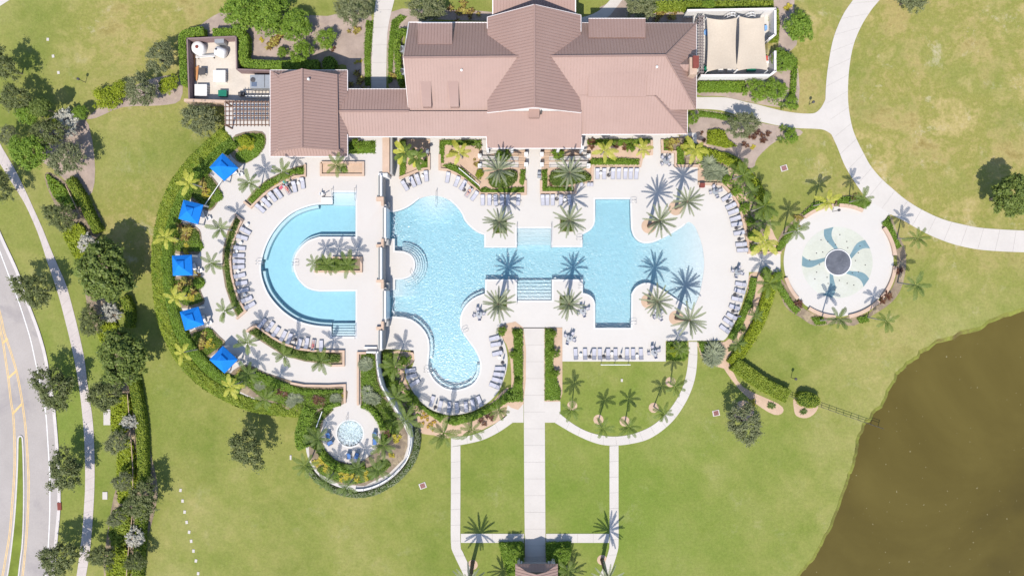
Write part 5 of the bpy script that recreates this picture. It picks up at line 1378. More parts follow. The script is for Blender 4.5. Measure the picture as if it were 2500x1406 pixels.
# cabanas
def cabana(cs, label):
    z = T + 2.55
    C4 = [np.array(P(a, b, z)[:2]) for a, b in cs]
    mid = sum(C4) / 4
    t = empty('cabana', (mid[0], mid[1], T), label=label, cat='cabana', group='blue cabanas')
    mb = MB(); top = [mid + (c - mid) * 0.36 for c in C4]
    q = mb.add([(*c, z) for c in C4] + [(*c, z + 0.8) for c in top] + [(*c, z - 0.22) for c in C4])
    for i in range(4):
        j = (i + 1) % 4
        mb.face([q + j, q + i, q + 4 + i, q + 4 + j]); mb.face([q + i, q + j, q + 8 + j, q + 8 + i])
    mb.build('canopy', 'blue_canvas', t)
    mb = MB(); up = [mid + (c - mid) * 0.42 for c in C4]
    q = mb.add([(*c, z + 0.92) for c in up] + [(mid[0], mid[1], z + 1.3)])
    for i in range(4): mb.face([q + (i + 1) % 4, q + i, q + 4])
    mb.build('vent_cap', 'blue_canvas', t)
    for c in C4:
        e = mid + (c - mid) * 0.97
        MB().box((e[0], e[1], T + 1.27), (0.09, 0.09, 2.54)).build('post', 'white_paint', t)
        w = mid + (c - mid) * 0.9
        MB().tube([(w[0], w[1], T + 0.1), (w[0], w[1], T + 1.0), (w[0], w[1], T + 2.4)], [0.13, 0.07, 0.17], 7).build('curtain', 'white_paint', t)
    return mid


ORD = ('first blue canvas cabana, beside the pergola garden', 'second blue canvas cabana along the hedge from the pergola', 'third blue canvas cabana, in the middle of the hedge row', 'fourth blue canvas cabana along the hedge from the pergola', 'fifth blue canvas cabana, nearest the spa')
for cs, lb in zip((((511, 409), (543, 374), (581.5, 410), (547, 442)), ((448, 488), (496, 500), (483, 548), (435.5, 534)), ((420, 624), (467.5, 622), (470, 672), (422, 673)), ((439, 761), (484, 748.5), (498, 792), (452, 807)), ((511, 878), (544, 844.5), (580, 878), (548, 911))), ORD):
    mid = cabana(cs, lb)
    t = empty('day_bed', (mid[0] + 0.5, mid[1] - 0.3, T), 0.3, 'white cushioned day bed under the %s blue cabana' % lb.split()[0], 'day bed', 'cabana day beds')
    link('base', MB().box((0, 0, 0.18), (1.6, 1.2, 0.3)).mesh('base', 'grey_metal'), t); link('cushion', MB().box((0, 0, 0.4), (1.55, 1.15, 0.15)).mesh('cushion', 'white_paint'), t)
    t2 = empty('side_chair', (mid[0] + 2.1, mid[1] - 0.8, T), 0.4, 'white chair at the open side of the %s blue cabana' % lb.split()[0], 'chair', 'cabana chairs')
    link('seat', MB().box((0, 0, 0.4), (0.6, 0.6, 0.12)).mesh('seat', 'white_paint'), t2); link('backrest', MB().box((-0.3, 0, 0.7), (0.1, 0.6, 0.55)).mesh('backrest', 'white_paint'), t2)

# thin white rails, towel rail, lamps, fence, drains, stepping stones
def rail(a, b, z, h, label, name='white_rail'):
    p, q = Vector(P(*a, z)), Vector(P(*b, z)); t = empty(name, p, label=label, cat='rail'); u = Vector((0, 0, h))
    MB().tube([p + u, q + u], 0.07, 6).build('rail', 'white_paint', t)
    for f in (0.04, 0.5, 0.96): m = p.lerp(q, f); MB().tube([m, m + u], 0.05, 6).build('post', 'white_paint', t)
rail((506, 503), (546, 444), T, 1.0, 'white rail between the first and second cabana'); rail((1121, 413), (1172, 456), 0.2, 1.1, 'white sloping rail in the raised bed behind the shallow end loungers')
rail((776, 1040), (790, 1002), T, 1.0, 'white rail at the hedge side of the spa deck'); rail((1464, 888), (1536, 888), 0, 1.5, 'long white towel rail at the lawn edge', 'towel_rail')
for px, py, h, lb in ((209, 202, 1.9, 'dark garden lamp on the north west lawn'), (1931, 921, 1.9, 'dark garden lamp on the lawn near the lake'), (1975, 256, 1.6, 'dark garden lamp beside the wide path bend'), (2032, 517, 2.3, 'thin shower post on the rim of the splash pad')):
    t = empty('garden_lamp', P(px, py), label=lb, cat='lamp'); c = P(px, py)
    MB().tube([c, (c[0], c[1], h)], 0.05, 6).build('pole', 'dark_metal', t); MB().lathe([(0.08, h), (0.24, h + 0.05), (0.24, h + 0.3), (0.1, h + 0.42)], 8, (c[0], c[1], 0)).build('lamp_head', 'dark_metal', t)
f = empty('rail_fence', P(1935, 968), label='dark post and rail fence running into the lake', cat='fence')
A, B = Vector(P(1915, 962)), Vector(P(2148, 1043))
for k in range(14):
    p = A.lerp(B, k / 13); MB().box((p.x, p.y, 0.3), (0.08, 0.08, 1.8)).build('post', 'dark_metal', f)
for z in (0.55, 1.15): MB().bar(A + Vector((0, 0, z)), B + Vector((0, 0, z)), 0.05, 0.07).build('rail', 'dark_metal', f)
for px, py, a, lb in ((1914, 411, -0.3, 'square storm grate in the lawn by the wide path'), (1032, 1185, -0.35, 'square storm grate in the lawn by the spa'), (1748, 1008, -0.2, 'square storm grate in the lawn near the lone oak')):
    t = empty('storm_grate', P(px, py), label=lb, cat='drain', group='lawn grates')
    MB().box(P(px, py)[:2] + (0.03,), (1.2, 1.0, 0.08), -a).build('frame', 'kerb', t)
    for k in range(5):
        c = Vector(P(px, py)) + Matrix.Rotation(-a, 3, 'Z') @ Vector((0, -0.32 + 0.16 * k, 0.075)); MB().box(c, (0.85, 0.12, 0.03), -a).build('bar', 'rust_red', t)
for k_, (px, py) in enumerate(((441, 1196), (446, 1222), (451, 1249), (456, 1274), (462, 1298), (467, 1320), (472.6, 1344), (478.6, 1368), (484, 1399))):
    MB().box(P(px, py)[:2] + (0.02,), (0.42, 0.55, 0.08), random.uniform(-.2, .2)).build('stepping_stone', 'concrete', label='%s pale stepping stone from the oak in the line across the south lawn' % NTH[k_], cat='stepping stone', group='south lawn stepping stones')
for px, py in ((117, 97), (130, 138), (143, 178)):
    MB().box(P(px, py)[:2] + (0.02,), (0.42, 0.5, 0.08), random.uniform(-.2, .2)).build('stepping_stone', 'concrete', label='small pale marker stone on the north west lawn', cat='stepping stone', group='north west lawn stones')
for px, py, s, lb in ((262, 1018, (1.2, 2.7), 'long pale utility slab beside the planting strip'), (257, 1209, (0.85, 1.3), 'small pale utility slab beside the sidewalk'), (710, 1116, (0.3, 0.8), 'small pale valve cover on the lawn beside the spa bed'), (1518, 928, (0.35, 0.5), 'small pale valve cover in the palm lawn')):
    o = MB().box(P(px, py)[:2] + (0.05,), (*s, 0.14)).build('utility_slab', 'concrete', label=lb, cat='utility cover')

# waste water curtain cabinet, spa shrub hedge kiosk
# ------------------------------------------------------------------ people lying on loungers
def person(px, py, key, label, cloth, two_piece, shirt=None):
    lo, ang = LOUNGERS[key]
    V, E, R = [], [], []
    def v(p, r): V.append(p); R.append(r); return len(V) - 1
    def e(a, b): E.append((a, b))
    pel = v((-0.02, 0, 0.44), 0.13); ch = v((0.3, 0, 0.56), 0.14); ne = v((0.52, 0, 0.74), 0.06); hd = v((0.66, 0, 0.84), 0.1); h2 = v((0.76, 0, 0.9), 0.085)
    for a, b in ((pel, ch), (ch, ne), (ne, hd), (hd, h2)): e(a, b)
    for s in (-1, 1):
        hp = v((-0.08, s * 0.1, 0.43), 0.085); kn = v((-0.48, s * 0.13, 0.47), 0.06); an = v((-0.88, s * 0.12, 0.41), 0.038); ft = v((-0.92, s * 0.14, 0.54), 0.03)
        for a, b in ((pel, hp), (hp, kn), (kn, an), (an, ft)): e(a, b)
        sh = v((0.42, s * 0.17, 0.66), 0.06); el = v((0.18, s * 0.3, 0.52), 0.042); wr = v((-0.04, s * 0.26, 0.47), 0.028); pa = v((-0.1, s * 0.24, 0.46), 0.03)
        for a, b in ((ch, sh), (sh, el), (el, wr), (wr, pa)): e(a, b)
        for k in range(4):
            f1 = v((-0.15, s * (0.27 - k * 0.02), 0.455), 0.009); f2 = v((-0.18 - 0.008 * (k in (1, 2)), s * (0.27 - k * 0.02), 0.44), 0.008); e(pa, f1); e(f1, f2)
        th = v((-0.11, s * 0.2, 0.47), 0.009); t2 = v((-0.14, s * 0.19, 0.46), 0.008); e(pa, th); e(th, t2)
    me = bpy.data.meshes.new('person_body'); me.from_pydata(V, E, []); me.materials.append(M['skin'])
    o = link('person', me, None, lo.location.copy(), (0, 0, lo.rotation_euler[2]))
    tag(o, label, 'person')
    sk = o.modifiers.new('skin', 'SKIN'); ss = o.modifiers.new('sub', 'SUBSURF'); ss.levels = ss.render_levels = 1
    for i, r in enumerate(R):
        d = me.skin_vertices[0].data[i]; d.radius = (r, r); d.use_root = i == 0
    hair = MB().lathe([(0.05, -0.12), (0.115, -0.06), (0.125, 0.0), (0.1, 0.07), (0.04, 0.1)], 10, (0, 0, 0)).mesh('hair', 'hair', smooth=True)
    link('hair', hair, o, (0.745, 0, 0.885), (0, 0.9, 0))
    sw = MB().tube([(-0.13, 0, 0.44), (-0.02, 0, 0.45), (0.08, 0, 0.47)], [0.17, 0.165, 0.15], 10).mesh('swimwear', cloth); link('swimwear', sw, o)
    if two_piece: link('swim_top', MB().tube([(0.27, 0, 0.56), (0.38, 0, 0.62)], [0.168, 0.165], 10).mesh('swim_top', cloth), o)
    face = MB()
    for s in (-0.035, 0.035): face.box((0.70, s, 0.965), (0.02, 0.025, 0.02))
    face.box((0.665, 0, 0.955), (0.03, 0.02, 0.04)); face.box((0.62, 0, 0.93), (0.012, 0.05, 0.015))
    link('face', face.mesh('face', 'hair'), o)
    return o
person(0, 0, (703, 463), 'person in a patterned swimsuit lying on a lounger near the pool lift', 'pink_cloth', True)
person(0, 0, (1145, 470), 'person in dark shorts lying on a lounger by the shallow end', 'navy_cloth', False)
person(0, 0, (766, 842), 'person in a pink swimsuit lying on a lounger below the half ring pool', 'pink_cloth', True)
for px, py, m, rz, lb in ((688, 458, 'pink_cloth', 0.8, 'pink beach bag beside the sunbather near the pool lift'), (698, 447, 'teal_cloth', -0.6, 'teal towel on the planter edge near the pool lift')):
    t = empty('beach_bag' if 'bag' in lb else 'towel', P(px, py, T), rz, lb, 'bag' if 'bag' in lb else 'towel')
    link('body', MB().box((0, 0, 0.2 if 'bag' in lb else 0.5), (0.8, 0.4, 0.3 if 'bag' in lb else 0.06)).mesh('body', m), t)
    link('handle' if 'bag' in lb else 'fold', MB().box((0, 0, 0.4 if 'bag' in lb else 0.55), (0.5, 0.08, 0.1)).mesh('handle', m), t)


# ------------------------------------------------------------------ vegetation builders
def quads_mesh(name, c, t, b, mats, core=None):
    """leaf rhombi: centres c, half-axes t and b (N,3); optional core MB appended with material 1"""
    n = len(c)
    v = np.empty((n, 4, 3)); v[:, 0] = c - t; v[:, 1] = c - b; v[:, 2] = c + t; v[:, 3] = c + b
    v = v.reshape(-1, 3)
    faces_n = n; extra_v, extra_f = [], []
    if core is not None: extra_v, extra_f = core.v, core.f
    me = bpy.data.meshes.new(name)
    nv = 4 * n + len(extra_v)
    me.vertices.add(nv)
    co = np.vstack([v, np.array(extra_v)]) if extra_v else v
    me.vertices.foreach_set('co', co.astype(np.float32).ravel())
    loops = list(range(4 * n)); starts = list(range(0, 4 * n, 4)); tot = [4] * n
    for f in extra_f:
        starts.append(len(loops)); tot.append(len(f)); loops += [4 * n + i for i in f]
    me.loops.add(len(loops)); me.loops.foreach_set('vertex_index', loops)
    me.polygons.add(len(starts)); me.polygons.foreach_set('loop_start', starts); me.polygons.foreach_set('loop_total', tot)
    for m in mats: me.materials.append(M[m])
    if extra_f: me.polygons.foreach_set('material_index', [0] * n + [1] * len(extra_f))
    me.update(calc_edges=True); me.validate()
    return me


def axes(nrm, L, W):
    """random in-plane half axes for leaves with the given normals"""
    n = len(nrm)
    nrm = nrm / np.maximum(1e-6, np.linalg.norm(nrm, axis=1))[:, None]
    r = RNG.normal(size=(n, 3)); t = r - nrm * (r * nrm).sum(1)[:, None]
    t /= np.maximum(1e-6, np.linalg.norm(t, axis=1))[:, None]
    b = np.cross(nrm, t)
    return t * np.reshape(L, (-1, 1)) / 2, b * np.reshape(W, (-1, 1)) / 2


def tri_sample(poly, n):
    V3 = [Vector((p[0], p[1], 0)) for p in poly]
    tri = [t for t in tessellate_polygon([V3])]
    P2 = np.array([(p[0], p[1]) for p in poly])
    A = np.array([abs((P2[b] - P2[a])[0] * (P2[c] - P2[a])[1] - (P2[b] - P2[a])[1] * (P2[c] - P2[a])[0]) / 2 for a, b, c in tri])
    area = A.sum()
    k = max(6, int(n * area))
    idx = RNG.choice(len(tri), k, p=A / area)
    T3 = np.array(tri)[idx]
    u, v = RNG.random(k), RNG.random(k); f = u + v > 1; u[f], v[f] = 1 - u[f], 1 - v[f]
    return P2[T3[:, 0]] * (1 - u - v)[:, None] + P2[T3[:, 1]] * u[:, None] + P2[T3[:, 2]] * v[:, None]


def mass(name, label, cat, poly, z0, z1, leaf='leaf_hedge', core='core', dens=55, size=0.2, und=0.07, rd=0.35, group=None, round_=0.25):
    """a clipped hedge, mound or ground cover: dark twiggy core under a skin of leaves"""
    k = len(poly)
    if sum(poly[i][0] * poly[(i + 1) % k][1] - poly[(i + 1) % k][0] * poly[i][1] for i in range(k)) < 0: poly = poly[::-1]
    a = np.array(poly)
    xy = tri_sample(poly, dens)
    e0, e1 = a, np.roll(a, -1, 0); d = e1 - e0; l2 = np.maximum(1e-9, (d ** 2).sum(1))
    t = np.clip(((xy[:, None] - e0[None]) * d[None]).sum(2) / l2[None], 0, 1)
    dist = np.sqrt((((xy[:, None] - e0[None]) - t[..., None] * d[None]) ** 2).sum(2)).min(1)
    x, y = xy.T
    wob = und * (np.sin(x * 1.7 + y * .6) * np.sin(y * 1.3 - x * .4) + 0.7 * np.sin(x * 4.1 + 1) * np.sin(y * 3.7))
    z = z1 + wob - round_ * np.clip(1 - dist / rd, 0, 1) ** 2 + RNG.normal(0, size * 0.22, len(x))
    nr = RNG.normal(0, 0.45, (len(x), 3)); nr[:, 2] = 1
    c = np.c_[x, y, z]
    # sides
    seg = np.sqrt(l2); per = seg.sum(); hgt = z1 - z0
    m = int(per * hgt * dens * 0.7)
    if m > 0:
        i = RNG.choice(k, m, p=seg / per); f = RNG.random(m)
        s = e0[i] + d[i] * f[:, None]
        out = np.c_[d[i][:, 1], -d[i][:, 0]] / seg[i][:, None]
        zs = z0 + RNG.random(m) * hgt * 0.95
        s = s + out * RNG.normal(0, size * 0.3, m)[:, None]
        c = np.vstack([c, np.c_[s, zs]])
        ns = np.c_[out, np.full(m, 0.35)] + RNG.normal(0, 0.35, (m, 3)); nr = np.vstack([nr, ns])
    L = size * RNG.uniform(0.7, 1.5, len(c)); W = L * RNG.uniform(0.55, 0.9, len(c))
    off = np.array([(a[:, 0].min() + a[:, 0].max()) / 2, (a[:, 1].min() + a[:, 1].max()) / 2, z0])
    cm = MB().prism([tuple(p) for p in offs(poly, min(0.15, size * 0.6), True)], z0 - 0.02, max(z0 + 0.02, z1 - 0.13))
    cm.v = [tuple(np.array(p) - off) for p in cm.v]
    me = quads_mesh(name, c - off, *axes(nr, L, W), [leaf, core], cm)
    return tag(link(name, me, loc=tuple(off)), label, cat, group)


def strip_poly(pts, w, z, sm=4):
    c = PL(smooth(pts, sm), z); wm = w * K * (H - z) / H
    return offs(c, wm / 2) + offs(c, -wm / 2)[::-1]


def hedge(pts, w, z0, z1, label, leaf='leaf_hedge', core='core', cat='hedge', name='hedge', **kw):
    return mass(name, label, cat, strip_poly(pts, w, z1), z0, z1, leaf, core, **kw)


def cover(pts, z0, z1, label, leaf='leaf_turf', core='core_turf', name='ground_cover', cat='ground cover', sm=3, **kw):
    kw.setdefault('dens', 45); kw.setdefault('size', 0.17); kw.setdefault('und', 0.03); kw.setdefault('round_', 0.1)
    return mass(name, label, cat, PL(smooth(pts, sm, True) if sm else pts, z1), z0, z1, leaf, core, **kw)


def crown_mesh(name, mat, R, hv, ncl, nlf, rc, size, lobes=0.22, wisp=0.0, low=-0.25, fill=0.45):
    ph = RNG.uniform(0, 6.28, 4)
    C, N, S = [], [], []
    for i in range(ncl):
        th = RNG.uniform(0, 2 * math.pi); zc = RNG.uniform(low, 1.0)
        rr = math.sqrt(max(0, 1 - max(zc, 0) ** 2)) * RNG.uniform(fill, 1.0) ** 0.6
        k = 1 + lobes * math.sin(2 * th + ph[0]) + lobes * 0.8 * math.sin(3 * th + ph[1]) + lobes * 0.6 * math.sin(5 * th + ph[2])
        cen = np.array([R * k * rr * math.cos(th), R * k * rr * math.sin(th), hv * zc * RNG.uniform(0.7, 1)])
        q = rc * RNG.uniform(0.65, 1.3)
        m = int(nlf * RNG.uniform(0.7, 1.3))
        dv = RNG.normal(size=(m, 3)); dv /= np.linalg.norm(dv, axis=1)[:, None]
        rad = q * RNG.random(m)[:, None] ** 0.45
        p = cen + dv * rad * np.array([1, 1, 0.75])
        if wisp:
            od = np.array([math.cos(th), math.sin(th), 0.1]); p = p + od * (RNG.exponential(wisp, m) * rr)[:, None]
        C.append(p); N.append(dv * 0.8 + np.array([0, 0, 0.7]) + RNG.normal(0, 0.35, (m, 3))); S.append(size * RNG.uniform(0.6, 1.4, m))
    c, nr, L = np.vstack(C), np.vstack(N), np.concatenate(S)
    return quads_mesh(name, c, *axes(nr, L, L * RNG.uniform(0.45, 0.8, len(L))), [mat])


def trunk_mesh(h, r, spread, n=6, mat='bark'):
    mb = MB()
    mb.tube([(0, 0, -0.1), (0.05, 0.02, h * 0.3), (0, 0.05, h * 0.62)], [r * 1.35, r, r * 0.8], 8)
    for k in range(n):
        a = 2 * math.pi * k / n + random.uniform(-.3, .3); s = spread * random.uniform(0.6, 0.95)
        z0 = h * random.uniform(0.4, 0.62)
        mb.tube([(0, 0, z0), (s * .4 * math.cos(a), s * .4 * math.sin(a), z0 + h * .2), (s * math.cos(a + .2), s * math.sin(a + .2), h * random.uniform(.75, 1.05))], [r * .6, r * .38, r * .12], 5)
    return mb.mesh('trunk', mat)


CROWNS = {
    'oak': [crown_mesh('crown', 'leaf_oak', 3.6, 1.9, 150, 42, 0.62, 0.36, 0.2, 0.3) for _ in range(3)],
    'olive': [crown_mesh('crown', 'leaf_olive', 3.6, 1.8, 160, 42, 0.6, 0.33, 0.14, 0.28) for _ in range(3)],
    'deep': [crown_mesh('crown', 'leaf_deep', 3.6, 2.4, 230, 50, 0.6, 0.36, 0.1, 0.0, -0.3, 0.3) for _ in range(2)],
    'bright': [crown_mesh('crown', 'leaf_bright', 3.6, 1.9, 180, 50, 0.7, 0.32, 0.1, 0.0, -0.4, 0.3) for _ in range(3)],
    'silver': [crown_mesh('crown', 'leaf_silver', 3.6, 1.6, 120, 44, 0.55, 0.5, 0.14, 0.2) for _ in range(2)],
    'lime': [crown_mesh('crown', 'leaf_lime', 3.6, 1.4, 90, 42, 0.8, 0.4, 0.12, 0.0, -0.2, 0.2) for _ in range(2)],
    'turf': [crown_mesh('crown', 'leaf_hedge', 3.6, 1.6, 100, 42, 0.75, 0.34, 0.1, 0.0, -0.2, 0.2) for _ in range(2)],
}
TRUNKS = [trunk_mesh(1.0, 0.045, 0.45) for _ in range(3)]
TREE_N = [0]


def tree(kind, px, py, r, h, label, cat='tree', name='tree', z0=0.0, sq=1.0, group=None):
    """crown centred at photo pixel (px, py), radius r px, crown centre at height h"""
    zc = z0 + h
    x, y, _ = P(px, py, zc)
    i = TREE_N[0]; TREE_N[0] += 1
    t = empty(name, (x, y, z0), RNG.uniform(0, 6.28), label, cat, group)
    s = r * K * (H - zc) / H / (4.45 if kind in ('oak', 'olive') else 4.0)
    link('trunk', TRUNKS[i % 3], t, (0, 0, 0), (0, 0, 0), (s * 4.2, s * 4.2, max(0.4, h + s * 0.6)))
    link('crown', CROWNS[kind][i % len(CROWNS[kind])], t, (0, 0, h), (0, 0, 0), (s, s * sq, max(0.35, min(s, (h + 0.4) / 1.6))))
    return t


# fronds
def frond_mesh(name, mat, L, w, n, rise, droop, fwd=0.5, hang=0.25, broad=1.0, tipw=0.15):
    mb = MB()
    S = lambda t: Vector((L * (t - 0.1 * t * t), 0, rise * t - droop * t * t))
    prev = None
    N = 7
    for i in range(N):
        a, b = S(i / N), S((i + 1) / N); wd = 0.05 * (1 - i / N) + 0.012
        mb.poly([a + Vector((0, -wd, .01)), b + Vector((0, -wd * .8, .01)), b + Vector((0, wd * .8, .01)), a + Vector((0, wd, .01))])
    for i in range(n):
        t = 0.1 + 0.9 * (i + 0.5) / n
        p = S(t); q = S(min(1, t + 0.9 / n * broad))
        ln = w * max(tipw, math.sin(math.pi * min(1, 0.12 + 0.8 * t)) ** 0.7) * random.uniform(0.85, 1.1)
        for s in (-1, 1):
            o = Vector((ln * fwd, s * ln, -hang * ln + random.uniform(-.04, .04)))
            mb.poly([p, q, q + o * random.uniform(.93, 1.05) + Vector((0.02, 0, 0)), p + o * 0.85] if s < 0 else [p, p + o * 0.85, q + o * random.uniform(.93, 1.05) + Vector((0.02, 0, 0)), q])
    return mb.mesh(name, mat)


FR = {
    'date': [frond_mesh('frond', 'frond_date', 3.15, 0.2, 26, 0.4, 0.7, 1.0, 0.1, 0.7) for _ in range(3)],
    'green': [frond_mesh('frond', 'frond_green', 2.45, 0.4, 17, 0.5, 1.2, 0.6, 0.45, 0.62) for _ in range(3)],
    'dark': [frond_mesh('frond', 'frond_dark', 2.45, 0.4, 17, 0.5, 1.2, 0.6, 0.45, 0.62) for _ in range(3)],
    'yellow': [frond_mesh('frond', 'frond_yellow', 2.2, 0.42, 14, 0.4, 1.3, 0.5, 0.35, 0.75) for _ in range(3)],
    'banana': [frond_mesh('frond', 'frond_green', 2.4, 0.5, 10, 0.45, 1.3, 0.35, 0.3, 1.0) for _ in range(2)] + [frond_mesh('frond', 'frond_yellow', 2.4, 0.5, 10, 0.45, 1.3, 0.35, 0.3, 1.0)],
}
PT = {'date': MB().tube([(0, 0, -.05), (0, 0, 0.04), (0.0, 0, 0.5), (0, 0, 0.93), (0, 0, 1.02)], [0.42, 0.33, 0.3, 0.34, 0.18], 9).mesh('trunk', 'date_bark'),
      'slim': MB().tube([(0, 0, -.05), (0.0, 0.0, 0.05), (0.04, 0.02, 0.5), (0.0, 0, 1.0)], [0.2, 0.14, 0.11, 0.09], 7).mesh('trunk', 'palm_bark')}


def palm(kind, px, py, h, label, group, z0=0.0, at='base', n=None, s=1.0):
    x, y, _ = P(px, py, z0 if at == 'base' else z0 + h)
    t = empty('date_palm' if kind == 'date' else 'palm_tree', (x, y, z0), RNG.uniform(0, 6.28), label, 'palm', group)
    s *= RNG.uniform(0.9, 1.1)
    tl = 0.02 if kind == 'date' else 0.05
    t.rotation_euler = (RNG.normal(0, tl), RNG.normal(0, tl), t.rotation_euler[2])
    link('trunk', PT['date' if kind == 'date' else 'slim'], t, (0, 0, 0), (0, 0, 0), (s, s, h))
    n = n or (23 if kind == 'date' else 7 if kind == 'yellow' else 9)
    for i in range(n):
        f = i / n
        az = i * 2.39996 + RNG.uniform(-.15, .15)
        el = (math.radians(62) * (1 - f) ** 1.7 - math.radians(6) * f + RNG.uniform(-.1, .1)) if kind == 'date' else math.radians(38) * (1 - f) - 0.05 + RNG.uniform(-.12, .15)
        k = s * (RNG.uniform(0.86, 1.1) if kind == 'date' else RNG.uniform(0.72, 1.15))
        link('frond', FR[kind][i % len(FR[kind])], t, (0, 0, h), (RNG.uniform(-.2, .2), -el, az), (k, k, k))
    return t


def rosette(name, mat, n, L, w, arch, cl=1, spread=0.0, up=0.6):
    mb = MB()
    for c in range(cl):
        ox, oy = (0, 0) if cl == 1 else (random.gauss(0, spread), random.gauss(0, spread))
        for i in range(n):
            a = random.uniform(0, 2 * math.pi); l = L * random.uniform(0.6, 1.1); e = random.uniform(0.25, 1.25)
            u = Vector((math.cos(a), math.sin(a), 0)); v = Vector((-u.y, u.x, 0)); o = Vector((ox, oy, 0.1))
            pts = [o + u * (l * math.cos(e * .6) * t) + Vector((0, 0, l * (math.sin(e) * up * t - arch * t * t))) for t in (0, 0.4, 0.75, 1.0)]
            ws = [w * .5, w, w * .75, w * .05]
            q = mb.add([p + v * s * k / 2 for p, k in zip(pts, ws) for s in (-1, 1)])
            for k in range(3): mb.face([q + 2 * k, q + 2 * k + 2, q + 2 * k + 3, q + 2 * k + 1])
    return mb.mesh(name, mat)


ROS = {
    'croton': [rosette('foliage', 'leaf_croton', 26, 0.62, 0.14, 0.25, 7, 0.55) for _ in range(3)],
    'gold': [rosette('foliage', 'leaf_gold', 30, 0.6, 0.12, 0.2, 7, 0.5) for _ in range(3)],
    'red': [rosette('foliage', 'leaf_red', 22, 0.7, 0.13, 0.2, 3, 0.3) for _ in range(2)],
    'agave': [rosette('foliage', 'frond_green', 26, 1.0, 0.16, 0.15, 1) for _ in range(2)],
    'cycad': [rosette('foliage', 'leaf_sage', 190, 1.7, 0.17, 0.35, 5, 0.5, 0.9) for _ in range(2)],
    'fern': [rosette('foliage', 'frond_dark', 60, 1.2, 0.16, 0.3, 2, 0.2, 0.7) for _ in range(2)],
    'autumn': [rosette('foliage', 'leaf_autumn', 26, 0.5, 0.16, 0.2, 8, 0.6) for _ in range(2)],
}
RR = {'croton': 1.12, 'gold': 1.15, 'red': 0.8, 'agave': 1.0, 'cycad': 2.3, 'fern': 1.3, 'autumn': 1.4}
NAMES = {'croton': 'croton_shrub', 'gold': 'croton_shrub', 'red': 'cordyline_plant', 'agave': 'agave_plant', 'cycad': 'cycad_shrub', 'fern': 'fern_plant', 'autumn': 'croton_shrub'}
RN = [0]


def shrub(kind, px, py, r, label, z0=0.0, group=None):
    RN[0] += 1
    h = 0.6
    x, y, _ = P(px, py, z0 + h)
    s = r * K / RR[kind]
    t = empty(NAMES[kind], (x, y, z0), RNG.uniform(0, 6.28), label, 'shrub', group)
    link('foliage', ROS[kind][RN[0] % len(ROS[kind])], t, (0, 0, 0.15 * s), (0, 0, 0), (s,) * 3)
    link('stem', PT['slim'], t, (0, 0, 0), (0, 0, 0), (s * .6, s * .6, 0.35 * s))
    return t


# ------------------------------------------------------------------ hedges and ground cover
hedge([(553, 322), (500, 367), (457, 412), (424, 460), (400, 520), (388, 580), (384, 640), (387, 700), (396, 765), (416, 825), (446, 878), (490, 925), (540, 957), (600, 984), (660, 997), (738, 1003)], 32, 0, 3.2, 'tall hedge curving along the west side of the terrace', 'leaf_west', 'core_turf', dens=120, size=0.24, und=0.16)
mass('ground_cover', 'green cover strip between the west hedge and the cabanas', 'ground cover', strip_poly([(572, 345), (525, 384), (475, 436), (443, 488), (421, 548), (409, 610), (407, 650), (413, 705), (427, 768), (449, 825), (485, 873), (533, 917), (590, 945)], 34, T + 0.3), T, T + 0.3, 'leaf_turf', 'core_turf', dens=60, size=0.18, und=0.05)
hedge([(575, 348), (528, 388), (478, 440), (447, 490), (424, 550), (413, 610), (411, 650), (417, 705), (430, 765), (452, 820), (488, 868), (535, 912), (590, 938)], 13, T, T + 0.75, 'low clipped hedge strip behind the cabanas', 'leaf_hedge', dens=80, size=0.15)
hedge([(757, 995), (742, 1035), (735, 1070), (742, 1095)], 34, 0, 3.5, 'dark clipped hedge block at the hedge side of the spa', 'leaf_hedge', dens=70)
hedge([(790, 1000), (815, 988), (830, 985)], 12, T, T + 0.6, 'short clipped hedge above the spa deck beside the walk', 'leaf_turf', 'core_turf')
hedge([(882, 988), (905, 1000), (925, 1025), (935, 1050)], 15, T, T + 0.7, 'clipped hedge arc on the curved wall side of the spa', 'leaf_hedge')
hedge([(938, 1062), (936, 1085)], 14, T, T + 0.7, 'short clipped hedge block below the spa arc hedge', 'leaf_hedge')
hedge([(778, 1098), (800, 1125), (830, 1142), (860, 1147), (890, 1141)], 19, T, T + 0.7, 'clipped hedge arc below the spa deck', 'leaf_hedge')
hedge([(495, 74), (450, 82), (444, 105), (446, 150), (449, 205)], 20, 0, 2.0, 'clipped hedge along the outer wall of the pump yard', 'leaf_hedge', dens=70)
hedge([(518, 80), (560, 79), (590, 83), (594, 110), (596, 150), (640, 157), (700, 158), (775, 156)], 22, 0, 2.0, 'clipped hedge stepping around the inner corner of the pump yard', 'leaf_hedge', dens=70)
cover(arc(803, 154, 18, 0, 330, 10), 0, 1.5, 'round clipped hedge ball beside the clubhouse wing', 'leaf_hedge', 'core', 'hedge', 'hedge')
cover([(893, 50), (912, 50), (906, 130), (905, 210), (890, 210), (888, 120)], 0, 0.25, 'dark turf strip on the garden side of the entry path', sm=0)
cover([(955, 50), (975, 35), (995, 40), (975, 60), (962, 110), (958, 200), (946, 205), (947, 110)], 0, 0.25, 'dark turf strip on the clubhouse side of the entry path', sm=0)
hedge([(997, 75), (972, 82), (969, 120), (972, 170), (980, 205)], 15, 0, 1.3, 'clipped hedge hooking round the condenser units', 'leaf_hedge')
cover([(850, 345), (917, 342), (917, 375), (850, 376)], T, T + 0.15, 'square turf patch in the corner of the wing and link roof', sm=0)
hedge([(1560, 15), (1650, 12), (1760, 12), (1890, 12)], 24, 0, 1.2, 'lime green hedge behind the shade sail patio', 'leaf_west', 'core_lime', dens=65)
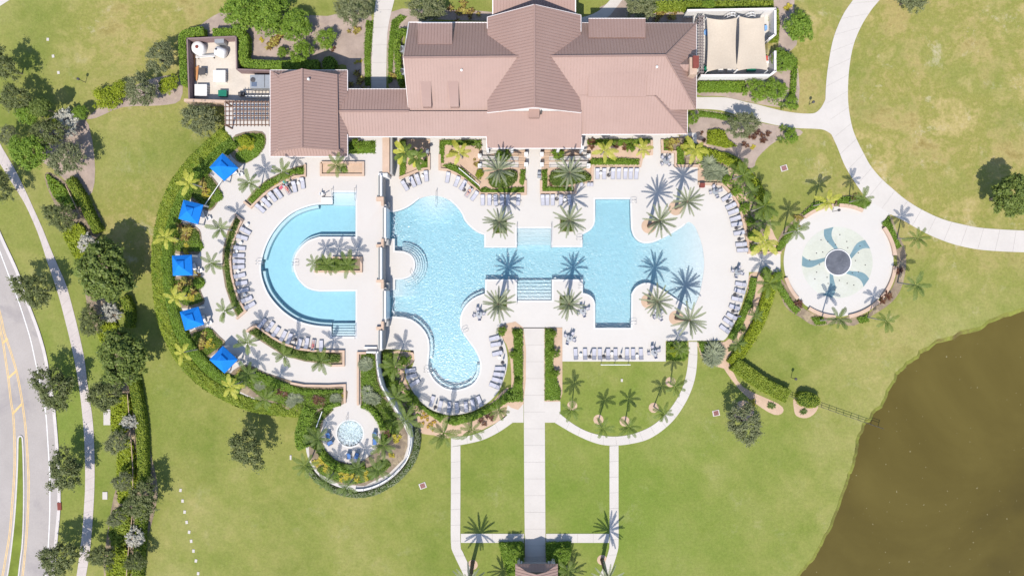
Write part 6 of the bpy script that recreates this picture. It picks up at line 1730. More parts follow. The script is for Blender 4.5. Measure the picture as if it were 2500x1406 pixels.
hedge([(1893, 20), (1894, 60), (1893, 100)], 20, 0, 1.2, 'lime green hedge at the gate side of the patio', 'leaf_west', 'core_lime')
hedge([(1705, 210), (1760, 210), (1822, 210)], 25, 0, 1.1, 'clipped hedge below the patio wall', 'leaf_hedge', 'core_turf')
hedge([(1942, 142), (1940, 190), (1936, 240)], 14, 0, 0.7, 'low hedge strip between round shrubs and lawn', 'leaf_hedge')
cover([(1705, 268), (1770, 277), (1840, 298), (1790, 298), (1740, 288), (1706, 286)], 0, 0.2, 'turf strip below the branch path', sm=0)
cover([(1729, 318), (1752, 314), (1770, 320), (1778, 340), (1800, 356), (1775, 360), (1728, 350)], 0, 0.7, 'bright yellow green clipped hedge block in the corner garden', 'leaf_lime', 'core_lime', 'hedge', 'hedge', sm=0, dens=80)
hedge([(1668, 352), (1720, 372), (1785, 390), (1815, 415), (1845, 450), (1864, 490), (1876, 535)], 26, 0, 0.7, 'yellow green hedge between sandy bed and lawn', 'leaf_lime', 'core_lime')
hedge([(1888, 672), (1878, 720), (1862, 770), (1842, 812), (1816, 852), (1788, 890)], 27, 0, 1.1, 'lime hedge between lower bed and lawn', 'leaf_lime', 'core_lime', dens=75)
hedge([(1795, 888), (1830, 913), (1872, 942), (1925, 968)], 33, 0, 1.6, 'lime hedge reaching out to the rail fence', 'leaf_west', 'core_lime', dens=75)
cover([(1952, 962), (1975, 958), (2002, 970), (2000, 990), (1975, 997), (1952, 985)], 0, 1.6, 'rounded hedge block split by the rail fence', 'leaf_west', 'core', 'hedge', 'hedge')
hedge([(1842, 678), (1836, 715), (1822, 755), (1804, 795), (1786, 828)], 16, 0, 0.6, 'dark low hedge behind the lower beach entry loungers', 'leaf_turf', 'core_turf')
hedge([(1895, 675), (1905, 700), (1930, 740), (1950, 762)], 16, 0, 0.4, 'low green edging on the lime hedge side of the splash pad', 'leaf_turf', 'core_turf')
cover([(1958, 522), (1985, 497), (2018, 484), (2026, 504), (1990, 512), (1966, 526)], 0, 0.4, 'green ground cover above the splash pad, clubhouse end', sm=0)
cover([(2044, 484), (2070, 478), (2108, 481), (2130, 496), (2112, 510), (2075, 506), (2046, 500)], 0, 0.4, 'green ground cover above the splash pad, path end', sm=0)
cover([(2154, 545), (2172, 525), (2184, 560), (2203, 602), (2192, 608), (2178, 575)], 0, 0.4, 'green ground cover on the lawn side of the splash pad', sm=0)
cover([(1936, 548), (1950, 545), (1925, 592), (1908, 612), (1892, 612), (1905, 588)], 0, 0.4, 'green ground cover on the deck side of the splash pad', sm=0)
cover([(1980, 775), (2010, 772), (2020, 790), (1995, 795)], 0, 0.35, 'small green cover below the splash pad', sm=0)
cover([(2092, 776), (2118, 768), (2125, 785), (2100, 790)], 0, 0.35, 'small green cover below the splash pad by the palm', sm=0)
cover([(1250, 802), (1277, 802), (1277, 978), (1238, 980), (1250, 950), (1256, 930), (1252, 880), (1254, 835)], 0.09, 0.5, 'green ground cover along the central walk beside the narrow bay', sm=0)
cover([(1330, 802), (1352, 802), (1354, 850), (1350, 890), (1362, 930), (1370, 955), (1368, 978), (1330, 978)], 0.09, 0.5, 'green ground cover along the central walk beside the lounger row', sm=0)
cover([(1215, 975), (1245, 948), (1276, 955), (1277, 980), (1240, 983), (1200, 1006), (1160, 1026), (1110, 1040), (1085, 1032), (1100, 1018), (1150, 1010), (1195, 988)], 0.05, 0.5, 'green ground cover below the narrow bay, walk end', sm=0)
cover([(985, 955), (1000, 952), (1025, 985), (1060, 1008), (1090, 1016), (1075, 1032), (1045, 1012), (1010, 985)], 0.05, 0.5, 'green ground cover below the narrow bay, wall end', sm=0)
hedge([(945, 862), (945, 900), (952, 935)], 22, 0, 1.1, 'tall clipped hedge beside the terrace wall end', 'leaf_hedge')
cover([(975, 342), (990, 340), (992, 395), (988, 425), (975, 430)], 0.2, 0.7, 'green clipped strip in the banana palm bed', 'leaf_hedge', sm=0)
cover([(1025, 402), (1045, 380), (1046, 408), (1024, 412)], 0.2, 0.5, 'green corner cover in the banana palm bed', sm=0)
cover([(1072, 342), (1175, 341), (1175, 356), (1086, 354), (1083, 398), (1073, 398)], 0.2, 0.5, 'green L shaped cover in the yellow palm bed', sm=0)
cover([(1080, 404), (1100, 398), (1130, 410), (1158, 438), (1172, 462), (1182, 455), (1200, 462), (1282, 455), (1282, 471), (1176, 471), (1135, 436), (1092, 412)], 0.2, 0.5, 'green cover strip behind the shallow end loungers', sm=0)
cover([(1270, 415), (1283, 412), (1283, 440), (1276, 455), (1268, 445)], 0.2, 0.5, 'small green cover beside the central steps, terrace side', sm=0)
cover([(1322, 414), (1337, 412), (1336, 455), (1402, 456), (1402, 468), (1322, 468)], 0.2, 0.5, 'green cover framing the other date palm bed', sm=0)
cover([(1195, 425), (1255, 415), (1262, 440), (1235, 458), (1200, 455)], 0.2, 0.9, 'olive shrub mound under the date palm by the ramp', 'leaf_deep', 'core', sm=3)
cover([(1345, 420), (1400, 412), (1440, 425), (1440, 440), (1395, 450), (1350, 452)], 0.2, 0.9, 'olive shrub mound under the other date palm', 'leaf_deep', 'core', sm=3)
cover([(1434, 340), (1590, 338), (1590, 350), (1515, 356), (1434, 354)], 0.21, 0.5, 'green strip under the eaves behind the upper lounger row', sm=0)
cover([(1445, 386), (1520, 385), (1562, 388), (1560, 404), (1436, 404)], 0.21, 0.6, 'green clipped strip behind the upper lounger row', 'leaf_hedge', sm=0)
cover([(1618, 342), (1640, 338), (1640, 368), (1618, 368)], 0.2, 0.5, 'green cover at the dining nook entry', sm=0)
cover([(1652, 360), (1668, 352), (1672, 402), (1654, 402)], 0.2, 0.6, 'green strip on the far side of the dining nook', 'leaf_hedge', sm=0)
cover([(1628, 834), (1678, 833), (1681, 870), (1672, 882), (1627, 880)], 0, 0.45, 'square green patch between deck and arc walk', sm=0)
cover([(1705, 834), (1735, 834), (1728, 865), (1712, 862)], 0, 0.4, 'green cover beside the arc walk end', sm=0)
for q, lb in (((1221, 553), 'first'), ((1384, 549), 'second'), ((1221, 740), 'third'), ((1383, 739), 'fourth')):
    cover([(q[0] - 16, q[1] - 16), (q[0] + 16, q[1] - 16), (q[0] + 16, q[1] + 16), (q[0] - 16, q[1] + 16)], 0.09, 0.35, 'olive ground cover filling a square tree pit in the deck', 'leaf_deep', 'core', sm=0, group='tree pit covers')
# terrace planters
cover([(603, 489), (622, 466), (652, 441), (682, 426), (722, 410), (743, 405), (743, 424), (715, 425), (690, 436), (660, 455), (632, 478), (615, 497)], T, T + 0.55, 'green cover in the planter near the pool lift', sm=0)
cover([(577, 528), (588, 540), (578, 560), (568, 600), (560, 640), (563, 680), (576, 722), (594, 757), (580, 773), (565, 742), (552, 698), (546, 655), (547, 612), (558, 566)], T, T + 0.55, 'green cover in the west planter of the half ring pool', 'leaf_deep', 'core', sm=0)
cover([(607, 811), (626, 800), (665, 828), (693, 842), (731, 856), (790, 862), (830, 865), (828, 884), (795, 886), (744, 880), (693, 866), (645, 835)], T, T + 0.55, 'green cover in the lower planter of the half ring pool', 'leaf_deep', 'core', sm=0)
cover([(775, 634), (862, 632), (862, 660), (775, 660)], T, T + 0.6, 'green cover in the island planter of the half ring pool', 'leaf_deep', 'core', sm=0)
cover(arc(838, 413, 8, 0, 320, 8), T, T + 0.6, 'small round shrub in the rectangular planter', 'leaf_hedge', 'core')
cover([(570, 335), (636, 325), (646, 352), (625, 384), (590, 398), (572, 380), (585, 362)], T, T + 0.3, 'lawn like cover between pergola and first cabana')
for c, lb in (((528, 478), 'first and second'), ((480, 600), 'second and third'), ((484, 690), 'third and fourth'), ((505, 815), 'fourth and fifth')):
    cover(arc(c[0], c[1], 15, 0, 330, 9), T, T + 0.4, 'green cover edging the walk between the %s cabana' % lb, 'leaf_turf')
cover([(570, 918), (602, 895), (650, 915), (706, 938), (740, 952), (836, 950), (836, 958), (740, 965), (690, 955), (640, 940), (600, 930)], T, T + 0.5, 'green cover edging the lower cabana walk', 'leaf_turf', sm=0)
cover([(880, 866), (915, 866), (918, 915), (905, 985), (882, 985)], T, T + 0.35, 'green cover on the garden side of the spa walk', 'leaf_turf', sm=0)
for pts, lb in (([(500, 425), (522, 443), (536, 470), (523, 500), (505, 510), (475, 487), (456, 468), (472, 443)], 'first and second'), ([(433, 550), (478, 560), (488, 582), (480, 612), (428, 612), (422, 588)], 'second and third'),
                ([(428, 684), (480, 684), (486, 712), (494, 736), (447, 746), (431, 718)], 'third and fourth'), ([(468, 815), (508, 806), (530, 822), (544, 840), (512, 864), (500, 868), (480, 842)], 'fourth and fifth')):
    cover(pts, T + 0.08, T + 0.28, 'dark green cover under the crotons between the %s cabana' % lb, 'leaf_deep', 'core_turf')
for pts, lb in (([(764, 1015), (800, 995), (812, 1002), (786, 1028), (778, 1062), (788, 1098), (760, 1095), (755, 1050)], 'hedge side'), ([(905, 1005), (930, 1030), (942, 1060), (975, 1060), (965, 1010), (940, 975), (915, 960)], 'curved wall side'), ([(800, 1130), (850, 1150), (900, 1140), (935, 1120), (955, 1135), (920, 1165), (870, 1182), (810, 1172), (772, 1148)], 'lawn side'), ([(882, 868), (912, 868), (922, 930), (940, 970), (915, 965), (905, 990), (884, 985)], 'walk side')):
    cover(pts, T + 0.08, T + 0.25, 'mixed green cover filling the spa bed on the %s' % lb, 'leaf_deep', 'core_turf')
cover([(575, 922), (602, 898), (650, 918), (706, 942), (835, 955), (835, 980), (790, 995), (750, 1005), (700, 992), (635, 970)], T + 0.08, T + 0.28, 'mixed green cover filling the lower cabana bed', 'leaf_deep', 'core_turf', sm=0)
for pts, lb in (([(1700, 350), (1760, 380), (1800, 402), (1790, 430), (1770, 440), (1700, 400)], 'behind the great cycad'), ([(1782, 445), (1815, 430), (1845, 470), (1862, 520), (1875, 580), (1890, 610), (1838, 612), (1828, 570), (1815, 510)], 'behind the beach entry arc'), ([(945, 870), (1000, 866), (1000, 885), (975, 905), (995, 955), (1030, 1000), (1010, 1025), (975, 985), (945, 930)], 'beside the outer curve of the narrow bay')):
    cover(pts, 0.03, 0.3, 'patchy green cover on the sandy bed ' + lb, 'leaf_turf', 'sand', dens=14, size=0.3)
# ledge hedge outside the curved wall
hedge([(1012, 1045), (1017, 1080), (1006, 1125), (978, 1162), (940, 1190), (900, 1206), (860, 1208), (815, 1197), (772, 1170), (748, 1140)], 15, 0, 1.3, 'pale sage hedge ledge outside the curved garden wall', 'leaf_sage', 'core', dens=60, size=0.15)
# pavilion planting
cover([(1216, 1326), (1276, 1324), (1279, 1340), (1279, 1372), (1262, 1406), (1240, 1406), (1228, 1370)], 0, 0.9, 'clipped planting beside the pavilion steps, spa side', 'leaf_hedge', sm=0)
cover([(1333, 1326), (1394, 1324), (1396, 1345), (1385, 1380), (1380, 1406), (1360, 1406), (1334, 1372)], 0, 0.9, 'clipped planting beside the pavilion steps, lake side', 'leaf_hedge', sm=0)
# west strip
for pts, lf, z, lb in (([(112, 430), (125, 432), (175, 475), (190, 500), (165, 510), (130, 480)], 'leaf_hedge', 0.5, 'green mound at the top of the planting strip'),
                       ([(155, 565), (190, 545), (212, 575), (205, 610), (235, 640), (200, 650), (165, 600)], 'leaf_lime', 0.6, 'lime mound halfway down the planting strip'),
                       ([(240, 790), (280, 785), (280, 825), (245, 835)], 'leaf_lime', 0.6, 'lime mound below the big round tree'),
                       ([(275, 980), (312, 965), (318, 1015), (300, 1060), (272, 1050)], 'leaf_lime', 0.6, 'lime mound beside the long utility slab'),
                       ([(288, 1090), (320, 1080), (330, 1160), (325, 1210), (292, 1230), (285, 1190)], 'leaf_lime', 0.6, 'lime mound in the lower planting strip'),
                       ([(268, 1260), (300, 1240), (318, 1280), (305, 1330), (270, 1330)], 'leaf_west', 0.6, 'yellow green mound below the fallen shade of the oaks'),
                       ([(265, 1350), (310, 1340), (310, 1420), (262, 1420)], 'leaf_lime', 0.6, 'lime mound at the foot of the planting strip')):
    cover(pts, 0, z, lb, lf, 'core_lime', 'shrub_mound', 'shrub', dens=50, size=0.3, und=0.12)
for pts, w, lb in (([(165, 435), (190, 475), (215, 525), (235, 565)], 22, 'first stretch of clipped mixed hedge in the planting strip'), ([(300, 725), (312, 760), (310, 800)], 20, 'short stretch of mixed hedge behind the silver shrub'),
                   ([(322, 930), (332, 980), (342, 1060), (345, 1130), (345, 1180)], 24, 'middle stretch of clipped mixed hedge in the planting strip'), ([(345, 1230), (338, 1290), (335, 1350), (330, 1420)], 24, 'last stretch of clipped mixed hedge in the planting strip')):
    hedge(pts, w, 0, 1.5, lb, 'leaf_west', 'core', dens=60)
f = empty('strip_fence', P(320, 1100), label='thin timber fence running down the planting strip', cat='fence')
for seg in ([(170, 455), (205, 530)], [(315, 905), (322, 1000), (332, 1130), (332, 1240), (322, 1330), (315, 1420)]):
    c = [Vector((*p, 0)) for p in resample(PL(seg), 14)]
    for p in c: MB().box((p.x, p.y, 0.55), (0.1, 0.1, 1.1)).build('post', 'sand', f)
    for p, q in zip(c, c[1:]): MB().bar(p + Vector((0, 0, 1.0)), q + Vector((0, 0, 1.0)), 0.1, 0.1).build('rail', 'sand', f)

# ------------------------------------------------------------------ trees
for k, px, py, r, h, lb in (
    ('oak', 82, 708, 50, 4.2, 'oak on the verge beside the road, highest of the row'), ('oak', 130, 945, 54, 4.2, 'oak on the verge, second along the road'), ('oak', 158, 1150, 50, 4.2, 'oak on the verge, third along the road'), ('oak', 145, 1362, 50, 4.2, 'oak on the verge, fourth along the road'),
    ('oak', -2, 455, 38, 4.2, 'oak at the edge of the sidewalk bend'), ('oak', 8, 160, 40, 4.5, 'dark oak on the north west lawn edge'), ('oak', 38, 240, 40, 4.2, 'oak next to the dark lawn edge tree'),
    ('bright', 70, 275, 34, 3.5, 'bright green tree at the heart of the western group'), ('deep', 98, 262, 26, 5.2, 'dark round tree behind the bright one'), ('bright', 68, 370, 48, 4.2, 'bright leafy tree beside the sidewalk bend'), ('oak', 118, 325, 40, 3.8, 'shaded oak between bright tree and silver shrub'),
    ('olive', 165, 390, 46, 4.2, 'grey green oak above the mulch of the western group'), ('oak', 148, 530, 40, 3.5, 'oak leaning over the first mixed hedge'),
    ('deep', 256, 662, 76, 5.2, 'great round shade tree with glossy clumps'), ('deep', 300, 872, 68, 5.2, 'second great round shade tree further down the strip'),
    ('oak', 222, 785, 36, 3.1, 'small oak between the two great trees'), ('oak', 258, 965, 42, 3.1, 'small oak below the second great tree'), ('olive', 287, 1080, 32, 3.0, 'small grey oak beside the long slab'), ('oak', 345, 1222, 48, 3.8, 'oak with a wide shadow on the south lawn'),
    ('olive', 300, 1175, 26, 3.0, 'low olive tree in the lime mound'), ('oak', 248, 1358, 34, 3.0, 'small oak near the foot of the strip'), ('olive', 285, 1265, 24, 3.0, 'low olive bush in the yellow mound'), ('oak', 330, 1370, 26, 3.0, 'small dark oak at the foot of the strip'),
    ('oak', 604, 1094, 50, 4.5, 'lone dark tree on the lawn below the west hedge'), ('olive', 1818, 1030, 52, 4.2, 'lone oak on the lawn by the rail fence'), ('deep', 2470, 478, 52, 5.2, 'dark tree on the dry meadow'), ('olive', 2225, -8, 44, 3.5, 'olive tree beside the wide path'),
    ('olive', 388, 142, 40, 3.5, 'pale oak outside the pump yard hedge'), ('olive', 343, 222, 42, 3.5, 'pale oak on the mulch strip'), ('olive', 488, 295, 46, 3.1, 'grey oak between pump yard and west hedge'),
    ('olive', 1040, 15, 46, 3.1, 'grey green tree beside the entry path'), ('olive', 862, 18, 48, 3.1, 'grey green tree across the entry path'), ('olive', 1560, 12, 46, 3.0, 'grey green tree behind the clubhouse dormer'), ('olive', 1812, 305, 40, 3.5, 'grey tree leaning over the branch path'),
    ('olive', 20, 330, 26, 3.0, 'thin olive tree above the sidewalk'),
):
    tree(k, px, py, r, h, lb)
for k, px, py, r, h, lb in (
    ('bright', 590, 30, 50, 2.5, 'bright green rounded shrub, first of the cluster behind the pump yard'), ('bright', 655, 32, 52, 2.6, 'bright green rounded shrub, middle of the cluster'), ('bright', 722, 62, 42, 2.6, 'bright green rounded shrub at the mulch garden end of the cluster'),
    ('turf', 795, 95, 30, 1.8, 'leafy green shrub on the mulch'), ('turf', 738, 133, 36, 1.9, 'leafy green shrub beside the stepped hedge'), ('turf', 690, 128, 16, 1.0, 'small green shrub beside the croton'), ('bright', 1952, 65, 38, 3.2, 'round clipped green tree outside the patio gate'),
    ('bright', 1910, 148, 30, 2.0, 'bushy green shrub beside the patio wall end'), ('turf', 1846, 222, 32, 1.8, 'bushy green shrub below the patio hedge'), ('turf', 1892, 222, 34, 1.8, 'bushy green shrub beside the low hedge strip'), ('turf', 1932, 250, 20, 1.2, 'small green shrub at the bend of the branch path'), ('turf', 1930, 332, 22, 1.0, 'low green shrub at the branch path lawn corner'),
    ('turf', 1690, 290, 18, 1.6, 'green shrub tight against the clubhouse corner'), ('lime', 412, 208, 26, 1.6, 'lime shrub outside the pump yard wall'), ('lime', 258, 240, 34, 1.4, 'lime mound shrub at the end of the mulch strip'), ('lime', 290, 222, 26, 1.4, 'lime mound shrub in the mulch strip'),
    ('silver', 160, 300, 32, 2.2, 'silver leaved shrub in the western tree group'), ('silver', 218, 598, 26, 1.8, 'silver shrub above the great shade tree'), ('silver', 270, 765, 24, 1.8, 'silver shrub between the great trees'), ('silver', 315, 1030, 19, 1.6, 'silver shrub by the long slab'), ('silver', 330, 1310, 24, 1.8, 'silver shrub low in the strip'),
    ('turf', 1252, 1352, 26, 2.4, 'green shrub tree beside the pavilion, spa side'), ('turf', 1372, 1355, 24, 2.4, 'green shrub tree beside the pavilion, lake side'), ('bright', 195, 275, 20, 2.2, 'dark shrub beside the silver one'), ('lime', 125, 305, 20, 3.0, 'golden shrub under the shaded oak'),
    ('turf', 1225, 808, 14, 0.8, 'round golden green shrub at the top of the narrow bay bed'), ('turf', 1258, 812, 9, 0.7, 'small shrub in the central walk cover, top'), ('turf', 1252, 865, 12, 0.7, 'small shrub in the central walk cover, middle'), ('turf', 1262, 930, 9, 0.7, 'small shrub in the central walk cover, low'),
    ('turf', 1350, 815, 11, 0.8, 'small shrub beside the dining set planter, top'), ('turf', 1355, 862, 13, 0.8, 'small shrub beside the dining set planter, middle'), ('turf', 1355, 912, 13, 0.8, 'small shrub beside the dining set planter, low'),
    ('turf', 1773, 440, 14, 0.8, 'dark shrub at the top of the sandy bed'), ('turf', 1797, 465, 16, 0.8, 'dark shrub behind the first beach entry lounger'), ('turf', 1818, 508, 15, 0.8, 'dark shrub behind the beach entry arc'), ('turf', 1832, 540, 14, 0.8, 'dark shrub lower behind the beach entry arc'), ('turf', 1838, 575, 15, 0.8, 'dark shrub by the splash pad link'), ('turf', 1840, 605, 12, 0.8, 'dark shrub at the corner of the splash pad link'),
    ('turf', 1870, 668, 18, 0.8, 'dark shrub below the splash pad link'), ('turf', 1900, 672, 14, 0.8, 'dark shrub beside the splash pad entry'), ('bright', 948, 895, 14, 1.2, 'bushy shrub beside the terrace wall end, upper'), ('bright', 958, 940, 16, 1.2, 'bushy shrub beside the terrace wall end, lower'), ('turf', 1008, 975, 16, 1.0, 'bushy shrub on the outer side of the narrow bay'), ('turf', 985, 880, 14, 0.9, 'loose shrub in the sandy corner near the terrace wall'),
    ('lime', 1645, 858, 14, 0.8, 'golden shrub in the square green patch'), ('turf', 1730, 15, 18, 1.5, 'feathery shrub over the patio wall'), ('turf', 1540, 362, 12, 0.7, 'shrub at the end of the upper lounger bed'), ('lime', 1170, 425, 12, 0.7, 'yellow shrub behind the shallow end loungers'),
    ('turf', 1228, 380, 20, 0.9, 'shaded shrub under the porch eaves, terrace side'), ('turf', 1362, 378, 18, 0.9, 'shaded shrub under the porch eaves, patio side'), ('turf', 870, 350, 13, 0.9, 'shrub in the corner turf patch'),
):
    terr_ = px == 870
    tree(k, px, py, r, h, lb, 'shrub', 'rounded_shrub', T if terr_ else 0)
for px, py, lb in ((600, 345, 'golden mound shrub between pergola and first cabana'),):
    tree('lime', px, py, 18, 0.9, lb, 'shrub', 'rounded_shrub', T)

# ------------------------------------------------------------------ palms
for px, py, h, lb in ((1221, 553, 7.0, 'date palm in the square pit by the top landing, terrace side'), (1384, 549, 7.0, 'date palm in the square pit by the top landing, patio side'), (1221, 740, 8.2, 'date palm in the square pit by the bottom steps, narrow bay side'), (1383, 739, 8.2, 'date palm in the square pit by the bottom steps, square arm side'),
                      (1584, 552, 8.6, 'date palm in the round ring beside the square arm ladder'), (1650, 508, 8.4, 'date palm in the round ring nearest the dining nook'), (1583, 735, 7.9, 'date palm in the round ring at the beach wall'), (1651, 776, 8.2, 'date palm in the round ring nearest the arc walk'),
                      (1217, 438, 8.0, 'date palm in the raised bed by the ramp, terrace side'), (1383, 438, 8.0, 'date palm in the raised bed by the ramp, patio side'), (1154, 1372, 8.0, 'date palm on the lawn before the pavilion, spa side'), (1470, 1366, 8.0, 'date palm on the lawn before the pavilion, lake side'),
                      (1214, 1472, 8.6, 'date palm beside the pavilion, spa side'), (1372, 1476, 8.6, 'date palm beside the pavilion, lake side')):
    palm('date', px, py, h, lb, 'date palms')
for px, py, h, k, lb in ((1913, 572, 6.0, 'green', 'slender palm leaning over the splash pad from the deck side'), (1984, 503, 5.6, 'yellow', 'yellowing palm above the splash pad'), (2072, 494, 6.2, 'green', 'slender palm beside the wide path apron'), (2189, 583, 6.4, 'green', 'slender palm on the lawn side of the splash pad'),
                         (2191, 690, 6.2, 'dark', 'slender palm on the lake side of the splash pad'), (2001, 782, 6.2, 'dark', 'slender palm below the splash pad'), (2117, 774, 6.2, 'green', 'slender palm below the splash pad near the red shrub')):
    palm(k, px, py, h, lb, 'splash pad palms', s=0.9)
for i, (px, py) in enumerate(((1397, 987), (1461, 1026), (1526, 1029), (1596, 992), (1637, 937))):
    palm('green', px, py, 5.6, '%s palm from the central walk on the lawn inside the half round walk' % ('first', 'second', 'third', 'fourth', 'fifth')[i], 'palm lawn palms', s=0.92)
for px, py, h, k, lb in ((611, 451, 4.8, 'green', 'palm in the planter end near the first cabana'), (539, 556, 4.8, 'green', 'palm over the walk beside the second cabana'), (685, 415, 4.5, 'green', 'palm in the planter below the clubhouse wing'), (816, 410, 4.5, 'green', 'palm in the rectangular planter'),
                         (516, 643, 4.5, 'green', 'palm over the walk beside the third cabana'), (549, 751, 5, 'green', 'palm over the walk beside the fourth cabana'), (606, 835, 4.8, 'green', 'palm at the head of the lower planter'), (690, 874, 4.8, 'green', 'palm in the middle of the lower planter'), (787, 884, 4.6, 'green', 'palm at the spa walk end of the lower planter'),
                         (565, 940, 5, 'yellow', 'yellow palm rising from the west hedge'), (641, 965, 5, 'green', 'broad palm beside the yellow hedge palm'), (467, 448, 4.4, 'yellow', 'yellow palm between first and second cabana'), (406, 580, 4.2, 'yellow', 'yellow palm leaning over the west hedge'), (426, 722, 4.4, 'yellow', 'yellow palm between third and fourth cabana'), (455, 858, 4.6, 'yellow', 'yellow palm between fourth and fifth cabana'),
                         (766, 642, 4.2, 'green', 'palm at the tip of the island planter'), (802, 648, 4.2, 'green', 'palm in the middle of the island planter'), (850, 645, 4.0, 'green', 'palm at the open end of the island planter'),
                         (940, 1088, 5.0, 'green', 'palm beside the curved wall of the spa'), (741, 1132, 5, 'green', 'palm at the lawn corner of the spa bed'), (848, 1185, 5, 'dark', 'palm below the spa gold shrubs'), (797, 1172, 4.6, 'dark', 'palm between the spa gold shrubs'), (920, 1152, 4.4, 'dark', 'palm where the curved wall ends'),
                         (870, 1145, 3.4, 'dark', 'short palm below the spa deck'), (770, 1070, 3.2, 'dark', 'short dark palm in the hedge block of the spa'), (608, 915, 3.0, 'dark', 'short palm below the fifth cabana')):
    palm(k, px, py, h, lb, 'terrace palms', T, 'crown', s=0.9)
for px, py, h, k, s, lb in ((1872, 587, 6.5, 'yellow', 1.25, 'large yellow palm by the splash pad link'), (1862, 507, 6.0, 'green', 1.1, 'green palm above the yellow hedge bend'), (1816, 423, 6.0, 'green', 1.1, 'green palm at the lawn corner of the sandy bed'), (1693, 370, 4.5, 'yellow', 1.0, 'yellow palm beside the yellow green hedge'), (1875, 688, 6.0, 'green', 1.1, 'green palm over the lime hedge'),
                            (1835, 470, 4.0, 'dark', 0.8, 'small dark palm in the sandy bed'), (1870, 545, 4.5, 'dark', 0.9, 'dark palm under the large yellow palm'), (1842, 770, 3.0, 'dark', 0.7, 'small palm in the lower sandy bed, upper'), (1802, 838, 3.0, 'dark', 0.7, 'small palm in the lower sandy bed, lower'), (1655, 855, 3.2, 'green', 0.75, 'small palm in the square green patch'),
                            (1125, 377, 4.0, 'yellow', 0.95, 'yellow palm in the raised bed beside the banana palm walk'), (1475, 366, 4.5, 'yellow', 1.0, 'yellow palm behind the upper lounger row'), (1568, 364, 4.0, 'yellow', 0.9, 'yellow palm at the end of the upper lounger bed'), (990, 372, 4.5, 'banana', 1.0, 'banana palm with long green and yellow leaves'), (1013, 388, 3.5, 'banana', 0.8, 'lower banana palm in the same bed'),
                            (958, 891, 5.0, 'green', 0.95, 'palm between terrace wall and narrow bay, upper'), (961, 968, 5.5, 'green', 1.1, 'palm between terrace wall and narrow bay, lower'), (993, 1018, 5.5, 'green', 1.1, 'palm just outside the curved garden wall'), (1217, 1010, 4.5, 'green', 0.9, 'palm beside the short curved walk'), (1146, 1047, 4.8, 'green', 0.9, 'palm over the short curved walk'), (1082, 1058, 5.5, 'green', 1.1, 'palm at the corner of the lawn walk'),
                            (1385, 1392, 2.6, 'green', 0.8, 'small palm in the pavilion planting')):
    palm(k, px, py, h, lb, 'garden palms', 0.0, 'crown', s=s)

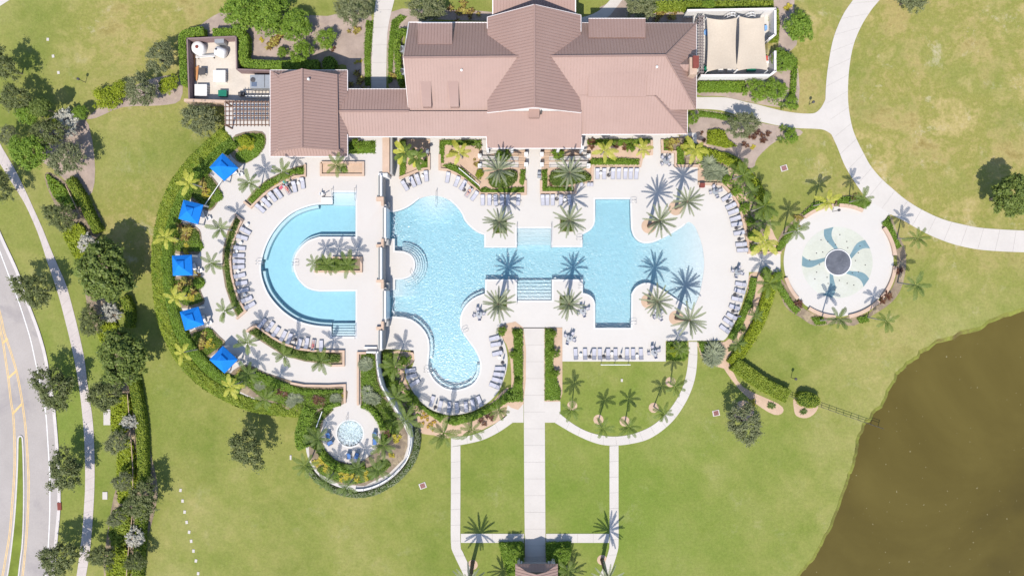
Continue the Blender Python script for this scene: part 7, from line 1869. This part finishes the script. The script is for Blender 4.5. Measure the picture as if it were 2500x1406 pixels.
# ------------------------------------------------------------------ shrubs with strap leaves
for k, px, py, r, z, lb in (
    ('croton', 670, 98, 26, 0, 'large dark and yellow croton on the mulch garden'), ('croton', 872, 192, 20, 0, 'croton beside the link roof'), ('croton', 868, 76, 14, 0, 'croton under the grey tree'), ('croton', 962, 186, 16, 0, 'croton at the end of the condenser hedge'), ('croton', 1122, 20, 22, 0, 'croton behind the main hall, path end'), ('croton', 1150, 25, 16, 0, 'smaller croton behind the main hall'),
    ('croton', 1612, 36, 20, 0, 'croton behind the dormer, first'), ('croton', 1640, 34, 18, 0, 'croton behind the dormer, second'), ('gold', 636, 96, 8, 0, 'tiny gold plant on the mulch'), ('gold', 876, 150, 9, 0, 'tiny gold plant by the turf strip'), ('red', 810, 120, 7, 0, 'tiny red plant on the mulch'), ('gold', 1925, 15, 12, 0, 'gold shrub at the corner of the lime hedge'),
    ('croton', 495, 452, 22, T, 'croton clump between first and second cabana'), ('gold', 505, 475, 16, T, 'gold edging shrub by the second cabana'), ('croton', 452, 574, 26, T, 'croton clump between second and third cabana'), ('gold', 455, 605, 14, T, 'gold edging shrub by the third cabana'), ('croton', 452, 695, 24, T, 'croton clump between third and fourth cabana'), ('gold', 462, 725, 14, T, 'gold edging shrub by the fourth cabana'),
    ('croton', 492, 830, 22, T, 'croton clump between fourth and fifth cabana'), ('gold', 510, 840, 16, T, 'gold clump beside the fifth cabana'), ('croton', 590, 905, 16, T, 'croton below the fifth cabana'), ('gold', 605, 362, 16, T, 'gold clump by the pergola garden'),
    ('gold', 672, 448, 8, T, 'gold tuft in the pool lift planter, lower'), ('gold', 700, 434, 9, T, 'gold tuft in the pool lift planter, middle'), ('fern', 563, 590, 10, T, 'fern in the west planter, upper'), ('fern', 556, 625, 10, T, 'fern in the west planter, middle'), ('gold', 554, 605, 8, T, 'gold tuft in the west planter'), ('fern', 562, 690, 11, T, 'fern in the west planter, lower'), ('fern', 570, 715, 10, T, 'fern near the foot of the west planter'),
    ('gold', 680, 838, 9, T, 'gold tuft in the lower planter, first'), ('gold', 708, 849, 9, T, 'gold tuft in the lower planter, second'), ('gold', 735, 858, 8, T, 'gold tuft in the lower planter, third'),
    ('gold', 775, 1128, 16, T, 'gold croton by the lawn corner of the spa'), ('gold', 792, 1143, 16, T, 'gold croton next to the lawn corner one'), ('gold', 838, 1163, 17, T, 'gold croton below the spa, middle'), ('gold', 865, 1166, 15, T, 'gold croton below the spa, next to middle'), ('gold', 888, 1163, 15, T, 'gold croton below the spa, wall end'), ('gold', 968, 1070, 14, T, 'gold croton inside the curved wall'), ('gold', 955, 1112, 9, T, 'small gold croton inside the curved wall'), ('gold', 822, 972, 11, T, 'gold shrub at the corner of the spa walk'),
    ('red', 692, 962, 13, T, 'red cordyline in the lower cabana bed'), ('red', 772, 975, 12, T, 'red cordyline near the spa walk'), ('red', 785, 985, 10, T, 'second red cordyline near the spa walk'), ('red', 945, 1060, 10, T, 'dark cordyline inside the curved wall'),
    ('cycad', 894, 890, 22, T, 'large cycad beside the spa walk, upper'), ('cycad', 902, 966, 24, T, 'large cycad beside the spa walk, lower'), ('cycad', 818, 972, 17, T, 'cycad in the corner of the spa walk'), ('cycad', 718, 975, 20, T, 'cycad in the lower cabana bed'), ('cycad', 632, 940, 16, T, 'cycad below the fifth cabana'),
    ('cycad', 1740, 414, 34, 0, 'great round cycad behind the litter bin'), ('cycad', 1745, 864, 36, 0, 'great round cycad beside the arc walk'), ('cycad', 1655, 848, 16, 0, 'small cycad in the square green patch'),
    ('croton', 1648, 352, 20, 0.2, 'dark croton beside the dining nook'), ('croton', 1632, 352, 12, 0.2, 'small croton beside the dining nook'), ('red', 1834, 332, 10, 0, 'red cordyline in the corner garden, first'), ('red', 1850, 322, 9, 0, 'red cordyline in the corner garden, second'), ('red', 1864, 332, 12, 0, 'red cordyline in the corner garden, third'), ('red', 1878, 325, 8, 0, 'red cordyline in the corner garden, fourth'), ('red', 1824, 355, 9, 0, 'red cordyline in the corner garden, fifth'), ('gold', 1840, 358, 8, 0, 'gold tuft in the corner garden'),
    ('red', 1714, 325, 5, 0, 'tiny red plant on the corner mulch, first'), ('red', 1720, 342, 6, 0, 'tiny red plant on the corner mulch, second'), ('agave', 1914, 312, 14, 0, 'bright agave at the branch path, upper'), ('agave', 1906, 340, 14, 0, 'bright agave at the branch path, lower'), ('agave', 1912, 258, 14, 0, 'bright agave above the branch path, first'), ('agave', 1940, 258, 16, 0, 'bright agave above the branch path, second'),
    ('fern', 1834, 744, 11, 0, 'fern in the lower sandy bed, first'), ('fern', 1815, 800, 12, 0, 'fern in the lower sandy bed, second'), ('fern', 1790, 850, 12, 0, 'fern in the lower sandy bed, third'), ('croton', 1950, 530, 12, 0, 'croton at the clubhouse end of the splash pad'), ('croton', 1945, 550, 9, 0, 'small croton at the clubhouse end of the splash pad'), ('red', 1952, 742, 12, 0, 'red cordyline on the lime hedge side of the splash pad'), ('red', 2158, 730, 16, 0, 'dark red shrub on the rim of the splash pad'), ('red', 2195, 660, 12, 0, 'dark red shrub on the lake side of the splash pad'), ('red', 2090, 480, 10, 0, 'brown grass clump beside the apron'), ('red', 2040, 490, 8, 0, 'brown plant above the splash pad'),
    ('red', 1444, 355, 12, 0.2, 'red cordyline behind the upper lounger row, first'), ('red', 1505, 354, 8, 0.2, 'red cordyline behind the upper lounger row, second'), ('red', 1526, 354, 9, 0.2, 'red cordyline behind the upper lounger row, third'), ('croton', 1545, 350, 8, 0.2, 'small croton behind the upper lounger row'), ('agave', 1168, 357, 12, 0.2, 'green agave in the yellow palm bed'), ('red', 1103, 372, 8, 0.2, 'red plant in the yellow palm bed'), ('red', 1345, 448, 8, 0.2, 'red plant in the other date palm bed'), ('croton', 1160, 400, 9, 0.2, 'small croton beside the ramp pillar'),
    ('autumn', 1030, 1022, 14, 0, 'orange croton clump beside the garden wall palm'), ('autumn', 1052, 1035, 14, 0, 'orange croton clump at the lawn walk corner'), ('red', 1180, 1034, 11, 0, 'red cordyline beside the short curved walk, first'), ('red', 1197, 1018, 12, 0, 'red cordyline beside the short curved walk, second'), ('agave', 1378, 1365, 12, 0, 'agave in the pavilion planting'),
    ('gold', 1840, 985, 0.01 + 12, 0, 'olive tuft in the sandy strip below the lime hedge'), ('fern', 1885, 992, 11, 0, 'olive tuft at the end of the sandy strip'), ('fern', 1965, 1006, 10, 0, 'tuft below the rounded hedge block'), ('croton', 868, 352, 10, T, 'croton in the corner turf patch'),
):
    shrub(k, px, py, r, lb, z)
